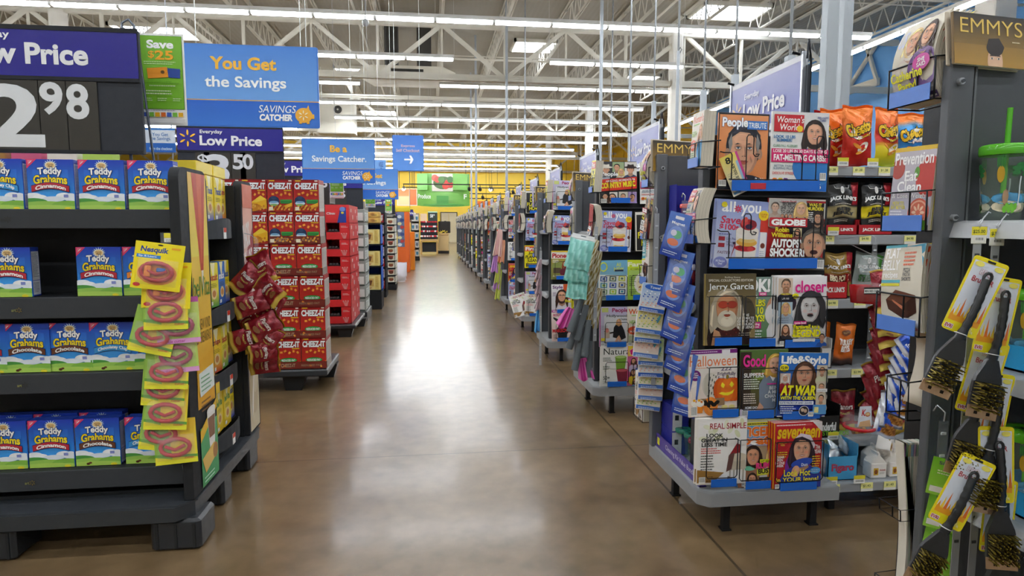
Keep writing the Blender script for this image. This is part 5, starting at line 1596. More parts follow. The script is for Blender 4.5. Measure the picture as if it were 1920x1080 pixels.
# orange tower and boxes
t = empty('orange_tower', at(760, 490, Y=17.5), 'tall orange cardboard dump display with round stickers', 'display'); t.location.z = 0
g = G('paper'); g.box(-.2, .12, 0, .6, 0, 1.65, 'ef6c24', b=.01)
a = Art(g, 320, 1650, x0=-.2, y0=-.0008, eps=.0008); a.r(0, 700, 190, 950, '6c7c9c')
for k in range(9): a.e(60 + 70 * (k % 2), 760 + k * 95, 56, 44, ('d8dce4', 'c03c3c', 'e8e0b0', '384c88')[k % 4]); 
g.build('carton', t); g = G('paper')
g.box(-.26, .14, 0, .5, 1.65, 1.78, 'e8d020', b=.02); g.build('topper', t)
t = empty('orange_box', at(766, 500, Y=18.4), 'plain orange shipping box on the floor beside the orange tower', 'box'); t.location.z = 0
g = G('paper'); g.box(-.2, .18, 0, .5, 0, .55, 'f09828', b=.01); g.build('lower_box', t); g = G('paper'); g.box(-.2, .18, 0, .5, .555, 1.1, 'ee8c20', b=.01); g.box(-.12, -.06, -.004, 0, .7, .82, '5a3008'); g.build('upper_box', t)
far_rack(770, 786, 23.5, 1.75, .5, 'tan wooden rack with white bowls', 5, 'b49c78', [('d8d4cc', '6a7480', 'c0c4cc', 'white bowl'), ('ccc8c0', '3c80a0', 'e0dcd4', 'grey bowl')])

# ---- produce stands at the far end
def stand(px0, px1, Y, label, top):
    x0, x1 = at(px0, 440, Y=Y)[0], at(px1, 440, Y=Y)[0]
    t = empty('produce_stand', ((x0 + x1) / 2, Y, 0), label, 'produce stand')
    g = GW(t, 'matte'); g.box(x0, x1, Y, Y + .8, top - .1, top, 'c09c64', b=.01); g.build('tabletop', t)
    return t, x0, x1


t, x0, x1 = stand(788, 821, 28.8, 'wooden produce stand with black crates of red and white fruit', .68)
for x in (x0, x1 - .08):
    g = GW(t, 'matte'); g.box(x, x + .08, 28.8, 28.9, 0, .58, 'b08c58'); g.build('leg', t)
g = GW(t, 'matte'); g.box(x0, x1, 29.05, 29.1, .1, .55, '26282a'); g.build('shelf_back', t)
for k, (z, y) in enumerate(((.68, 28.85), (.9, 29.1), (1.12, 29.35), (1.34, 29.5))):
    g = GW(t, 'board'); g.box(x0, x1, y, y + .25, z - .1 * (k > 0), z + .1, '1c1c20'); cr = g.build('crate', t)
    g = GW(t, 'matte')
    rnd = random.Random(k)
    for i in range(16):
        xx = x0 + .04 + (x1 - x0 - .08) * i / 15; c = ('b01c28', 'e8e4dc', 'c83038')[rnd.randint(0, 2)]
        g.lathe([(.001, .05), (.035, .035), (.045, 0), (.03, -.035)], c, n=8, c=(xx, y + .06 + .06 * rnd.random(), z + .13))
    o = g.build('fruit', t); o['kind'] = 'stuff'
g = GW(t, 'sign'); g.box(x0 + .35, x1, 29.55, 29.58, 1.5, 1.95, '223028')
a = Art(g, 500, 450, mp=lambda u, v, l: (x0 + .35 + u * .0009, 29.549 - l, 1.5 + v * .001), eps=.002); a.t('58', 110, 170, 150, 150); a.t('ea', 280, 260, 60, 60); a.r(0, 400, 480, 70, 'b0dcc0'); g.build('price_board', t)
g = GW(t, 'sign'); g.box(x0, x0 + .3, 29.55, 29.58, 1.5, 1.85, 'e8c8a0'); g.build('picture_board', t)
t, x0, x1 = stand(822, 841, 29.6, 'pale wooden banana stand with dark hood beside the produce stand', .95)
g = GW(t, 'matte'); g.box(x0, x1, 29.62, 30.3, .12, .85, 'cdae78', b=.01); g.build('cabinet', t)
g = GW(t, 'matte'); g.box(x0 - .02, x1 + .02, 29.6, 30.3, 0, .12, '2c2620'); g.build('base', t)
g = GW(t, 'matte'); g.box(x0, x1 + .1, 30.0, 30.3, .95, 1.5, '241e1c', b=.02); g.build('hood', t)
for k in range(5):
    p = at(826 + k * 3, 438 - 2.5 * k, Y=29.7)
    g = G('matte'); g.tube([(-.09, 0, .05), (-.05, 0, .01), (0, 0, 0), (.05, 0, .01), (.09, 0, .05)], [.01, .022, .025, .02, .006], 'e8d050', n=7)
    tag(g.build('banana_bunch', None, (p[0], 29.72, .97 + .035 * (k % 3)), k * .4), 'yellow banana lying on the pale wooden stand, %s in the heap' % ORD[k], 'banana', 'bananas on the stand')


# ================================================================ SIGNS
def price_sign(x0, x1, z0, z1, zh, Y, label, art):
    t = empty('price_sign', ((x0 + x1) / 2, Y, z0), label, 'price sign')
    g = GW(t, 'matte'); g.box(x0, x1, Y, Y + .02, z0, z1, '2c3038', b=.003); g.box(x0, x1, Y - .006, Y, z1 - .012, z1 + .004, '1c1f26'); g.box(x0, x1, Y - .006, Y, zh - .014, zh, '1c1f26'); g.box(x0, x1, Y - .006, Y, z0, z0 + .012, '1c1f26'); g.build('board', t)
    g = GW(t, 'sign'); g.box(x0 + .004, x1 - .004, Y - .004, Y - .001, zh, z1 - .012, '251f8c')
    W, H = (x1 - x0) * 1000, (z1 - zh) * 1000
    a = Art(g, W, H, x0=x0, y0=Y - .0045, z0=zh, eps=.0003); art[0](a, W, H); g.build('header', t)
    if art[1]:
        for (txt, xa, xb, za, zb, cx0, cx1) in art[1]:
            g = GW(t, 'sign'); g.box(cx0, cx1, Y - .005, Y - .002, z0 + .01, zh - .016, '37342f'); a = Art(g, 10000, 10000, x0=xa, y0=Y - .0055, z0=za, eps=.0003); a.t(txt, 0, 0, (xb - xa) * 1000, (zb - za) * 1000, 'dfe3e6', b=.03); g.build('price_card', t)
    for x in (x0 + .25, x1 - .06):
        g = GW(t, 'metal'); g.tube([(x, Y + .026, (.166 if Y < 6 else .004) if Y > 3 else 1.335), (x, Y + .026, z0 + .1)], .006, '5c6064'); g.build('stem', t)
    return t


def head_art(s=1.0, xo=0.0):
    def f(a, W, H):
        a.spark(xo + H * .45, H * .5, H * .36, 'fdc030'); a.t('Everyday', xo + H * .95, H * .66, H * .92, H * .2, 'f0f0f4', b=.02); a.t('Low Price', xo + H * .93, H * .2, H * 2.55, H * .42, 'f0f0f4', b=.035)
    return f


p = lambda x, y, Y: at(x, y, Y=Y)
x1 = p(258, 60, 2.6)[0]
Zt, Zh, Zb = 1.983, 1.805, 1.525
def big(a, W, H):
    a.t('Low Price', W - 176 - 435, 42, 435, 78, 'eceef2', b=.035); a.t('Everyday', W - 610, 126, 170, 34, 'eceef2', b=.02); a.spark(W - 690, 88, 62, 'fdc030')
price_sign(-2.15, x1, Zb, Zt, Zh, 2.6, 'large hanging 2.98 price sign above the blue cookie boxes', (big, [('2', -1.64, -1.425, 1.545, 1.775, -1.66, -1.44), ('9', -1.435, -1.355, 1.665, 1.785, -1.437, -1.345), ('8', -1.345, -1.265, 1.65, 1.78, -1.342, -1.235)]))
# hook rod and green card
cx0, cx1 = p(256, 60, 2.8)[0], p(343, 60, 2.8)[0]


def green_card(x0, x1, z0, z1, Y, label, rod=True):
    t = empty('offer_card', ((x0 + x1) / 2, Y, z0), label, 'offer card')
    g = GW(t, 'sign'); g.box(x0, x1, Y, Y + .003, z0, z1, 'eeefea')
    a = Art(g, 180, 375, mp=lambda u, v, l: (x0 + u * (x1 - x0) / 180, Y - .0005 - l, z0 + v * (z1 - z0) / 375), eps=.0004)
    a.r(7, 66, 166, 300, '4c8c1e'); a.r(9, 68, 162, 296, '78b82a'); a.t('Save', 36, 314, 104, 34, b=.04); a.t('$', 40, 272, 24, 32, 'f8b020', b=.01); a.t('25', 66, 268, 72, 38, 'f8b020', b=.03); a.lines(22, 258, 136, 2, 8, 'd0e8a8', 3)
    a.r(96, 196, 66, 38, '2c4ca0', rot=-3); a.r(34, 194, 80, 42, 'ee9a28', rot=5); a.e(94, 218, 8, 7, '6c4c20'); a.lines(20, 180, 140, 2, 7, '5a9420', 2); a.lines(40, 160, 110, 1, 7, 'd8ecb8', 4); a.lines(26, 138, 130, 2, 11, 'd8ecb8', 5); a.lines(16, 108, 40, 2, 8, 'd8ecb8', 3); a.lines(70, 108, 40, 2, 8, 'd8ecb8', 3); a.lines(130, 108, 34, 2, 8, 'd8ecb8', 3)
    for k, c in enumerate(('3c5cb8', '7cc040', 'f0b820', 'e0702c', '4466c0', '7cc040', 'f0b820')): a.r(12 + k * 23, 34, 18, 18, c)
    a.lines(20, 58, 130, 1, 6, '9090a0', 3); a.r(6, 8, 168, 18, 'dcdcd8')
    g.build('card', t)
    if Y > 3:
        g = GW(t, 'metal'); g.tube([((x0 + x1) / 2, Y + .002, z1), ((x0 + x1) / 2, Y + .002, CZ)], .002, 'a8acb0', n=4); g.build('wire', t)
    elif rod:
        g = GW(t, 'metal'); g.tube([(x0 - .045, Y - .02, z1 + .005), (x0 - .045, Y - .02, z1 + .03), (x0 - .02, Y - .02, z1 + .045), (x0 + .0, Y - .02, z1 + .02), (x0 + .012, Y - .02, z1 - .06), (x0 + .05, Y - .02, z0 - .18)], .005, '6c7480', n=6); g.build('rod', t)
    return t


green_card(cx0, cx1, 1.665, 2.03, 2.8, 'green Save 25 offer card hung beside the large price sign')
q0, q1 = p(617, 300, 7.7), p(645, 372, 7.7); green_card(q0[0], q1[0], q1[2], q0[2], 7.7, 'small green offer card in front of the 25 price board')
q0, q1 = p(684, 349, 11.5), p(704, 389, 11.5); green_card(q0[0], q1[0], q1[2], q0[2], 11.5, 'tiny green offer card above the cookie rack', False)
q0, q1 = p(722, 373, 16), p(735, 400, 16); green_card(q0[0], q1[0], q1[2], q0[2], 16, 'most distant green offer card above the donut rack', False)
# small blue card and coloured card behind the price sign
q0, q1 = p(272, 240, 3.5), p(330, 286, 3.5)
t = empty('offer_card', (q0[0], 3.5, q1[2]), 'small blue and white savings card beneath the green offer card', 'offer card')
g = GW(t, 'sign'); wd, ht = q1[0] - q0[0], q0[2] - q1[2]; g.box(q0[0], q1[0], 3.5, 3.503, q1[2], q0[2], '3c84d4')
a = Art(g, 180, 130, mp=lambda u, v, l: (q0[0] + u * wd / 180, 3.4995 - l, q1[2] + v * ht / 130), eps=.0004); a.r(0, 50, 180, 70, 'e4ecf6'); a.t('You Get\nthe Savings.', 24, 60, 130, 46, '3c78c0', b=.01); a.r(0, 0, 180, 50, '2c6cc8'); a.t('from the checkout', 20, 12, 140, 16, 'd8e8f8'); g.build('card', t)
g = GW(t, 'metal'); g.tube([(q1[0] - .02, 3.51, q1[2] - .25), (q1[0] - .02, 3.51, CZ)], .003, 'b8bcc0'); g.build('rod', t)


def blue_sign(xc0, xc1, zt, zb, Y, label, big_lines, wire=True):
    t = empty('hanging_sign', ((xc0 + xc1) / 2, Y, zb), label, 'hanging sign')
    W, H = (xc1 - xc0) * 1000, (zt - zb) * 1000
    g = GW(t, 'sign')
    r_ = .012
    pts = []
    for (cx, cz, a0) in ((xc1 - r_, zt - r_, 0), (xc0 + r_, zt - r_, 90), (xc0 + r_, zb + r_, 180), (xc1 - r_, zb + r_, 270)):
        for i in range(4): pts.append((cx + r_ * math.cos(R(a0 + 30 * i)), cz + r_ * math.sin(R(a0 + 30 * i))))
    g.prism(pts, Y, Y + .006, '3f7ed8')
    a = Art(g, W, H, x0=xc0, y0=Y - .0004, z0=zb, eps=.0005)
    kx = W / 860; ky = H / 535
    a.gr(10 * kx, 178 * ky, W - 20 * kx, 350 * ky, '6fa8ec', '4888de'); a.gr(4 * kx, 8 * ky, W - 10 * kx, 166 * ky, '3a7cdc', '2266d0'); a.r(0, 172 * ky, W, 5 * ky, 'f0b850')
    (l1, x_, w1), (l2, x2_, w2) = big_lines
    a.t(l1, x_ * kx, 372 * ky, w1 * kx, 84 * ky, 'fbbf3c', b=.035); a.t(l2, x2_ * kx, 236 * ky, w2 * kx, 94 * ky, 'ffffff', b=.02)
    a.t('SAVINGS', 466 * kx, 98 * ky, 236 * kx, 48 * ky, 'ffffff', b=.0, it=.2); a.t('CATCHER', 470 * kx, 44 * ky, 214 * kx, 44 * ky, 'ffffff', b=.05, it=.1)
    a.e(758 * kx, 84 * ky, 56 * kx, 50 * ky, 'f8b83c'); a.poly([(770 * kx, 118 * ky), (790 * kx, 152 * ky), (798 * kx, 110 * ky)], 'f8b83c'); a.r(800 * kx, 62 * ky, 26 * kx, 30 * ky, 'f8b83c'); a.r(726 * kx, 28 * ky, 18 * kx, 24 * ky, 'f8b83c'); a.r(776 * kx, 28 * ky, 18 * kx, 24 * ky, 'f8b83c')
    a.spark(756 * kx, 84 * ky, 34 * kx, 'fff4d8')
    g.build('panel', t)
    for x in (xc0 + .08, xc1 - .1, xc1 - .04)[:2]:
        g = GW(t, 'metal'); g.tube([(x, Y + .003, zt), (x, Y + .003, CZ)], .003, 'd8dcd8', n=4); g.build('wire', t)
    return t


q0, q1 = p(340, 80, 4.0), p(600, 241, 4.0)
blue_sign(q0[0], q1[0], q0[2], q1[2], 4.0, 'large blue hanging sign reading You Get the Savings', (('You Get', 170, 420), ('the Savings', 134, 516)))
q0, q1 = p(565, 259, 7.15), p(704, 344, 7.15)
blue_sign(q0[0], q1[0], q0[2], q1[2], 7.15, 'blue hanging sign reading Be a Savings Catcher, second along the aisle', (('Be a', 330, 200), ('Savings Catcher.', 116, 640)))
q0, q1 = p(652, 316, 10.8), p(747, 374, 10.8)
blue_sign(q0[0], q1[0], q0[2], q1[2], 10.8, 'blue hanging savings sign, third along the aisle, partly hidden', (('You Get', 170, 420), ('the Savings', 134, 516)))
q0, q1 = p(702, 300, 15), p(724, 330, 15)
t = empty('hanging_sign', (q0[0], 15, q1[2]), 'narrow blue hanging department sign seen edge-on past the savings signs', 'hanging sign')
g = GW(t, 'sign'); g.box(q0[0], q1[0], 15, 15.02, q1[2], q0[2], '6aa0e0'); a = Art(g, 100, 140, x0=q0[0], y0=14.998, z0=q1[2], sx=.0028, sz=.0028, eps=.001); a.t('AISLE\n12', 34, 30, 36, 84, '2450a0'); g.build('panel', t)
g = GW(t, 'metal'); g.tube([(q0[0] + .1, 15.01, q0[2]), (q0[0] + .1, 15.01, CZ)], .005, 'd0d0d0', n=4); g.build('wire', t)
q0, q1 = p(735, 253, 12.2), p(795, 321, 12.2)
t = empty('hanging_sign', ((q0[0] + q1[0]) / 2, 12.2, q1[2]), 'blue hanging sign reading Express Self Checkout with a white arrow', 'hanging sign')
g = GW(t, 'sign'); wd, ht = q1[0] - q0[0], q0[2] - q1[2]; g.box(q0[0], q1[0], 12.2, 12.23, q1[2], q0[2], '3f7cd8', b=.012)
a = Art(g, 600, 690, mp=lambda u, v, l: (q0[0] + u * wd / 600, 12.1985 - l, q1[2] + v * ht / 690), eps=.001); a.gr(8, 8, 584, 674, '5c98e6', '3f78d2'); a.t('Express', 170, 448, 260, 62, 'd8b8c4', b=.02); a.t('Self Checkout', 72, 366, 450, 62, 'd8b8c4', b=.02)
a.r(224, 206, 130, 30, 'ffffff'); a.poly([(320, 300), (356, 300), (400, 221), (356, 142), (320, 142), (352, 221)], 'ffffff'); g.build('panel', t)
for x in (q0[0] + .06, q1[0] - .06):
    g = GW(t, 'metal'); g.tube([(x, 12.215, q0[2]), (x, 12.215, CZ)], .004, 'd8dcd8', n=4); g.build('wire', t)

# further black price signs
def psign(Y, xl, xr, yt, yh, yb, label, digits):
    a0, a1 = p(xl, yt, Y), p(xr, yb, Y); zh = p(xl, yh, Y)[2]
    ds = []
    for (txt, xa, ya, xb, yb2) in digits:
        u, v = p(xa, ya, Y), p(xb, yb2, Y); ds.append((txt, u[0], v[0], v[2], u[2], u[0] - .015, v[0] + .015))
    return price_sign(a0[0], a1[0], a1[2], a0[2], zh, Y, label, (head_art(), ds))


psign(5.3, 330, 534, 236, 281, 352, 'black 50 cents price sign with blue everyday header behind the cracker stack', [('$', 370, 289, 390, 313), ('3', 386, 289, 432, 345), ('5', 436, 289, 458, 318), ('0', 454, 289, 476, 318)])
psign(8.1, 478, 618, 299, 329, 388, 'black price sign above the red bar cases, header partly hidden', [('2', 560, 334, 588, 380), ('98', 590, 334, 614, 352)])
psign(10.2, 575, 681, 331, 352, 392, 'black 25 cents price sign behind the small green card', [('1', 606, 358, 618, 384), ('25', 625, 358, 648, 371)])
psign(16.2, 690, 741, 372, 385, 402, 'small distant price sign above the donut rack', [('98', 722, 395, 733, 401)])
psign(21, 741, 775, 393, 404, 412, 'most distant dark blue price sign near the produce area', [])
t = empty('picture_sign', p(769, 408, 25), 'square brown picture sign framed in white near the produce stand', 'sign')
g = G('sign'); g.box(-.16, .16, 0, .03, -.2, .24, 'd8d0c4'); g.box(-.14, .14, -.01, 0, -.18, .22, '7a3c24'); a = Art(g, 600, 850, x0=-.14, y0=-.012, z0=-.18, eps=.002, sx=.00047, sz=.00047); a.e(300, 500, 200, 240, 'a86838'); a.e(300, 300, 160, 120, '5a2418'); g.build('panel', t)
g = G('metal'); g.tube([(0, .02, .24), (0, .02, CZ - t.location.z)], .01, '808080', n=4); g.build('rod', t)
# ================================================================ THE RIGHT SIDE: CHECKOUT LANE RACKS
PITCH_Y = 1.66
LANES = 16                      # lanes 1 (beside the camera) to 16
def Y0(k): return 2.42 + PITCH_Y * (k - 2)
GRY, LGR, WIRE, TAGB = '55585c', '9a9da0', '2a2c30', '1f6bd2'
random.seed(11)

# ---- meshes shared by every lane (local frame: x along the rack, facing -Y, origin on the floor at x=1.05)
g = G('painted')
g.prism([(.04, -.13), (.595, -.13), (.595, .47), (.0, .47), (.0, -.09)], .135, .19, LGR, axis='Z')
g.prism([(.055, -.115), (.59, -.115), (.59, .46), (.012, .46), (.012, -.08)], .19, .196, 'aeb1b3', axis='Z')
base_me = g.mesh('base_shelf')
g = G('matte'); g.box(-.014, .014, -.014, .014, 0, .135, '141416'); g.box(-.02, .02, -.02, .02, 0, .006, '141416'); leg_me = g.mesh('leg')
g = G('painted'); g.box(.07, .605, .055, .075, .196, 1.62, '222427'); g.box(.045, .075, .04, .085, .196, 1.66, '3c3f43'); 
for z in (.50, .81, 1.11, 1.40): g.box(.08, .6, .02, .055, z - .03, z - .022, '303236')
back_me = g.mesh('back_panel')
g = G('painted')
g.box(.0, .475, .445, .455, .19, 1.58, GRY, b=.002); g.box(-.004, .045, .425, .47, .19, 1.585, '64686c', b=.003); g.box(.045, .05, .44, .444, .19, 1.58, '1e2022')
for z in (1.52, 1.2): g.tube([(.02, .427, z), (.02, .418, z)], .009, 'c8ccd0', 'metal', n=8); g.tube([(.02, .418, z), (.02, .415, z)], .005, '505458', 'metal', n=6)
panel_me = g.mesh('side_panel')


def bay_shelf_mesh():
    g = G('painted')
    g.box(.02, .4, .09, .44, -.012, 0, 'a6a9ab'); g.prism([(.0, -.035), (.0, -.006), (.02, .002), (.03, .0), (.03, -.012), (.012, -.035)], .07, .444, 'b4b7b9', axis='Y')
    return g.mesh('bay_shelf')


bay_me = bay_shelf_mesh()


def basket_mesh(w_, h_, tag_w, tag_h=.034, x_off=0.0):
    """wire pocket front: a bent wire frame"""
    g = G('metal')
    x0, x1 = -w_ / 2, w_ / 2
    r_ = .0022
    g.tube([(x0, .03, 0), (x0, -.012, 0), (x0, -.014, h_ - .012), (x0 + .008, -.014, h_), (x1 - .008, -.014, h_), (x1, -.014, h_ - .012), (x1, -.012, 0), (x1, .03, 0)], r_, WIRE, n=6)
    g.tube([(x0, -.012, .001), (x1, -.012, .001)], r_, WIRE, n=6)
    for x in (x0, x1): g.tube([(x, -.013, h_ * .55), (x, .03, h_ * .55)], r_ * .8, WIRE, n=5)
    g.tube([(x0, .03, 0), (x1, .03, 0)], r_, WIRE, n=5)
    return g.mesh('wire_pocket')


def tag_mesh(w_, h_=.034):
    g = G('sign'); g.box(-w_ / 2, w_ / 2, -.0165, -.0150, -.028, h_ - .028, TAGB); return g.mesh('tag_strip')


bask = {'n': basket_mesh(.155, .135, 0), 'w': basket_mesh(.30, .135, 0), 's': basket_mesh(.10, .12, 0)}
tags_ = {'n': tag_mesh(.13), 'w': tag_mesh(.31, .038)}
# wire with a raised loop, for the upper wide pockets
g = G('metal')
for sg in (-1, 1):
    x = sg * .15
    g.tube([(x - .075 * 1, .03, .115), (x - .075, -.012, .105), (x - .045, -.014, .105), (x - .04, -.014, .095), (x - .04, -.014, 0)], .0024, WIRE)
    g.tube([(x + .02, -.014, 0), (x + .02, -.014, .165), (x + .026, -.014, .175), (x + .044, -.014, .175), (x + .05, -.014, .165), (x + .05, -.014, .1), (x + .058, -.012, .092), (x + .07, -.012, .092), (x + .075, -.012, .1), (x + .078, .03, .105)], .0024, WIRE)
g.tube([(-.2, -.014, 0), (.18, -.014, 0)], .0024, WIRE)
bask['u'] = g.mesh('wire_pocket')

ROWZ = [.135 + .06, .446, .752, 1.072, 1.392]       # bottoms of the five magazine rows
ROWY = [-.10, -.075, -.035, .0, .02]


def lane_word(k):
    return {1: 'rack beside the camera', 2: 'first full rack'}.get(k, '%s rack down the aisle' % ORD[k - 2])


def rack(k, dx=0.0):
    y0 = Y0(k)
    nm = lane_word(k)
    t = empty('magazine_rack', (1.05 + dx, y0, 0), 'grey steel checkout magazine rack on black legs, %s' % nm, 'magazine rack', 'checkout magazine racks')
    obj('base_shelf', base_me, t)
    obj('back_panel', back_me, t)
    obj('side_panel', panel_me, t)
    for (x, y) in ((.145, -.05), (.53, -.05), (.07, .3)):
        obj('leg', leg_me, t, (x, y, 0))
    for z in ((1.215, .925, .61) if k < 6 else (1.215, .6)):
        obj('bay_shelf', bay_me, t, (.02, 0, z))
    return t


def mag(name, x, y, z, wd=.205, ht=.272, label=None, rot=(-3, 0, 0), group=None, th=.008):
    me = mag_mesh(name, wd, ht, th)
    o = obj('magazine', me, None, (x, y, z), 0, tuple(R(v) for v in rot))
    return tag(o, label or CV[name][1], 'magazine', group)


# full rack (second lane): every magazine at its measured place
FULL = [  # cover, pixel box, row, rotation about y, copies behind
    ('tribute', (1343, 213, 1443, 356), 4, 1.0, 1, 'top row'), ('weekly', (1443, 211, 1556, 358), 4, .8, 1, 'top row'),
    ('dessert', (1336, 376, 1438, 504), 3, 3.5, 2, 'second row'), ('tabloid', (1435, 373, 1547, 506), 3, 1.6, 1, 'second row'),
    ('guitarist', (1319, 513, 1420, 648), 2, 0, 1, 'third row'), ('gossip', (1393, 519, 1492, 648), 2, .5, 1, 'third row'), ('starlet', (1455, 518, 1553, 650), 2, 0, 3, 'third row'),
    ('pumpkin', (1292, 655, 1386, 782), 1, -1, 1, 'fourth row'), ('home', (1386, 655, 1480, 783), 1, 0, 1, 'fourth row'), ('royal', (1456, 661, 1552, 783), 1, 2, 1, 'fourth row'),
    ('simple', (1306, 784, 1402, 910), 0, .5, 2, 'bottom row'), ('teenbeat', (1383, 790, 1474, 914), 0, 0, 3, 'bottom row'), ('teen', (1448, 791, 1544, 917), 0, 0, 3, 'bottom row')]
T2 = rack(2)
BACKC = {'dessert': 'quilt', 'starlet': 'home', 'simple': 'editor', 'teenbeat': 'health', 'teen': 'soap', 'tribute': 'emmys'}
for (nm, (xa, ya, xb, yb), row, ry, cp, where) in FULL:
    y = Y0(2) + ROWY[row] - .01
    if nm in ('gossip', 'home', 'teenbeat'): y += .012
    if nm in ('starlet', 'royal', 'teen'): y -= .012
    P, Q = at(xa, yb, Y=y), at(xb, ya, Y=y)
    wd, ht = Q[0] - P[0], Q[2] - P[2]
    for c_ in range(cp):
        lab = CV[nm][1] + ', %s, first full rack' % where if c_ == 0 else 'copy behind the %s, %s back' % (CV[nm][1].split(' with')[0].split(' and ')[0], ORD[c_ - 1])
        mag(nm if c_ == 0 else nm, (P[0] + Q[0]) / 2 - c_ * .006, y + c_ * .0095, P[2] + .002 * c_, wd, ht, lab, (-1.5, ry, 0), None if c_ == 0 else 'magazine copies in the first full rack')
# tags and wires of the full rack
for (kind, xa, xb, yt, row) in (('u', 1345, 1555, 358, 4), ('u', 1340, 1545, 504, 3)):
    y = Y0(2) + ROWY[row] - .022
    P, Q = at(1368 if row == 4 else 1362, yt, Y=y), at(1532 if row == 4 else 1527, yt, Y=y)
    b = obj('wire_pocket', bask['u'], T2, ((P[0] + Q[0]) / 2 - 1.05, y - Y0(2), P[2] + .045), 0)
    g = G('sign'); wd = Q[0] - P[0]; g.box(-wd / 2, wd / 2, -.0175, -.016, -.045, -.003, TAGB)
    o = g.build('tag_strip', b); o['label'] = 'bright blue plastic strip'
    if row == 4:
        g = G('paper'); g.box(-.11, -.045, -.019, -.0178, -.038, -.014, 'c83040'); g.build('sticker', b)
for (row, lst) in ((2, [(1328, 1392, 1340, 1390, 632, 555), (1396, 1456, 1405, 1453, 634, 555), (1462, 1552, 1472, 1540, 636, 556)]),
                   (1, [(1328, 1388, 1336, 1384, 767, 688), (1390, 1458, 1402, 1450, 769, 690), (1459, 1551, 1468, 1536, 771, 693)]),
                   (0, [(1324, 1384, 1333, 1380, 898, 823), (1386, 1446, 1398, 1444, 902, 823), (1454, 1545, 1463, 1530, 905, 826)])):
    for (wx0, wx1, tx0, tx1, yb, yt) in lst:
        y = Y0(2) + ROWY[row] - .028
        P, Q = at(wx0, yb, Y=y), at(wx1, yt, Y=y); A_, B_ = at(tx0, yb, Y=y), at(tx1, yb + 20, Y=y)
        wd, ht = Q[0] - P[0], Q[2] - P[2]
        root = Vector(T2.location)
        g = G('metal'); r_ = .0021
        x0, x1 = -wd / 2, wd / 2
        g.tube([(x0, .05, ht * .98), (x0, .0, ht * .98), (x0, 0, .01), (x0 + .008, 0, 0), (x1 - .008, 0, 0), (x1, .0, .01), (x1, .0, ht * .98), (x1, .05, ht * .98)], r_, WIRE); g.tube([(x0, 0, ht), (x1, 0, ht)], r_, WIRE)
        b = g.build('wire_pocket', T2, ((P[0] + Q[0]) / 2 - root.x, y - root.y, P[2]))
        g = G('sign'); c0 = (P[0] + Q[0]) / 2
        g.box(A_[0] - c0, B_[0] - c0, -.003, -.0015, -.036, -.003, TAGB); o = g.build('tag_strip', b); o['label'] = 'bright blue plastic strip'

# ---- digest pockets on the ends of the racks (facing the aisle)
g = G('metal')
for y in (-.07, .07):
    g.tube([(y, .08, 0), (y, -.004, 0), (y, -.006, .09), (y, .08, .098)], .0024, WIRE)
g.tube([(-.07, -.006, .09), (.07, -.006, .09)], .0022, WIRE); g.tube([(-.07, -.004, 0), (.07, -.004, 0)], .0022, WIRE); g.tube([(.02, -.005, 0), (.02, -.006, .09)], .002, WIRE)
g.tube([(-.07, .08, 0), (.07, .08, 0)], .0022, WIRE)
pocket_me = g.mesh('end_pocket')
g = G('sign'); g.box(-.062, .062, -.0085, -.0072, .0, .036, '5c8ae0'); ptag_me = g.mesh('tag_strip')
# page blocks: a thick digest seen from its page edge
def digest_mesh(name, th, bend=0.0, wd=.137, ht=.19):
    g = G('paper')
    fn, desc, bg = CV[name]
    n = 8
    def off(v): return bend * (v - .45) ** 2 * 4 - (bend * .4 if bend else 0)
    P = [(-wd / 2, wd / 2)]
    for (x0, x1, y0, y1, c, m_) in ((-wd / 2, wd / 2, 0, th, 'dcd6c6', 'matte'),):
        vs, fs = [], []
        for i in range(n + 1):
            v = i / n; o = off(v)
            vs += [(x0, y0 + o, v * ht), (x1, y0 + o, v * ht), (x1, y1 + o, v * ht), (x0, y1 + o, v * ht)]
        for i in range(n):
            b_ = i * 4
            fs += [(b_, b_ + 1, b_ + 5, b_ + 4), (b_ + 1, b_ + 2, b_ + 6, b_ + 5), (b_ + 2, b_ + 3, b_ + 7, b_ + 6), (b_ + 3, b_, b_ + 4, b_ + 7)]
        fs += [(0, 1, 2, 3), (n * 4, n * 4 + 1, n * 4 + 2, n * 4 + 3)]
        g.add(vs, fs, c, m_)
        # page-edge streaks on the near edge
        for s_ in range(max(1, int(th / .004))):
            yy = .0015 + s_ * .004
            vs2, f2 = [], []
            for i in range(n + 1):
                o = off(i / n); vs2 += [(x1 + .0003, yy + o, i / n * ht), (x1 + .0003, yy + .0012 + o, i / n * ht)]
            for i in range(n): f2.append((i * 2, i * 2 + 1, i * 2 + 3, i * 2 + 2))
            g.add(vs2, f2, ('a89f8c', 'c2bba8', '948c7c')[s_ % 3], 'matte')
    fn(Art(g, 200, 270, mp=lambda u, v, l: (-wd / 2 + u * wd / 200, -.0003 - l + off(v / 270), v * ht / 270), eps=.00006))
    return g.mesh('digest_magazine')


_dg = {}


def digest(name, th, bend=0.0, ht=.19, wd=.137):
    k = (name, th, bend, ht, wd)
    if k not in _dg: _dg[k] = digest_mesh(name, th, bend, wd, ht)
    return _dg[k]


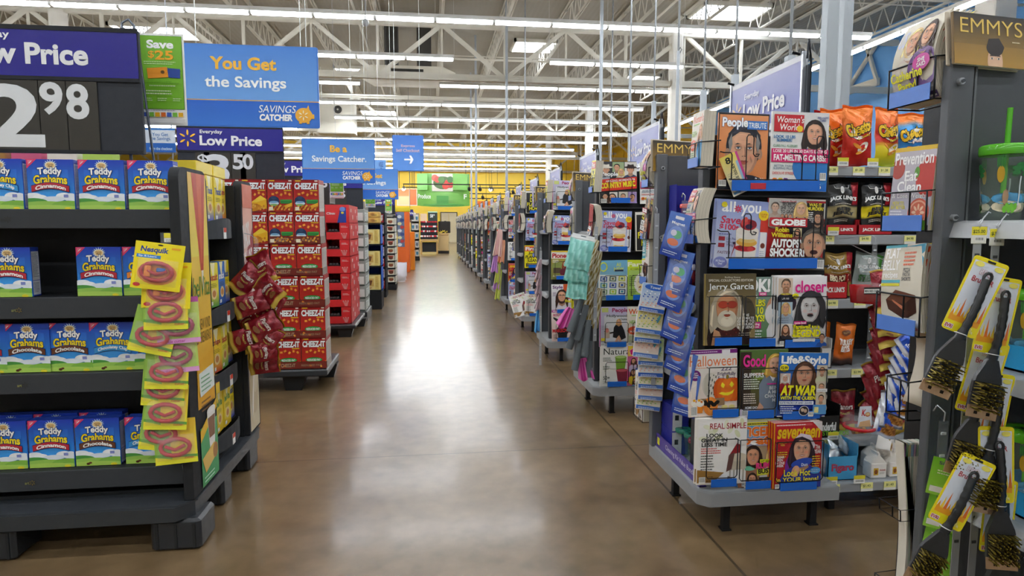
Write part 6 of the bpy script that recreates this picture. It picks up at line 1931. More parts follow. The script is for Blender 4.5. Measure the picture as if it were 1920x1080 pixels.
def end_pocket(T, X, Y, z, name, th, label, bend=0.0, tilt=0, n=1, ht=.19, turn=0, wd=.1, group='digests in the end pockets'):
    """pocket fixed to rack T on its aisle side, with the digest it holds"""
    root = Vector(T.location)
    b = obj('end_pocket', pocket_me, T, (X - root.x, Y - root.y, z), -PI / 2 + R(turn))
    b.scale = (wd / .137, 1, 1)
    obj('tag_strip', ptag_me, b)
    o = obj('digest_magazine', digest(name, th, bend, ht, wd), None, (X + .002, Y, z + .004), 0, (R(-3), R(tilt), -PI / 2 + R(turn)))
    tag(o, label, 'magazine', group)
    return b


# first full rack: two pockets at the near end, three behind the side panel
end_pocket(T2, 1.004, 2.335, 1.475, 'health', .048, 'thick upright digest with pale page edges, top end pocket beside the tribute magazine', ht=.205)
end_pocket(T2, 1.0, 2.345, 1.185, 'weekly', .05, 'yellow-topped digest with curling pages, end pocket beside the lilac magazine', .02, ht=.21)
end_pocket(T2, 1.035, 2.97, 1.44, 'duo', .035, 'curled digest bundle in the top pocket behind the cleaning kit panel', .05, ht=.2)
end_pocket(T2, 1.035, 2.97, 1.19, 'tabloid', .05, 'leaning digest with brown cover in the pocket under the curled bundle', 0, 8, ht=.2)
end_pocket(T2, 1.035, 2.97, .97, 'brownie', .05, 'leaning digest with pale cover, lowest of three pockets by the pastel packs', 0, -4, ht=.22)
# awards special on the side panel
def emmys(T, X, Y, z, label, wd=.235):
    o = obj('magazine', mag_mesh('emmys', wd, wd * .62, .006), None, (X, Y, z), 0, (R(-8), R(2), R(3)))
    tag(o, label, 'magazine', 'awards specials standing on the side panels')
    g = G('board'); g.box(-wd * .52, wd * .5, .012, .016, 0, wd * .66, 'cfc4b0', b=.002); o2 = g.build('backing_card', T, Vector((X, Y + .004, z)) - Vector(T.location)); o2.rotation_euler = (R(-8), R(2), R(3))


emmys(T2, 1.15, 2.875, 1.575 - .07, 'black and gold awards special standing on the first full rack', .235)


# ---- lanes further down
ROW_SETS = {3: [['smoothie', 'pink', 'makeover'], ['editor', 'health', 'home'], ['quilt', 'pasta', 'simple'], ['dessert', 'yellowtext'], ['country', 'weekly']],
            4: [['makeover', 'smoothie'], ['style', 'soap'], ['ranch', 'gossip'], ['dessert', 'tabloid'], ['editor', 'starlet']],
            5: [['simple', 'home'], ['editor', 'royal'], ['soap', 'style'], ['dessert', 'weekly'], ['yellowtext', 'duo']]}
POOL = ['smoothie', 'starlet', 'health', 'dessert', 'tabloid', 'editor', 'simple', 'teen', 'ranch', 'quilt', 'royal', 'makeover', 'style', 'pumpkin', 'weekly', 'soap', 'home']
ROWN5 = ['bottom', 'fourth', 'middle', 'second', 'top']
for k in range(3, LANES + 1):
    T = rack(k)
    y0 = Y0(k)
    sets = ROW_SETS.get(k)
    if not sets:
        sets = [random.sample(POOL, 2 if k < 9 else 1) for _ in range(5)]
    for r_ in range(5):
        row = sets[r_]
        wide = r_ >= 3 and k < 6
        for c_, nm in enumerate(row):
            wd, ht = ((.25, .275) if r_ == 4 and k == 3 else (.21, .27)) if wide else (.2, .265)
            x = 1.05 + (.045 if r_ < 3 else .06) + wd / 2 + c_ * (wd * .93 if not wide else wd + .03)
            y = y0 + ROWY[r_] + .004 * c_ * (-1 if r_ < 2 else 1)
            z = ROWZ[r_] + (-.02 if r_ == 0 else 0) + .012
            z = max(z, .198)
            mag(nm, x, y - .012, z, wd, ht, '%s, %s row, %s' % (CV[nm][1], ROWN5[r_], lane_word(k).replace(' down the aisle', '')) if True else '', (-2, random.uniform(-1.5, 2.5), 0))
            if k < 10:
                b = obj('wire_pocket', bask['n'], T, (x + .01 - 1.05, y - y0 - .02, z + .03), 0)
                obj('tag_strip', tags_['n'], b)
        if k >= 10:
            g = G('sign'); 
            obj('tag_strip', tags_['n'], T, (.16, ROWY[r_] - .006, ROWZ[r_] + .03), 0)
    # end pockets
    seq = [(-.06, 1.46, .05, 0.0, 'soap'), (-.06, 1.2, .045, .02, 'tabloid'), (.55, 1.43, .04, .04, 'duo'), (.55, 1.18, .05, 0, 'starlet')]
    if k < 8: seq.append((.56, .95, .045, .0, 'home'))
    for j, (dy, z, th, bd, nm) in enumerate(seq):
        bd = bd * (1 if (k + j) % 2 else -1)
        end_pocket(T, 1.035, y0 + dy, z + random.uniform(-.01, .015), nm, th, 'pages-out digest in the %s end pocket from the top, %s' % (ORD[j], lane_word(k)), bd, random.uniform(-6, 8), ht=.2)
    if k < 7: emmys(T, 1.14, y0 + .455, 1.505, 'black and gold awards special standing on the %s' % lane_word(k), .22)


# ---- everyday-price header signs standing lengthwise above each rack
def lane_sign_mesh():
    L_, H_ = .62, .25
    g = G('sign'); g.box(0, L_, 0, .012, 0, H_, '8c94cc')
    a = Art(g, 620, 250, y0=-.0005, eps=.0004)
    a.gr(6, 4, 608, 222, '7c86cc', 'a4a6d4'); a.r(0, 226, 620, 24, 'e4e6ee'); a.spark(62, 100, 56, 'ecd4a8'); a.t('Everyday', 140, 146, 140, 36, 'f0f0f8', b=.02); a.t('Low Price', 132, 60, 370, 76, 'f4f4fa', b=.035); a.r(0, 0, 620, 4, 'c8ccd4')
    return g.mesh('face')


ls_me = lane_sign_mesh()
for k in range(2, LANES + 1):
    X, y = (1.545, Y0(k) + .085)
    z = 1.715
    t = empty('header_sign', (X, y + .64, z), 'lavender low price header sign standing lengthwise above the %s' % lane_word(k), 'header sign', 'lengthwise price header signs over the racks', -PI / 2)
    obj('face', ls_me, t)
    g = G('metal'); g.box(-.01, .63, -.008, .02, -.03, .0, 'b4b8be', b=.003); g.box(.62, .632, -.006, .018, -.06, .26, 'c4c8ce'); g.box(-.012, 0, -.006, .018, -.06, .26, 'c4c8ce')
    for x in (.02, .6): g.tube([(x, .0, .255), (x - .01, -.03, .265)], .006, '1c1c1e', n=6)
    g.build('frame', t)
    g = G('sign'); g.box(0, .62, .002, .01, -.2, -.03, 'd4d6dc'); g.build('lower_panel', t)
    g = G('metal')
    g.box(.27, .285, .02, .03, -.129, .2, '3c3f44'); g.box(.64, .655, .004, .016, -.094, .2, '3c3f44'); g.box(.27, .655, .014, .022, -.03, -.02, '3c3f44'); g.build('upright', t)
    g = G('metal'); g.tube([(.65, .02, -.05), (.65, .02, .22), (.66, .0, .3), (.675, -.01, .28), (.668, -.01, .22)], .004, '2c2e32'); g.build('hook', t)

# ---- blue cards strip in front of the first full rack's bay
def card_mesh(kind):
    g = G('paper')
    if kind == 'blue':
        g.box(-.05, .05, 0, .0012, -.175, 0, '2a50b4')
        a = Art(g, 100, 175, x0=-.05, y0=-.0002, z0=-.175, eps=.0001)
        a.gr(0, 0, 100, 175, '1c3c9c', '5a80d0'); a.e(50, 80, 36, 44, '6c94e0'); a.e(46, 60, 26, 14, 'e0703c'); a.e(58, 92, 20, 16, '58b880'); a.e(40, 96, 14, 12, 'd8d4e8'); a.r(30, 150, 40, 12, 'e8e8f4'); a.lines(12, 20, 76, 2, 8, 'd8e0f4', 3); a.t('Magnet', 20, 126, 60, 14, 'f0f4ff')
        g.grid(lambda u, v: ((u - .5) * .086, -.001 - .012 * min(1, 4 * math.sin(PI * u)) * min(1, 3 * math.sin(PI * v)), -.14 + v * .1), 8, 8, 'ffffff', 'clear')
    elif kind[0] == 'w':
        c = {'wb': ('9cc0ea', '2c60c0', 'f0b0a0'), 'wy': ('ece058', '4878c8', 'a8c870'), 'wp': ('f0b8a4', '5c84cc', 'f4dcd0'), 'wg': ('bcd88c', '3c70c4', 'e8ec9c')}[kind]
        g.box(-.058, .058, 0, .016, -.13, .0, 'e8e8ee', b=.004)
        a = Art(g, 116, 130, x0=-.058, y0=-.0004, z0=-.13, eps=.00015)
        a.gr(2, 2, 112, 126, 'f0ece4', c[0]); a.r(2, 4, 112, 18, c[1]); a.e(58, 114, 46, 14, '2a66c8'); a.t('Towel', 34, 108, 46, 12, 'f4f8ff', b=.02, it=.1)
        for k in range(36): a.e(10 + (k * 29) % 96, 30 + (k * 17) % 66, 4, 3, (c[2], c[0], c[1], 'ffffff')[k % 4], n=7)
        a.lines(12, 12, 90, 2, 6, 'e8f0ff', 2.5); a.e(96, 74, 5, 20, ('58a8b8', 'a83c60')[len(kind) % 2], rot=-14)
    elif kind == 'green':
        g.box(-.045, .045, 0, .001, -.13, 0, '8ccc3c'); a = Art(g, 90, 130, x0=-.045, y0=-.0002, z0=-.13, eps=.0001); a.gr(0, 0, 90, 130, 'a0d84c', '78c030'); a.t('Single', 20, 104, 50, 14, '5c4878', b=.02); a.lines(20, 84, 52, 2, 9, 'e8f4c8', 4); a.r(8, 10, 40, 20, 'f0f0ec'); a.e(66, 44, 10, 16, 'e8e8ee')
    return g.mesh('hang_card')


bc_ = card_mesh('blue')


def strip(P, L_, label, col='e8ecf0', slots=8, hook=(0, .03, .015)):
    t = empty('clip_strip', P, label, 'clip strip')
    g = G('clear'); g.box(-.011, .011, 0, .0012, -L_, 0, col, 'matte' if col != 'e8ecf0' else 'clear'); 
    for i in range(slots): g.box(-.006, .006, -.002, 0, -L_ * (i + .6) / slots, -L_ * (i + .6) / slots + .006, 'd8dce0', 'plastic')
    g.build('strip', t)
    g = G('metal'); g.tube([(0, 0, 0), (0, -.002, .02), (0, .02, .03), hook], .0018, 'b8bcc0', n=5); g.build('hook', t)
    return t


strip(at(1284, 376, Y=2.4), .62, 'clear strip holding overlapping blue cards before the cleaning bay')
for k, (xp, yp, rot) in enumerate(((1278, 400, 14), (1282, 470, 12), (1278, 500, 16), (1284, 530, 12), (1281, 560, 15), (1286, 590, 11), (1284, 620, 13), (1288, 660, 10), (1292, 700, 6))):
    p = at(xp, yp, Y=2.37 - .004 * (9 - k))
    o = obj('hang_card', bc_, None, p, 0, (R(-4), R(rot), R(-56 + 4 * (k % 3))))
    tag(o, 'shiny blue carded magnet on the strip before the cleaning bay, %s from the top' % ORD[k], 'hang card', 'blue cards on the strip')
wm = {q: card_mesh(q) for q in ('wb', 'wy', 'wp', 'wg')}
strip(at(1232, 400, Y=2.78), .8, 'grey slotted strip holding pastel packs beside the first full rack', 'a8acb0')
WN = {'wb': 'blue-topped white', 'wy': 'yellow', 'wp': 'peach', 'wg': 'green'}
for k, (kd, xp, yp, rot) in enumerate((('wb', 1230, 533, 9), ('wy', 1222, 587, 7), ('wg', 1218, 604, 5), ('wp', 1216, 633, 6), ('wg', 1222, 648, 2), ('wb', 1221, 670, 1), ('wy', 1222, 692, 2), ('wp', 1222, 714, 3), ('wy', 1220, 733, 6))):
    yy = 2.70 + .017 * k
    p = at(xp, yp if k == 0 else yp - 14, Y=yy)
    o = obj('hang_card', wm[kd], None, (p[0], p[1], p[2]), 0, (R(-5), R(rot), R(-14)))
    tag(o, '%s patterned pack on the slotted strip, %s from the top' % (WN[kd], ORD[k]), 'hanging pack', 'pastel packs on the slotted strip')
for k in range(6):
    p = at(1240 - k % 2 * 3, 575 + 28 * k, Y=2.92 + .003 * k)
    o = obj('hang_card', wm[('wy', 'wb', 'wg', 'wp')[k % 4]], None, (p[0], p[1], p[2]), 0, (R(-4), R(10), R(-50)))
    tag(o, 'pastel pack turned edge-on behind the slotted strip, %s from the top' % ORD[k], 'hanging pack', 'pastel packs turned edge-on')

# ---- contents of the first full rack's bay (blue cleaning goods)
def at_bay(x, y, X=1.09): return at(x, y, X=X)


t = empty('display_box', (1.2, 2.7, 1.216), 'open purple display box reading Cleaning Kit Value Bundle with red tumblers', 'display box')
g = GW(t, 'paper'); x0, x1, y0, y1 = 1.1, 1.33, 2.6, 2.835
g.box(x0, x1, y0, y0 + .003, 1.216, 1.28, '3c2c90'); g.box(x0, x0 + .003, y0, y1, 1.216, 1.28, '3c2c90'); g.box(x0, x1, y1 - .003, y1, 1.216, 1.44, '2c2f9c'); g.box(x0, x0 + .003, y1 - .09, y1, 1.28, 1.44, '2c2f9c'); g.box(x0, x1, y0, y1, 1.216, 1.22, '3c2c90')
a = Art(g, 245, 64, x0=x0, y0=y0 - .0004, z0=1.216, eps=.0004); a.r(20, 6, 34, 44, 'f0f0e0'); a.r(22, 24, 30, 18, 'f0e030'); a.t('Cleaning Kit Value Bundle', 66, 20, 170, 22, 'e8e4f4', b=.01); g.build('carton', t)
def tumbler(loc, label, body, lid, sc_=1.0, group=None, name='tumbler', straw=True, art=None):
    t = empty(name, loc, label, 'tumbler', group)
    t.scale = (sc_,) * 3
    g = G('clear'); g.lathe([(.001, 0), (.032, 0), (.034, .004), (.044, .14), (.0445, .142)], body, n=24); 
    if art: art(g)
    g.build('cup', t)
    g = G('gloss'); g.lathe([(.046, .136), (.0475, .14), (.0475, .154), (.042, .158), (.006, .16), (.006, .158)], lid, n=24); g.build('lid', t)
    if straw:
        g = G('plastic'); g.tube([(0, 0, .02), (.004, 0, .235)], .0055, lid, n=8); g.build('straw', t)
    return t


for k in range(3): 
    c = tumbler((1.14 + .055 * k, 2.70 + .02 * (k % 2), 1.221), 'red plastic tumbler in the purple display box, %s across' % ORD[k], 'e04848', 'e86058', .82, 'red tumblers in the purple box', straw=False)
def carton(name, x0, x1, y0, y1, z0, z1, col, label, cat, lines_=None):
    g = G('paper'); cx, cy = (x0 + x1) / 2, (y0 + y1) / 2
    g.box(x0 - cx, x1 - cx, y0 - cy, y1 - cy, 0, z1 - z0, col, b=.003)
    if lines_: lines_(g, x1 - x0, y1 - y0, z1 - z0)
    return tag(g.build(name, None, (cx, cy, z0)), label, cat)


t = empty('display_bin', (1.22, 2.7, .926), 'dark blue open bin of bottles on the second cleaning shelf', 'display bin')
g = GW(t, 'paper'); 
for (a0, a1, b0, b1, c0, c1) in ((1.1, 1.36, 2.53, 2.533, .926, 1.0), (1.1, 1.103, 2.53, 2.835, .926, 1.0), (1.1, 1.36, 2.832, 2.835, .926, 1.13), (1.1, 1.36, 2.53, 2.835, .926, .93)): g.box(a0, a1, b0, b1, c0, c1, '2030a0')
g.box(1.2, 1.235, 2.528, 2.53, .95, .965, 'd8dcf4'); g.build('carton', t)
for k in range(5):
    t = empty('spray_bottle', (1.12 + .045 * k, 2.64 + .04 * (k % 2), .931), 'slim dark bottle in the blue bin, %s across' % ORD[k], 'bottle', 'bottles in the blue bin')
    g = G('gloss'); c = ('4c3c9c', '8c1c2c', '2c2c68', 'a83040', '3c3c90')[k]; g.lathe([(.001, 0), (.019, 0), (.019, .09), (.008, .115), (.008, .13)], c, n=12); g.build('body', t)
    g = G('gloss'); g.lathe([(.01, .125), (.011, .15), (.001, .152)], 'c8c4d8', n=10); g.build('cap', t)
for k in range(4):
    tumbler((1.15 + .06 * (k % 2), 2.55 + .075 * k, .613), 'green-lidded shaker cup on the third cleaning shelf, %s along' % ORD[k], '3c8c78', '2c8c6c', .8, 'shaker cups on the third shelf', straw=False)
for k in range(2):
    carton('cleaning_box', 1.09, 1.17, 2.7, 2.84, .198 + .115 * k, .31 + .115 * k, '2a2f9c', 'blue and white cleaning box by the side panel, %s one of two' % ('lower', 'upper')[k], 'box',
           lambda g, w_, d_, h_: Art(g, 80, 110, x0=-w_ / 2, y0=-d_ / 2 - .0004).r(0, 0, 46, 108, 'e4e6ee').r(12, 50, 18, 24, '30343c'))
t = empty('display_tray', (1.09, 2.5, .197), 'long purple tray with white lettering along the base shelf edge', 'tray')
g = GW(t, 'paper'); g.box(1.068, 1.071, 2.345, 2.835, .197, .262, '4c3ca0'); g.box(1.068, 1.095, 2.345, 2.348, .197, .25, '4c3ca0'); g.box(1.068, 1.098, 2.345, 2.835, .197, .2, '4c3ca0')
a = Art(g, 495, 65, mp=lambda u, v, l: (1.0676 - l, 2.84 - u * .001, .197 + v * .001), eps=.0004); a.r(0, 0, 495, 65, '55449f'); a.t('Cleaning Kit Value Bundle', 120, 18, 330, 30, 'dcd6f0', b=.01); a.r(16, 16, 30, 34, 'e8e040'); g.build('carton', t)
for k in range(5):
    tumbler((1.14 + .01 * (k % 2), 2.54 + .073 * k, .201), '%s shaker cup in the purple tray, %s along from the magazines' % (('maroon', 'mint green', 'mint green', 'blue', 'grey')[k], ORD[k]), ('8c3c50', '9cd0b8', '8cc8b0', '3c50b8', '808890')[k], ('7c3044', '2c7c68', '2c7c68', '2438a8', '30343c')[k], .82, 'shaker cups in the purple tray', straw=False)
# thin newspapers hanging low behind the strip
t = tag(obj('digest_magazine', digest('simple', .03, .0, .23), None, (1.03, 2.99, .29), 0, (0, 0, -PI / 2)), 'cream newspaper stack hanging low beside the side panel of the first full rack', 'magazine')
T2b = obj('end_pocket', pocket_me, T2, (1.028 - 1.05, 2.99 - Y0(2), .286), -PI / 2)


# ---- hanging cloths and gloves on the second rack down
def cloth_mesh(c0, c1, W=.12, H=.22, folds=4, seed=1, flare=1.5, stripes=False):
    g = G('matte'); rnd = random.Random(seed); ph = rnd.uniform(0, 6)
    def fn(u, v):
        wd = W * (.45 + .55 * flare * (1 - v) ** .6 / flare)
        return ((u - .5) * wd, .012 * math.sin(u * folds * 2 * PI + ph) * (1.2 - v), -H * (1 - v) + .012 * math.sin(u * 9 + ph) * (1 - v))
    cf = (lambda u, v: (c0 if (int(u * 9) + (int(v * 6) if stripes else 0)) % 2 else c1))
    g.grid(fn, 24, 12, cf)
    g.grid(lambda u, v: (lambda p: (p[0] * .96, p[1] + .02, p[2]))(fn(u, v)), 24, 12, cf)
    return g.mesh('hanging_cloth')


def hang(me, xp, yp, Y, rot, label, cat, group=None, name='hanging_cloth', sc_=1.0, tw=0):
    p = at(xp, yp, Y=Y)
    o = obj(name, me, None, p, 0, (R(-6), R(rot), R(tw)))
    o.scale = (sc_,) * 3
    return tag(o, label, cat, group)


c_mint = cloth_mesh('7cd0c4', 'a4e0d8', .2, .25, 5, 1); c_gold = cloth_mesh('a88428', 'e4e0d0', .11, .24, 4, 2, stripes=True); c_gold2 = cloth_mesh('e0dccc', '98823c', .1, .24, 3, 5, stripes=True)
g = G('plastic')
pillow(g, .15, .19, .04, lambda u, v: ('f0f4f4' if v > .93 else ('84d0c4', 'a8e4dc', '74c0b8')[int(u * 12 + v * 3) % 3]), 6, m='plastic', oz=-.19)
a = Art(g, 150, 30, x0=-.075, y0=-.006, z0=-.012); a.r(10, 0, 130, 26, 'eef2f4'); a.r(60, 14, 30, 5, '405060')
mint_pack = g.mesh('cloth_pack')
strip(at(1118, 425, Y=3.72), .7, 'grey strip holding mint packs and gloves on the second rack down', 'a8acb0')
for k, (xp, yp, r_) in enumerate(((1094, 445, 12), (1088, 475, 10), (1086, 510, 6))):
    hang(mint_pack, xp, yp, 3.62 - .02 * (2 - k), r_, 'mint green cloth pack hanging on the second rack down, %s from the top' % ORD[k], 'cloth pack', 'mint cloth packs', sc_=1.0 - .08 * k, tw=-20, name='cloth_pack')
for k, (xp, yp, r_) in enumerate(((1116, 448, 24), (1122, 470, 16), (1118, 500, 20), (1122, 540, 10))):
    hang((c_gold, c_gold2)[k % 2], xp, yp, 3.68 + .02 * k, r_, 'white and mustard work glove pair hanging on the second rack down, %s from the top' % ORD[k], 'gloves', 'hanging work gloves', 'hanging_gloves', tw=-30)
def roll_mesh():
    g = G('matte'); g.tube([(0, 0, 0), (0, 0, -.22)], [.017, .022], '5c6468', n=12); g.tube([(0, 0, -.005), (0, 0, .0)], .014, '2c6c68', n=10); return g.mesh('mat_roll')


rm = roll_mesh()
for k, (xp, yp, r_) in enumerate(((1092, 558, 22), (1100, 572, 16), (1088, 590, 20), (1104, 600, 8), (1092, 628, 14), (1106, 640, 4))):
    hang(rm, xp, yp, 3.66 + .03 * (k % 3), r_, 'dark grey rubbery roll on the strip below the gloves, %s from the top' % ORD[k], 'roll', 'dark grey rolls', 'mat_roll')
c_mag = cloth_mesh('c83c98', 'e078bc', .1, .13, 3, 7)
hang(c_mag, 1072, 578, 3.7, 24, 'magenta cloth peeking out beside the grey rolls', 'cloth')
hang(c_mag, 1094, 672, 3.7, -10, 'dark magenta cloth at the foot of the grey rolls', 'cloth')
# third rack down and beyond
strip(at(1014, 470, Y=5.33), 1.0, 'slotted strip on the third rack down carrying pink and blue cloths', 'a8acb0')
strip(at(938, 424, Y=8.33), 1.0, 'slotted strip on a middle rack carrying bright cloths', 'a8acb0')
c_pink = cloth_mesh('d8b8bc', '8c8088', .05, .1, 2, 8); c_blue = cloth_mesh('2c80c8', '6cb4e0', .06, .22, 2, 9)
for k in range(6): hang(c_pink, 1014 - k % 2 * 2, 486 + 15 * k, 5.3, 14, 'pale pink folded cloth on the third rack down, %s from the top' % ORD[k], 'cloth', 'pale pink folded cloths')
hang(c_blue, 1011, 575, 5.35, 4, 'blue cloth hanging low beside the pink folded ones', 'cloth')
c_s = [cloth_mesh('e0a0a8', 'f0dcc8', .12, .35, 3, 10), cloth_mesh('b078c8', 'd8a8dc', .1, .3, 3, 11), cloth_mesh('b0c83c', 'e0e080', .07, .4, 2, 12), cloth_mesh('e8885c', 'f0c8a8', .1, .3, 3, 13)]
for k, (xp, yp, i) in enumerate(((938, 430, 0), (944, 450, 3), (932, 468, 1), (938, 475, 2), (936, 500, 1), (939, 505, 2))):
    hang(c_s[i], xp, yp, 8.3, 8, '%s scarf-like cloth on a middle rack down the aisle, %s from the top' % (('pink', 'lilac', 'lime', 'orange')[i], ORD[k]), 'cloth', 'bright cloths on a middle rack')
# black end racks and shelf units at the far end of the row
for k in range(2):
    Y = 29.6 + 1.4 * k
    t = empty('end_rack', (1.75, Y, 0), 'black tall rack with dark goods at the far end of the lanes, %s one' % ('nearer', 'farther')[k], 'rack')
    g = GW(t, 'matte'); g.box(1.5, 1.52, Y, Y + .7, .05, 1.7, '1c1e22'); g.box(1.5, 2.0, Y + .68, Y + .7, .05, 1.7, '1c1e22'); g.box(1.5, 1.53, Y - .02, Y, 0, 1.75, '1c1e22'); g.build('frame', t)
    for s_ in range(4):
        g = GW(t, 'matte'); g.box(1.5, 2.0, Y, Y + .7, .2 + .4 * s_, .22 + .4 * s_, '2c2e32'); sh = g.build('shelf', t)
    for s_ in range(4):
        for i in range(3):
            g = G('paper'); g.box(-.07, .07, -.05, .05, 0, .22, ('2c8c7c', '3c3c48', '486890')[(i + s_) % 3], b=.01); tag(g.build('carton', None, (1.6 + .15 * i, Y + .08, .2205 + .4 * s_)), 'small carton on the %s black end rack, %s shelf, %s across' % (('nearer', 'farther')[k], ORD[s_], ORD[i]), 'carton', 'cartons on the black end racks')
# ================================================================ SNACK SHELVES RIGHT OF THE FIRST FULL RACK
SNX0, SNX1, SNY, SNB = 1.662, 2.42, 2.58, 2.98
S = empty('snack_shelving', (2.05, 2.8, 0), 'grey snack shelving with price rails beside the first full magazine rack', 'shelving')
g = GW(S, 'painted'); g.box(SNX0, SNX1, SNB, SNB + .03, .1, 1.5, '2a2c30'); g.box(SNX1, SNX1 + .02, 2.4, SNB + .03, .1, 1.6, '4c4f53'); g.build('back_panel', S)
SZ = [.19, .585, .3 - .3 + .29, .93, 1.213, 1.507]
shelf_z = {}
for k, (yp, Y) in enumerate(((905, 2.40), (821, 2.56), (691, 2.56), (561, 2.58), (441, 2.6), (312, 2.6))):
    z = at(1600, yp, Y=Y)[2]
    shelf_z[k] = (z, Y)
    g = GW(S, 'painted'); g.box(SNX0, SNX1, Y + .01, SNB, z - .012, z, '8c9094'); g.prism([(Y + .012, z - .045), (Y, z - .04), (Y, z - .004), (Y + .012, z + .001)], SNX0, SNX1, 'a0a4a8', axis='X')
    sh = g.build('shelf', S)
    xs = {0: (1563, 1625, 1668, 1695), 1: (1551,), 2: (1558, 1607), 3: (1560, 1612), 4: (1553, 1622, 1706), 5: (1560, 1610, 1658)}[k]
    for xp in xs:
        P = at(xp, yp, Y=Y)
        g = GW(S, 'paper'); g.box(P[0] - .028, P[0] + .028, Y - .003, Y - .0015, z - .04, z - .002, 'f0ee9a'); a = Art(g, 56, 38, x0=P[0] - .028, y0=Y - .0032, z0=z - .04, eps=.0002); a.r(0, 0, 56, 12, 'e8e8e0'); a.t({0: '$1.43', 1: '$3.98', 2: '$2.94', 3: '$4.98', 4: '$4.98', 5: '$1.28'}[k], 10, 18, 34, 12, '5c6c30', b=.01)
        q = g.build('price_label', sh, -Vector((0, 0, 0)))
for (x, y) in ((1.75, 2.5), (2.3, 2.5), (2.3, 2.9)):
    g = GW(S, 'matte'); g.box(x - .015, x + .015, y - .015, y + .015, 0, .15, '141416'); g.build('leg', S)
for (xp, yp, k) in ((1580, 310, 5), (1636, 310, 5), (1562, 436, 4), (1563, 795, 1), (1612, 880, 0), (1560, 880, 0)):
    z, Y = shelf_z[k]; P = at(xp, yp, Y=Y - .01)
    g = GW(S, 'paper'); g.box(P[0] - .026, P[0] + .026, Y - .012, Y - .011, z + .0, z + .036, 'ecebe4'); g.box(P[0] - .026, P[0] + .026, Y - .0125, Y - .012, z + .02, z + .036, 'e8dc3c'); a = Art(g, 52, 20, x0=P[0] - .026, y0=Y - .0125, z0=z); a.barcode(6, 2, 40, 16); g.build('shelf_flag', S)


def chip_bag(nm, W, H, T, cf, art, seed):
    g = G('foil')
    mp = pillow(g, W, H, T, cf, seed, 16, 22)
    a = Art(g, W * 1000, H * 1000, mp=mp, eps=.0003)
    art(a)
    return g.mesh(nm)


def ca(a, kind=0):
    W, H = a.w, a.h
    a.e(W * .62, H * .3, 30, 18, 'e8e0d0', rot=30); a.e(W * .4, H * .33, 22, 8, 'e89028', rot=-30); a.e(W * .55, H * .24, 26, 8, 'f0a030', rot=20)
    a.e(W * .55, H * .56, W * .36, 32, 'f4f0e4', rot=16); a.t('Cheetos', W * .12, H * .46, W * .84, 56, 'f6c81c', b=.06, out='181410', ob=.05, rot=14)
    a.t(('Crunchy', "Flamin' Hot", 'Puffs')[kind], W * .42, H * .41, W * .44, 13, ('f6c81c', 'f4e03c', 'f4f4f0')[kind], b=.03, out='a01c18', rot=16)


def grad_bag(*stops):
    L = [(v, lin(c)) for v, c in stops]
    st = [(v, c) for v, c in stops]
    def f(u, v):
        for (v0, c0), (v1, c1) in zip(st, st[1:]):
            if v <= v1:
                a, b = _s(c0), _s(c1); t = (v - v0) / max(1e-6, v1 - v0)
                return tuple(round(p + (q - p) * t, 3) for p, q in zip(a, b))
        return _s(st[-1][1])
    return f


cb0 = chip_bag('chip_bag', .14, .27, .06, grad_bag((0, 'a01818'), (.1, 'c82018'), (.45, 'cc2c18'), (.62, 'ee7020'), (1, 'f08428')), lambda a: ca(a, 0), 1)
cb1 = chip_bag('chip_bag', .13, .265, .06, grad_bag((0, 'a8b82c'), (.18, 'e8d828'), (.34, 'e8d030'), (.42, 'c82418'), (.6, 'd03018'), (.75, 'ee7020'), (1, 'f08024')), lambda a: ca(a, 1), 2)
cb2 = chip_bag('chip_bag', .14, .25, .06, grad_bag((0, '1c50a0'), (.3, '2c7cc8'), (.75, '3c98dc'), (.85, 'f07c20'), (1, 'f08424')), lambda a: ca(a, 2), 3)
cb3 = chip_bag('chip_bag', .14, .27, .06, grad_bag((0, '901818'), (1, 'b82024')), lambda a: a.t('Flamas', 20, 140, 100, 30, 'f4d020', b=.04), 4)


def stand_bag(me, xa, xb, k, dy, label, cat='chip bag', group=None, rz=0, name='chip_bag', tilt=0):
    z, Y = shelf_z[k]
    Yb = Y + dy
    P, Q = at(xa, 430, Y=Yb), at(xb, 430, Y=Yb)
    o = obj(name, me, None, ((P[0] + Q[0]) / 2, Yb, z + .005), 0, (R(-3), R(tilt), R(rz)))
    return tag(o, label, cat, group)


stand_bag(cb3, 1525, 1560, 5, .2, 'dark red chip bag at the back behind the orange ones', rz=10)
stand_bag(cb0, 1527, 1585, 5, .14, 'orange and red cheese puff bag half hidden behind the weekly magazine')
stand_bag(cb0, 1569, 1629, 5, .05, 'orange and red cheese puff bag in full view on the top snack shelf', rz=-6)
stand_bag(cb1, 1625, 1684, 5, .06, 'orange bag with lime bottom on the top snack shelf', rz=8)
stand_bag(cb2, 1668, 1728, 5, .09, 'blue cheese puff bag on the top snack shelf', rz=-4)
stand_bag(cb2, 1712, 1760, 5, .12, 'blue cheese puff bag farthest from the magazines on the top shelf', rz=6)


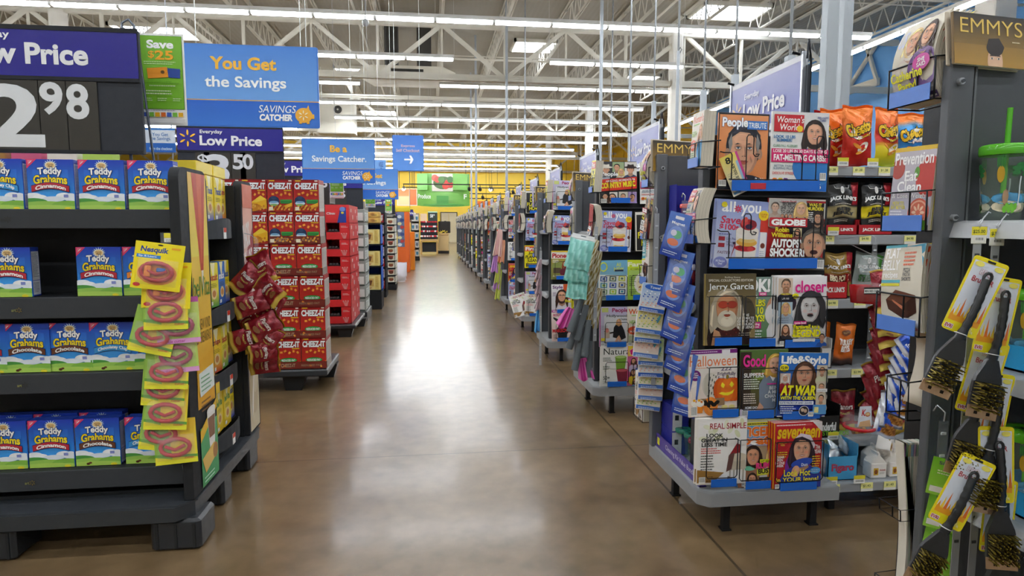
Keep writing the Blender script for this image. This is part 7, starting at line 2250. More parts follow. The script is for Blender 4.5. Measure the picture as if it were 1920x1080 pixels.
def jerky(nm, W, H, base, band, bt, txt2, red='b01c28'):
    g = G('foil')
    def cf(u, v):
        if band and .32 < v < .52: return band
        if u > .8 and v > .55: return red
        return base
    mp = pillow(g, W, H, .035, cf, len(txt2) * 3 + 1, 16, 20)
    a = Art(g, W * 1000, H * 1000, mp=mp, eps=.0003)
    w_, h_ = W * 1000, H * 1000
    a.e(w_ * .45, h_ * .82, w_ * .06, h_ * .07, 'f0f0ee')
    for sg in (-1, 1): a.poly([(w_ * .45, h_ * .85), (w_ * (.45 + sg * .22), h_ * .88), (w_ * (.45 + sg * .24), h_ * .94), (w_ * (.45 + sg * .18), h_ * .86)], 'f0f0ee')
    a.t("JACK LINK'S", w_ * .06, h_ * .62, w_ * .86, h_ * .1, 'f4f4f2', b=.05); a.t(txt2, w_ * .14, h_ * .34, w_ * .7, h_ * .16, bt, b=.05)
    a.lines(w_ * .2, h_ * .56, w_ * .6, 1, 6, 'd0c8b8', 3); a.lines(w_ * .2, h_ * .26, w_ * .5, 2, 7, 'd8d0c0', 2.5)
    return g.mesh(nm)


j0 = jerky('jerky_bag', .15, .235, '1c1c1e', 'b8a878', '1c1c1e', 'BEEF\nJERKY'); j1 = jerky('jerky_bag', .15, .235, '1a1a1c', 'ecd820', '1c1c1e', 'BEEF\nJERKY'); j2 = jerky('jerky_bag', .14, .2, 'a08038', '7c2420', 'f0e4c0', 'BBQ PORK')
j3 = jerky('jerky_bag', .14, .2, '8c9894', None, '2c5c2c', 'STEAK', '50a040'); 


def shipper(xa, xb, k, dy, h_, col, txt, label, tcol='f4f4f2', dep=.18, hb=None):
    z, Y = shelf_z[k]; Y += dy
    x0, x1 = at(xa, 450, Y=Y)[0], at(xb, 450, Y=Y)[0]
    t = empty('shipper_box', ((x0 + x1) / 2, Y, z + .0005), label, 'open box')
    g = GW(t, 'paper'); z += .001
    g.box(x0, x1, Y, Y + .003, z, z + h_, col); g.box(x0, x0 + .003, Y, Y + dep, z, z + h_ * 1.5, col); g.box(x1 - .003, x1, Y, Y + dep, z, z + h_ * 1.5, col); g.box(x0, x1, Y + dep - .003, Y + dep, z, z + (hb or h_ * 1.6), col); g.box(x0, x1, Y, Y + dep, z, z + .003, col)
    a = Art(g, (x1 - x0) * 1000, h_ * 1000, x0=x0, y0=Y - .0004, z0=z, eps=.0003)
    if txt: a.t(txt, a.w * .12, a.h * .3, a.w * .76, a.h * .4, tcol, b=.04)
    g.build('carton', t)
    return t, x0, x1, Y, z


shipper(1545, 1606, 4, .01, .045, 'b81c28', "JACK LINK'S", 'red open jerky box with black and tan bags, nearest the tabloid magazine')
shipper(1608, 1672, 4, .012, .045, 'b81c28', "JACK LINK'S", 'red open jerky box with yellow-banded bags on the second snack shelf')
for k in range(3):
    stand_bag(j0, 1549, 1607, 4, .03 + .035 * k, 'black jerky bag with tan band in the red box, %s from the front' % ORD[k], 'jerky bag', 'tan-banded jerky bags', name='jerky_bag', rz=-3 + 3 * k)
    stand_bag(j1, 1612, 1670, 4, .03 + .035 * k, 'black jerky bag with yellow band in the red box, %s from the front' % ORD[k], 'jerky bag', 'yellow-banded jerky bags', name='jerky_bag', rz=3 - 3 * k)
shipper(1545, 1594, 3, .02, .075, 'c01c24', "JACK LINK'S", 'red open box holding gold pork jerky bags')
stand_bag(j2, 1547, 1606, 3, .05, 'gold pork jerky bag standing in the third shelf box', 'jerky bag', name='jerky_bag')
stand_bag(j2, 1549, 1608, 3, .09, 'second gold pork jerky bag behind the one in front', 'jerky bag', name='jerky_bag', rz=4)
stand_bag(j3, 1598, 1652, 3, .06, 'silver-green jerky bag leaning beside the gold pork bags', 'jerky bag', name='jerky_bag', tilt=9)
stand_bag(j3, 1640, 1690, 3, .1, 'silver-green jerky bag standing behind the mini cups', 'jerky bag', name='jerky_bag')
ob = chip_bag('turkey_bag', .1, .19, .03, grad_bag((0, '3c2c28'), (.12, '4c3028'), (.2, 'e06c20'), (1, 'ea7c28')), lambda a: (a.t('TURKEY\nBITES', 14, 62, 72, 58, 'f6efe6', b=.06, rot=0), a.e(46, 150, 20, 14, '7c4420'), a.t('GOODS', 32, 146, 28, 8, 'e8c890')), 6)
stand_bag(ob, 1571, 1612, 2, .06, 'orange turkey bites bag standing upright on the fourth snack shelf', 'snack bag', name='turkey_bag', tilt=6)
stand_bag(ob, 1533, 1566, 2, .1, 'orange snack bag partly hidden behind the royal magazine', 'snack bag', name='turkey_bag')
shipper(1550, 1570, 2, .02, .09, 'e4e4e2', '', 'small white box with red band on the fourth snack shelf')
t, x0, x1, Y, z = shipper(1536, 1592, 1, .02, .1, '141416', 'Wonderful', 'black open pistachio box on the fifth snack shelf', dep=.26)
g = GW(t, 'paper'); a = Art(g, 200, 100, x0=x0, y0=Y - .001, z0=z, eps=.0004); a.t('PISTACHIOS', 40, 8, 150, 22, '7cc030', b=.02); g.build('lettering', t)
sm = chip_bag('small_pouch', .07, .09, .03, grad_bag((0, '202024'), (1, '34343c')), lambda a: a.e(35, 45, 18, 14, '70706c'), 8)
for k in range(7):
    o = obj('small_pouch', sm, None, (x0 + .03 + .04 * (k % 4), Y + .05 + .05 * (k // 4), z + .045 + .025 * (k % 3)), 0, (R(-70 + 20 * (k % 3)), R(30 * k), R(40 * k)))
    tag(o, 'little dark nut pouch in the black pistachio box, %s in the heap' % ORD[k], 'pouch', 'dark pouches in the pistachio box')
mt = maroon_mesh(7)
stand_bag(mt, 1585, 1614, 1, .1, 'upright maroon nut bag beside the black pistachio box', 'nut bag', name='nut_bag')
wbag = chip_bag('white_pouch', .15, .12, .06, grad_bag((0, 'd0d4da'), (1, 'e6e8ec')), lambda a: a.t('bites', 40, 40, 70, 18, 'a89cb0', it=.2), 5)
stand_bag(wbag, 1533, 1588, 0, .07, 'white crinkled pouch beside the teen magazine on the bottom shelf', 'pouch', name='white_pouch')
t, x0, x1, Y, z = shipper(1574, 1631, 0, .03, .105, '4aa8dc', 'Figaro', 'light blue open box full of clear wrapped sweets', 'b83c5c', dep=.2, hb=.115)
cw = chip_bag('wrapped_sweet', .06, .09, .03, grad_bag((0, 'c8d4dc'), (1, 'e0e8ee')), lambda a: a.r(10, 30, 40, 20, '90b0c8'), 12)
for k in range(7):
    o = obj('wrapped_sweet', cw, None, (x0 + .03 + .045 * (k % 3), Y + .045 + .05 * (k // 3), z + .055 + .02 * (k % 3)), 0, (R(-50 + 15 * k), R(25 * k), R(30 * k)))
    tag(o, 'clear wrapped sweet in the light blue box, %s in the heap' % ORD[k], 'sweet', 'wrapped sweets in the blue box')
def milk_box():
    g = G('paper'); w_, d_, h_ = .074, .055, .066
    g.box(-w_ / 2, w_ / 2, 0, d_, 0, h_, 'f0ece6', b=.002); g.prism([(-w_ / 2, h_), (w_ / 2, h_), (.004, h_ + .034), (-.004, h_ + .034)], .002, d_ - .002, 'ece8e0'); g.box(-.004, .004, .004, d_ - .004, h_ + .03, h_ + .045, 'f4f0ea')
    a = Art(g, 85, 70, x0=-w_ / 2, y0=-.0004, eps=.0002, sx=.00087, sz=.00094); a.r(14, 14, 26, 34, 'd8b040'); a.e(27, 30, 9, 11, '8c4c20'); a.t('Animals', 46, 34, 32, 9, 'b03028'); a.lines(46, 26, 30, 2, 6, '807870')
    return g.mesh('cracker_carton_small')


mk = milk_box()
z, Y = shelf_z[0]
for k, (xp, dz, dy, rot) in enumerate(((1648, 0, .03, 0), (1683, 0, .035, 3), (1640, 0, .12, -8), (1668, .1, .04, 40), (1676, 0, .14, 10))):
    P = at(xp, 880, Y=Y + dy)
    o = obj('small_gable_box', mk, None, (P[0], Y + dy, z + .001 + dz), 0, (0, R(rot if dz else 0), R(rot)))
    tag(o, 'white gable-top cracker box on the bottom snack shelf, %s' % ('beside the blue box', 'nearest the newspapers', 'behind the first', 'tilted on top of the others', 'at the back')[k], 'cracker box', 'white gable-top boxes')

# ---- clip strips in front of the snack shelves
strip(at(1641, 455, Y=2.36), .78, 'long clear slotted strip in front of the snack shelves', slots=14, hook=(0, .235, .01))
p = at(1628, 545, Y=2.22)
t = empty('mini_cup_pack', p, 'pack of mini red cups with black band at the strip top', 'cup pack')
g = G('gloss'); g.lathe([(.001, -.04), (.034, -.038), (.042, .03), (.044, .032)], 'd81c24', n=20, c=(.014, 0, -.012)); g.lathe([(.001, -.04), (.03, -.038), (.038, .03)], 'd0242c', n=20, c=(-.022, .02, -.01)); g.build('cup', t)
g = G('paper'); g.box(-.056, .056, -.052, -.051, -.008, .018, '1a1a1c'); a = Art(g, 112, 26, x0=-.056, y0=-.0522, z0=-.008); a.r(0, 4, 62, 16, 'ecece8'); a.t('MINI RED CUPS', 3, 8, 56, 8, '202020', b=.03); g.build('label_band', t)
g = G('clear'); g.lathe([(.001, .034), (.044, .03), (.05, .0), (.046, -.04), (.001, -.044)], 'f0f4f8', n=20); g.build('shell', t)
g = G('clear'); g.box(-.04, .04, 0, .001, .07, .13, 'f0f4f8'); g.box(-.012, .012, 0, .001, .03, .07, 'f0f4f8'); g.build('hanger', t)
p = at(1611, 800, Y=2.2)
t = empty('bowl_pack', p, 'clear bowl with red lid under a cereal hang card', 'bowl pack')
g = G('clear'); g.lathe([(.001, -.045), (.035, -.044), (.055, .0), (.057, .004)], 'f0f4f8', n=24); g.build('bowl', t)
g = G('gloss'); g.lathe([(.05, .006), (.058, .006), (.059, -.004), (.056, -.006)], 'c8202c', n=24); g.build('rim', t)
g = G('clear'); g.lathe([(.058, 0), (.062, .02), (.05, .045), (.03, .05)], 'f0f4f8', n=16); g.build('shell', t)
g = G('paper'); g.prism([(-.03, .01), (.03, .01), (.024, .09), (-.024, .09)], -.03, -.029, 'dfe6f0'); a = Art(g, 60, 80, x0=-.03, y0=-.0303, z0=.01); a.t('K', 14, 42, 16, 26, 'c81c2c', b=.02, it=.15); a.e(40, 48, 11, 9, 'c86030'); a.e(40, 49, 9, 6, 'e8c890'); a.poly([(4, 0), (56, 0), (50, 26), (10, 20)], 'd8a860'); g.build('hang_card', t)
for k in range(5):
    g = G('matte'); g.tube([(-.03 + .012 * k, -.01, -.02), (-.02 + .012 * k, .012, -.012)], .007, ('8c5a34', 'd8a050', 'a86c3c')[k % 3], n=6); g.build('cereal_piece', t)
strip(at(1700, 520, Y=2.25), .62, 'second slotted strip carrying maroon nut bags before the snack shelves', hook=(0, .345, .12))
mbm = [maroon_mesh(20 + q) for q in range(3)]
for k in range(12):
    xp = 1664 + (0, 6, 3)[k % 3] - (12 if k > 7 else 0); yp = 540 + 21 * k
    p = at(xp, yp, Y=2.235 - .004 * (12 - k))
    rot = (8, 18, 12, 22, 28, 20, 30, 34, 38, 30, 66, 74)[k]
    o = obj('nut_bag', mbm[k % 3], None, p, 0, (R(-16), R(-rot * .55), R(-16)))
    o.scale = (.9,) * 3
    o.location = Vector(p) - (o.rotation_euler.to_matrix() @ Vector((0, 0, .1)))
    tag(o, 'maroon gold-hemmed nut bag on the strip before the snack shelves, %s down' % ORD[k], 'nut bag', 'maroon bags before the snack shelves')
def blue_mesh(seed):
    g = G('foil')
    def cf(u, v):
        if v < .06 or v > .95: return 'c8d0e0'
        if u < .2: return 'e8ecf4'
        if v < .34 and u > .3: return ('a86c34', '7c4c28', 'c89048')[int(u * 11 + v * 17) % 3]
        return ('2450c0', '1c40ac', '3464d0')[int(u * 7 + v * 5) % 3]
    mp = pillow(g, .11, .19, .03, cf, seed)
    a = Art(g, 110, 190, mp=mp, eps=.0003); a.t('Trail Mix', 30, 120, 64, 22, 'f4f4f8', b=.03)
    return g.mesh('blue_bag')


bbm = [blue_mesh(s_) for s_ in (31, 32)]
for k in range(8):
    xp = (1712, 1706, 1700, 1697, 1690, 1684, 1672, 1664)[k]; yp = 655 + 18 * k
    p = at(xp, yp, Y=2.16 - .004 * (8 - k))
    o = obj('blue_bag', bbm[k % 2], None, p, 0, (R(-12), R((-28, -26, -24, -20, -14, -6, 4, 14)[k]), R(-20)))
    o.scale = (.75,) * 3
    o.location = Vector(p) - (o.rotation_euler.to_matrix() @ Vector((0, 0, .08)))
    tag(o, 'shiny blue trail mix bag on the hanging cluster, %s from the top' % ORD[k], 'trail mix bag', 'blue bags before the snack shelves')

# ================================================================ THE RACK BESIDE THE CAMERA
T1 = empty('magazine_rack', (1.115, .82, 0), 'dark grey bolted rack end with tumblers and grill brushes beside the camera', 'magazine rack')
root = Vector(T1.location)
PY_ = 1.27
g = GW(T1, 'painted'); g.box(1.115, 1.75, PY_, PY_ + .01, .19, 1.607, '565a5e', b=.002); g.box(1.108, 1.165, PY_ - .018, PY_ + .008, .19, 1.61, '5e6266', b=.003); g.box(1.165, 1.169, PY_ - .008, PY_, .19, 1.6, '1e2022'); g.box(1.171, 1.176, PY_ - .012, PY_, .19, 1.6, '707478'); g.build('side_panel', T1)
for (xp, yp) in ((1800, 153), (1787, 408)):
    P = at(xp, yp, Y=PY_ - .02); g = GW(T1, 'metal')
    g.tube([(P[0], PY_ - .015, P[2]), (P[0], PY_ - .027, P[2])], .0075, 'c8ccd0', n=8); g.tube([(P[0], PY_ - .027, P[2]), (P[0], PY_ - .031, P[2])], .004, '606468', n=6); g.build('bolt', T1)
g = GW(T1, 'painted'); g.box(1.13, 1.75, .3, 1.27, .135, .19, LGR); g.build('base_shelf', T1)
for (x, y) in ((1.18, 1.15), (1.6, 1.15), (1.18, .5)):
    g = GW(T1, 'matte'); g.box(x - .015, x + .015, y - .015, y + .015, 0, .135, '141416'); g.build('leg', T1)
for (z, wd) in ((1.262, 0), (.955, 0), (.66, 0)):
    g = GW(T1, 'painted'); g.box(1.16, 1.6, .3, 1.262, z - .012, z, 'a2a5a8'); g.prism([(1.128, z - .036), (1.138, z - .004), (1.16, z + .001), (1.17, z - .012), (1.15, z - .036)], .3, 1.262, 'b0b3b6', axis='Y'); g.build('bay_shelf', T1)
g = GW(T1, 'painted'); g.box(1.72, 1.74, .3, 1.27, .19, 1.6, '2a2c30'); g.build('back_panel', T1)


def palm_art(g):
    rnd = random.Random(4)
    def onc(th, z, l=.001):
        r_ = .034 + (.044 - .034) * z / .14 + l
        return (r_ * math.cos(th), r_ * math.sin(th), z)
    def patch(cx, cz, rx, rz, col, l=.001, n=12):
        g.add([onc(cx + rx * math.cos(2 * PI * i / n), cz + rz * math.sin(2 * PI * i / n), l) for i in range(n)], [list(range(n))], col, 'plastic')
    for q in range(3):
        b = -PI / 2 - .5 + q * 2.1
        patch(b, .028, .8, .012, 'e8dcc0', .0008); patch(b, .045, .8, .012, '5cb0e0', .0009)
        g.add([onc(b + .45 + .02 * math.sin(i), .03 + .06 * i / 6, .0012) for i in range(7)] + [onc(b + .52 + .02 * math.sin(i), .03 + .06 * i / 6, .0012) for i in range(7)], [(i, i + 1, i + 8, i + 7) for i in range(6)], 'd8e0e4', 'plastic')
        for k in range(7):
            an = k * PI / 6 - .1
            cx, cz = b + .48 + .3 * math.cos(an) * .8, .096 + .018 * math.sin(an)
            patch(cx, cz, .28 if k % 2 else .2, .005, '2c7c3c', .0014, 8)
        patch(b - .4, .095, .16, .018, 'c8a030', .0012); 
        for k in range(5): patch(b - .4 + .07 * (k - 2), .122, .03, .014, '3c8c40', .0014, 6)
        for k in range(6): patch(b + .1 + .1 * (k - 2.5), .022 + .006 * (k % 2), .11, .008, '78c83c', .0015, 6)
        patch(b - .15, .048, .14, .016, 'b09070', .0013, 8)


TUM = [((at(1882, 330, Y=1.21)[0], 1.21, 1.264), 'clear palm-tree tumbler with green lid and straw on the top shelf', 1.0), ((1.33, 1.2, 1.264), 'second palm-tree tumbler farther in on the top shelf', 1.0),
       ((at(1925, 600, Y=1.15)[0], 1.15, .965), 'palm-tree tumbler with green lid in the upper blue tray', 1.0), ((at(1925, 840, Y=1.13)[0], 1.13, .672), 'palm-tree tumbler with green lid in the lower blue tray', 1.0), ((1.25, .96, .965), 'palm-tree tumbler nearer the camera in the upper blue tray', 1.0), ((1.25, .95, .672), 'palm-tree tumbler nearer the camera in the lower blue tray', 1.0)]
for (loc, lab, s_) in TUM:
    tumbler(loc, lab, 'c8e4d0', '5cb82c', s_, 'palm-tree tumblers', art=palm_art)
for z, nm in ((.956, 'upper'), (.661, 'lower')):
    t = empty('blue_tray', (1.2, .9, z), 'bright blue cardboard tray holding tumblers on the %s shelf beside the camera' % nm, 'tray')
    g = GW(t, 'paper'); g.box(1.182, 1.185, .4, 1.2, z, z + .052, '28a0e0'); g.box(1.182, 1.4, 1.197, 1.2, z, z + .052, '28a0e0'); g.box(1.182, 1.4, .4, 1.2, z, z + .004, '2488c8'); g.build('carton', t)

# tags and clip strips with brushes
for (xp, yp, txt, lab) in ((1837, 445, '$25.00', 'large yellow 25 dollar tag'), (1871, 449, '$3.88', 'paler small-price tag, the inner one')):
    p = at(xp, yp - 20, Y=1.14)
    t = empty('clip_strip', p, 'grey slotted strip with %s hooked to the rack' % lab, 'clip strip')
    g = G('matte'); g.box(-.009, .009, .002, .0032, -.75, .0, 'a4a8ac'); 
    for q in range(12): g.box(-.005, .005, .001, .002, -.06 - .055 * q, -.054 - .055 * q, '484c50')
    g.build('strip', t)
    g = G('paper'); g.box(-.017, .017, 0, .0008, -.034, .0, 'eeeee6', b=.0003); a = Art(g, 34, 34, x0=-.017, y0=-.0001, z0=-.034, eps=.00008); a.r(0, 17, 34, 17, 'f0e23a'); a.t(txt, 3, 20, 27, 8, '50601c', b=.02); a.barcode(8, 2, 20, 12); g.build('price_tag', t)
    g = G('metal'); g.tube([(0, 0, -.002), (0, -.003, .008), (.006, 0, .016), (.018, .0, .03), (.026, .004, .028)], .0013, 'c4c8cc', n=5); g.tube([(.0, 0, .0), (-.006, -.002, .008), (.002, 0, .014)], .0011, 'c4c8cc', n=5); g.build('hook', t)


def make_brush(loc, rot, label):
    t = empty('grill_brush', loc, label, 'grill brush', 'grill brushes on the strips', rot=rot)
    g = G('paper')
    P = []
    w_, h_, r_ = .062, .15, .006
    for (cx, cz, a0) in ((w_ / 2 - r_, -r_, 0), (-w_ / 2 + r_, -r_, 90), (-w_ / 2 + r_, -h_ + r_, 180), (w_ / 2 - r_, -h_ + r_, 270)):
        for i in range(4): P.append((cx + r_ * math.cos(R(a0 + 30 * i)), cz + r_ * math.sin(R(a0 + 30 * i))))
    g.prism(P, .001, .0018, 'f2e01c')
    a = Art(g, 62, 150, x0=-.031, y0=.001, z0=-.15, eps=.00008)
    a.r(4, 20, 54, 122, 'dde4ee'); a.r(4, 20, 54, 12, 'f0a428')
    for k in range(9): a.poly([(4 + k * 6, 30), (10 + k * 6, 30), (7 + k * 6, 44 + 12 * (k % 3))], ('f0a428', 'f6d040', 'e8782c')[k % 3])
    a.e(14, 136, 8, 5, 'f2e86c'); a.e(48, 136, 8, 5, 'f2e86c'); a.t('BBQ', 20, 116, 22, 12, 'dde4ee', b=.02, out='c02c3c', ob=.03); a.t("Brush 'R", 12, 102, 38, 11, 'c02c3c', b=.01)
    a.r(3, 4, 15, 9, 'e8e8ee'); a.t('EVRI', 4, 5, 13, 7, 'b81c2c', b=.04); a.t("BBQ\nBrush'R", 34, 6, 20, 11, 'f6f6c8'); a.r(24, 143, 14, 4, '18181a')
    g.build('backing_card', t)
    g = G('plastic')
    pts, rr = [], []
    for i in range(22):
        s_ = i / 21
        pts.append((.002 * math.sin(s_ * 3), -.012 - .004 * math.sin(s_ * PI), -.04 - .125 * s_)); rr.append(.0075 + .0008 * math.sin(i * 2.2) * (1 if 3 < i < 17 else 0) + .0015 * (s_ > .85))
    g.tube(pts, rr, '222426', n=10)
    g.tube([(x * .6, -.012, -.036 + z) for x, _, z in ring(0, 0, .011, .009, 10)], .003, '26282a', n=6, closed=True)
    g.prism([(-.009, -.16), (.009, -.16), (.022, -.195), (.024, -.205), (-.024, -.205), (-.022, -.195)], -.02, -.008, '232527')
    g.box(-.024, .024, -.018, -.006, -.262, -.203, '232527', b=.002); g.build('handle', t)
    g = G('metal'); g.box(-.027, .027, -.0195, -.018, -.275, -.252, 'b89a7c')
    for x in (-.014, .008): g.box(x, x + .006, -.0199, -.0194, -.268, -.262, '282420')
    g.build('scraper', t)
    g = G('plastic'); g.tube([(.0105 * math.cos(q), -.012 + .0105 * math.sin(q), -.15) for q in [2 * PI * i / 10 for i in range(10)]], .0012, 'e4e4e4', n=4, closed=True); g.build('tie', t)
    g = G('brass'); rnd = random.Random(5)
    for i in range(11):
        for j in range(9):
            x = -.022 + .0044 * i + rnd.uniform(-.0006, .0006); z = -.257 + .0062 * j + rnd.uniform(-.0006, .0006)
            dx, dz = rnd.uniform(-.003, .003), rnd.uniform(-.003, .003)
            g.bar((x, -.018, z), (x + dx, -.041 + rnd.uniform(0, .003), z + dz), .0019, .0019, ('8c7c2c', '6c5c20', 'a8983c', '504418')[(i + j * 3) % 4])
    o = g.build('bristles', t); o['kind'] = 'stuff'
    return t


def copy_tree(root, loc, rot, label):
    return dup(root, loc, label, rot=rot)


b0 = make_brush(at(1862, 488, Y=1.06), (R(-4), R(21), R(-22)), 'grill brush on a tilted yellow card, topmost on the strips')
BR = [(1886, 520, 1.075, 10, -16, 'second grill brush, on an upright card behind the topmost one'), (1862, 640, 1.10, 12, -24, 'third grill brush, its head beside the green cards'), (1874, 700, 1.085, 9, -14, 'fourth grill brush, hanging in the middle of the strips'),
      (1868, 800, 1.07, -2, -20, 'fifth grill brush, brassy bristles tilted to the back'), (1838, 860, 1.06, 22, -26, 'sixth grill brush, on a card leaning towards the newspapers'), (1880, 900, 1.09, 4, -12, 'lowest grill brush, cut by the bottom of the picture')]
for (xp, yp, Y, ry, rz, lab) in BR:
    copy_tree(b0, at(xp, yp, Y=Y), (R(-4), R(ry), R(rz)), lab)
gcm = card_mesh('green')
for k, (xp, yp) in enumerate(((1780, 862), (1774, 925), (1768, 980), (1764, 1040))):
    o = obj('hang_card', gcm, None, at(xp, yp, Y=1.15 + .01 * k), 0, (R(-4), R(9), R(-30)))
    o.scale = (.62,) * 3
    tag(o, 'lime green hang card with small clear blister behind the brushes, %s from the top' % ORD[k], 'hang card', 'lime green cards behind the brushes')
strip(at(1770, 790, Y=1.2), .4, 'thin clear strip holding the lime green cards')

# end pockets of the rack beside the camera (behind its side panel)
XP = 1.10
g = GW(T1, 'painted'); g.box(1.215, 1.245, 1.298, 1.45, .19, 1.66, '26282b'); g.build('post', T1)


def near_pocket(z, name, n, th, lab, ht=.19, tilt=0, bend=0.0, cols=None, wd=.137):
    b = obj('end_pocket', pocket_me, T1, (XP - root.x, 1.352 - root.y, z), -PI / 2)
    obj('tag_strip', ptag_me, b)
    for q in range(n):
        nm = name if q == 0 else (cols or ['weekly', 'soap', 'dessert', 'health', 'teenbeat'])[q % 5]
        o = obj('digest_magazine', digest(nm, th, bend + .004 * q * (1 if bend else 0), ht, .127), None, (XP + .003 + q * (th + .0015), 1.347, z + .004), 0, (R(-2 - .8 * q), R(tilt), -PI / 2))
        tag(o, lab if q == 0 else 'digest behind the %s, %s one back' % (CV[name][1].split(' with')[0], ORD[q - 1]), 'magazine', None if q == 0 else 'digests in the pockets beside the camera')
    return b


near_pocket(1.53, 'duo', 5, .007, 'party digest with two women, uppermost end pocket beside the camera', .19, -2, .03)
near_pocket(1.24, 'prevention', 4, .006, 'health digest with tomatoes in the pocket below the party digest', .19, 2, 0)
near_pocket(1.0, 'brownie', 5, .006, 'flat belly recipe digest with brownie in the third end pocket', .205, -5, .01)
emmys(T1, at(1790, 60, Y=1.245)[0] + .09, 1.245, 1.592, 'black and gold awards special on top of the dark rack beside the camera', .18)
# drooping newspapers and the tall paper bundle
def droop_mesh(n=6, L_=.24):
    g = G('matte')
    for k in range(n):
        off = .006 * k
        pts = []
        for i in range(12):
            s_ = i / 11
            pts.append((-.002 - off * .4 - .028 * math.sin(s_ * PI) , L_ * (1 - s_)))
        pts += [(-.04 - off * .5, -.012), (-.05, -.018)]
        vs, fs = [], []
        for (y, z) in pts: vs += [(-.03, -y, z), (.03, -y, z), (.03, -y - .004, z), (-.03, -y - .004, z)]
        for i in range(len(pts) - 1):
            b_ = i * 4
            for q in range(4): fs.append((b_ + q, b_ + (q + 1) % 4, b_ + 4 + (q + 1) % 4, b_ + 4 + q))
        g.add(vs, fs, ('d8cebc', 'c8bca8', 'e2d8c8')[k % 3], 'matte', True)
    return g.mesh('folded_newspaper')


dm = droop_mesh()
b = obj('end_pocket', pocket_me, T1, (XP - root.x, 1.335 - root.y, .80), -PI / 2); b.scale = (.5, 1, 1)
o = tag(obj('folded_newspaper', dm, None, (XP + .035, 1.333, .83), 0, (0, 0, -PI / 2)), 'cream newspapers sagging in the fourth end pocket beside the camera', 'newspaper')
b = obj('end_pocket', pocket_me, T1, (XP - .01 - root.x, 1.325 - root.y, .56), -PI / 2); b.scale = (.5, 1, .3)
b = obj('end_pocket', pocket_me, T1, (XP - .01 - root.x, 1.325 - root.y, .34), -PI / 2); b.scale = (.5, 1, .6)
cl = ['e4dfd2', 'c8d4c0', 'd8c8b0', 'b8c8cc', 'e8e4d8', 'a8b4a8', 'dcd4c4']
for k in range(9):
    g = G('matte')
    n = 10; vs, fs = [], []
    H_ = .40; th = .0062
    for i in range(n + 1):
        v = i / n; bow = .014 * math.sin(v * PI * 1.1 + k * .3) + .018 * (1 - v) ** 2 * (1 - k / 5)
        vs += [(-.013, bow, v * H_), (.013, bow, v * H_), (.013, bow + th, v * H_), (-.013, bow + th, v * H_)]
    for i in range(n):
        b_ = i * 4
        for q in range(4): fs.append((b_ + q, b_ + (q + 1) % 4, b_ + 4 + (q + 1) % 4, b_ + 4 + q))
    fs += [(0, 1, 2, 3), (n * 4, n * 4 + 1, n * 4 + 2, n * 4 + 3)]
    g.add(vs, fs, cl[k % 7], 'paper')
    for s_ in range(2): g.box(.0132, .0138, .0015 + .0025 * s_, .0026 + .0025 * s_, H_ * .92, H_ * .99, ('8c3c90', '3c8c60', 'c0a030', '4078b0')[(k + s_) % 4])
    o = g.build('thin_magazine', None, (XP - .006 + k * .0066, 1.314, .345), -PI / 2)
    tag(o, 'tall thin magazine on edge in the lowest end pocket, %s from the aisle' % ORD[k], 'magazine', 'tall thin magazines in the lowest end pocket')

# ================================================================ BEHIND: ADDED LIGHT-BLOCKING COUNTERS AND STORE SHELVING
g = G('painted'); g.box(0, .72, 0, .62, .08, .82, 'b0aca4', b=.01); cb_me = g.mesh('cabinet')
g = G('painted'); g.box(-.02, .74, -.02, .64, .82, .86, '3c3e42', b=.01); ct_me = g.mesh('countertop')
g = G('matte'); g.box(.1, .7, .1, .52, .86, .875, '1c1c1e', b=.005); bt_me = g.mesh('conveyor_belt')
g = G('matte'); g.box(.05, .68, .05, .57, 0, .08, '1c1c1e'); kk_me = g.mesh('base')
for k in range(2, LANES + 1):  # unseen counters, added to block lamp reflections behind the racks
    t = empty('light_block_counter', (2.5 if k == 2 else 1.86, Y0(k) + .12, 0), 'checkout counter with black belt behind the %s' % lane_word(k), 'checkout counter', 'checkout counters behind the racks')
    for nm, me in (('cabinet', cb_me), ('countertop', ct_me), ('conveyor_belt', bt_me), ('base', kk_me)): obj(nm, me, t)
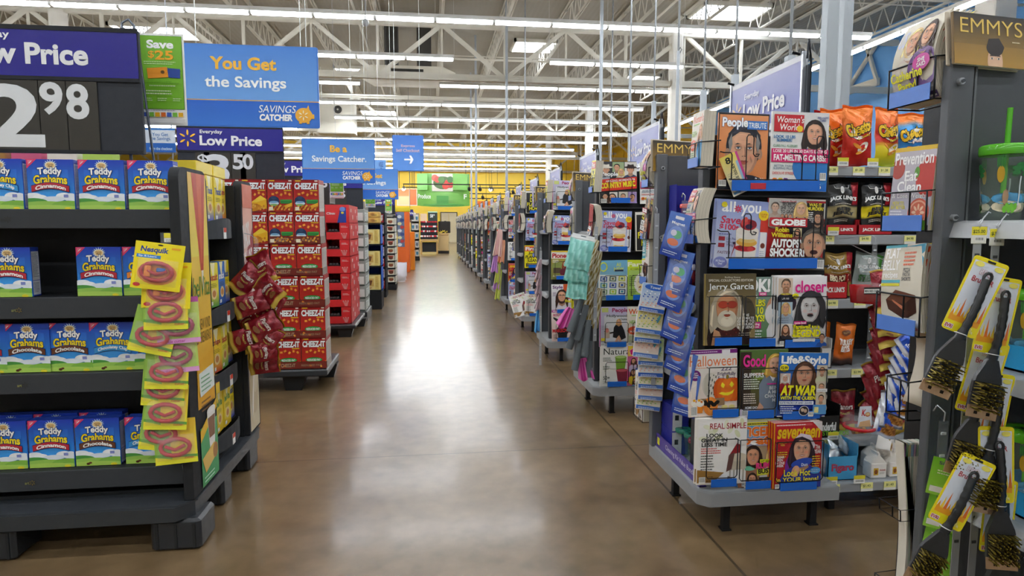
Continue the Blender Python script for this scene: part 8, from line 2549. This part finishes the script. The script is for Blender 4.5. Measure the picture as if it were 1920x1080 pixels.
for k, (y, x1, h_) in enumerate(((4.15, -1.9, 1.5), (6.3, -1.75, 1.6), (9.2, -1.4, 1.6), (12.5, -1.3, 1.6), (16.5, -1.2, 1.6), (21, -1.2, 1.6))):  # nearest shows above the boxes; the rest added to block light under pallets
    t = empty('store_shelving', (x1 - 1.4, y, 0), 'long grey store shelving behind the displays, %s from the entrance' % ORD[k], 'shelving', 'store shelving behind the displays')
    g = GW(t, 'painted'); g.box(x1 - 2.8, x1, y + .4, y + .43, 0, h_ + .15, '8c8a84'); g.box(x1 - 2.8, x1, y, y + .4, 0, .12, '3c3c3e'); g.build('back_panel', t)
    for s_ in range(5):
        z = .14 + (h_ - .14) * s_ / 4
        g = GW(t, 'painted'); g.box(x1 - 2.8, x1, y, y + .4, z - .02, z, 'a4a29c'); g.build('shelf', t)
        if s_ >= 3 and k < 2 or s_ == 4 and k < 4:
            for i in range(12):
                c = ('2c64c0', 'e8c83c', 'd05c84', 'e8e4dc', 'b8d860', 'a8783c', 'd8483c', 'e8e0d8')[(i * 3 + s_ + k) % 8]
                x = x1 - .12 - .2 * i
                o = G('paper').box(-.085, .085, 0, .1, 0, .2 + .015 * (i % 3), c, b=.003).build('product_pack', None, (x, y + .05, z + .0005))
                tag(o, 'plain coloured pack on the %s store shelving, %s shelf up, %s along' % (ORD[k], ORD[s_], ORD[i]), 'pack', 'packs on the store shelving')

# the loose subscription card stuck in front of the tribute magazine, and a magazine slumped on a base shelf
for nm, P0, ry, lab in (('subscription_card', at(1392, 362, Y=2.418), 24, 'yellow subscription card reading 8 free issues stuck in the tribute magazine pocket'),):
    g = G('paper'); g.box(-.04, .04, 0, .0006, 0, .165, 'efe8c8')
    a = Art(g, 80, 165, x0=-.04, y0=-.0001, eps=.0001)
    a.gr(0, 0, 80, 165, 'f0eedd', 'f2dc5c'); a.r(70, 0, 10, 165, 'd84c94'); a.r(60, 10, 10, 120, 'a8c8e4'); a.t('8', 20, 130, 22, 26, '20201c', b=.03); a.t('FREE ISSUES', 50, 40, 84, 12, '303028', b=.02, rot=90); a.lines(8, 90, 34, 9, 8, 'b8b09c', 2)
    a.r(6, 6, 30, 10, '5c94c8')
    o = obj(nm, g.mesh(nm), None, (P0[0], P0[1], P0[2]), 0, (0, R(-ry), 0))
    tag(o, lab, 'card')
p = at(978, 604, Y=Y0(5) - .16)
mag('simple', p[0] + .02, Y0(5) - .12, .205, .2, .265, 'white lifestyle magazine slumped askew on the base shelf of the fourth rack', (-12, -14, 12))
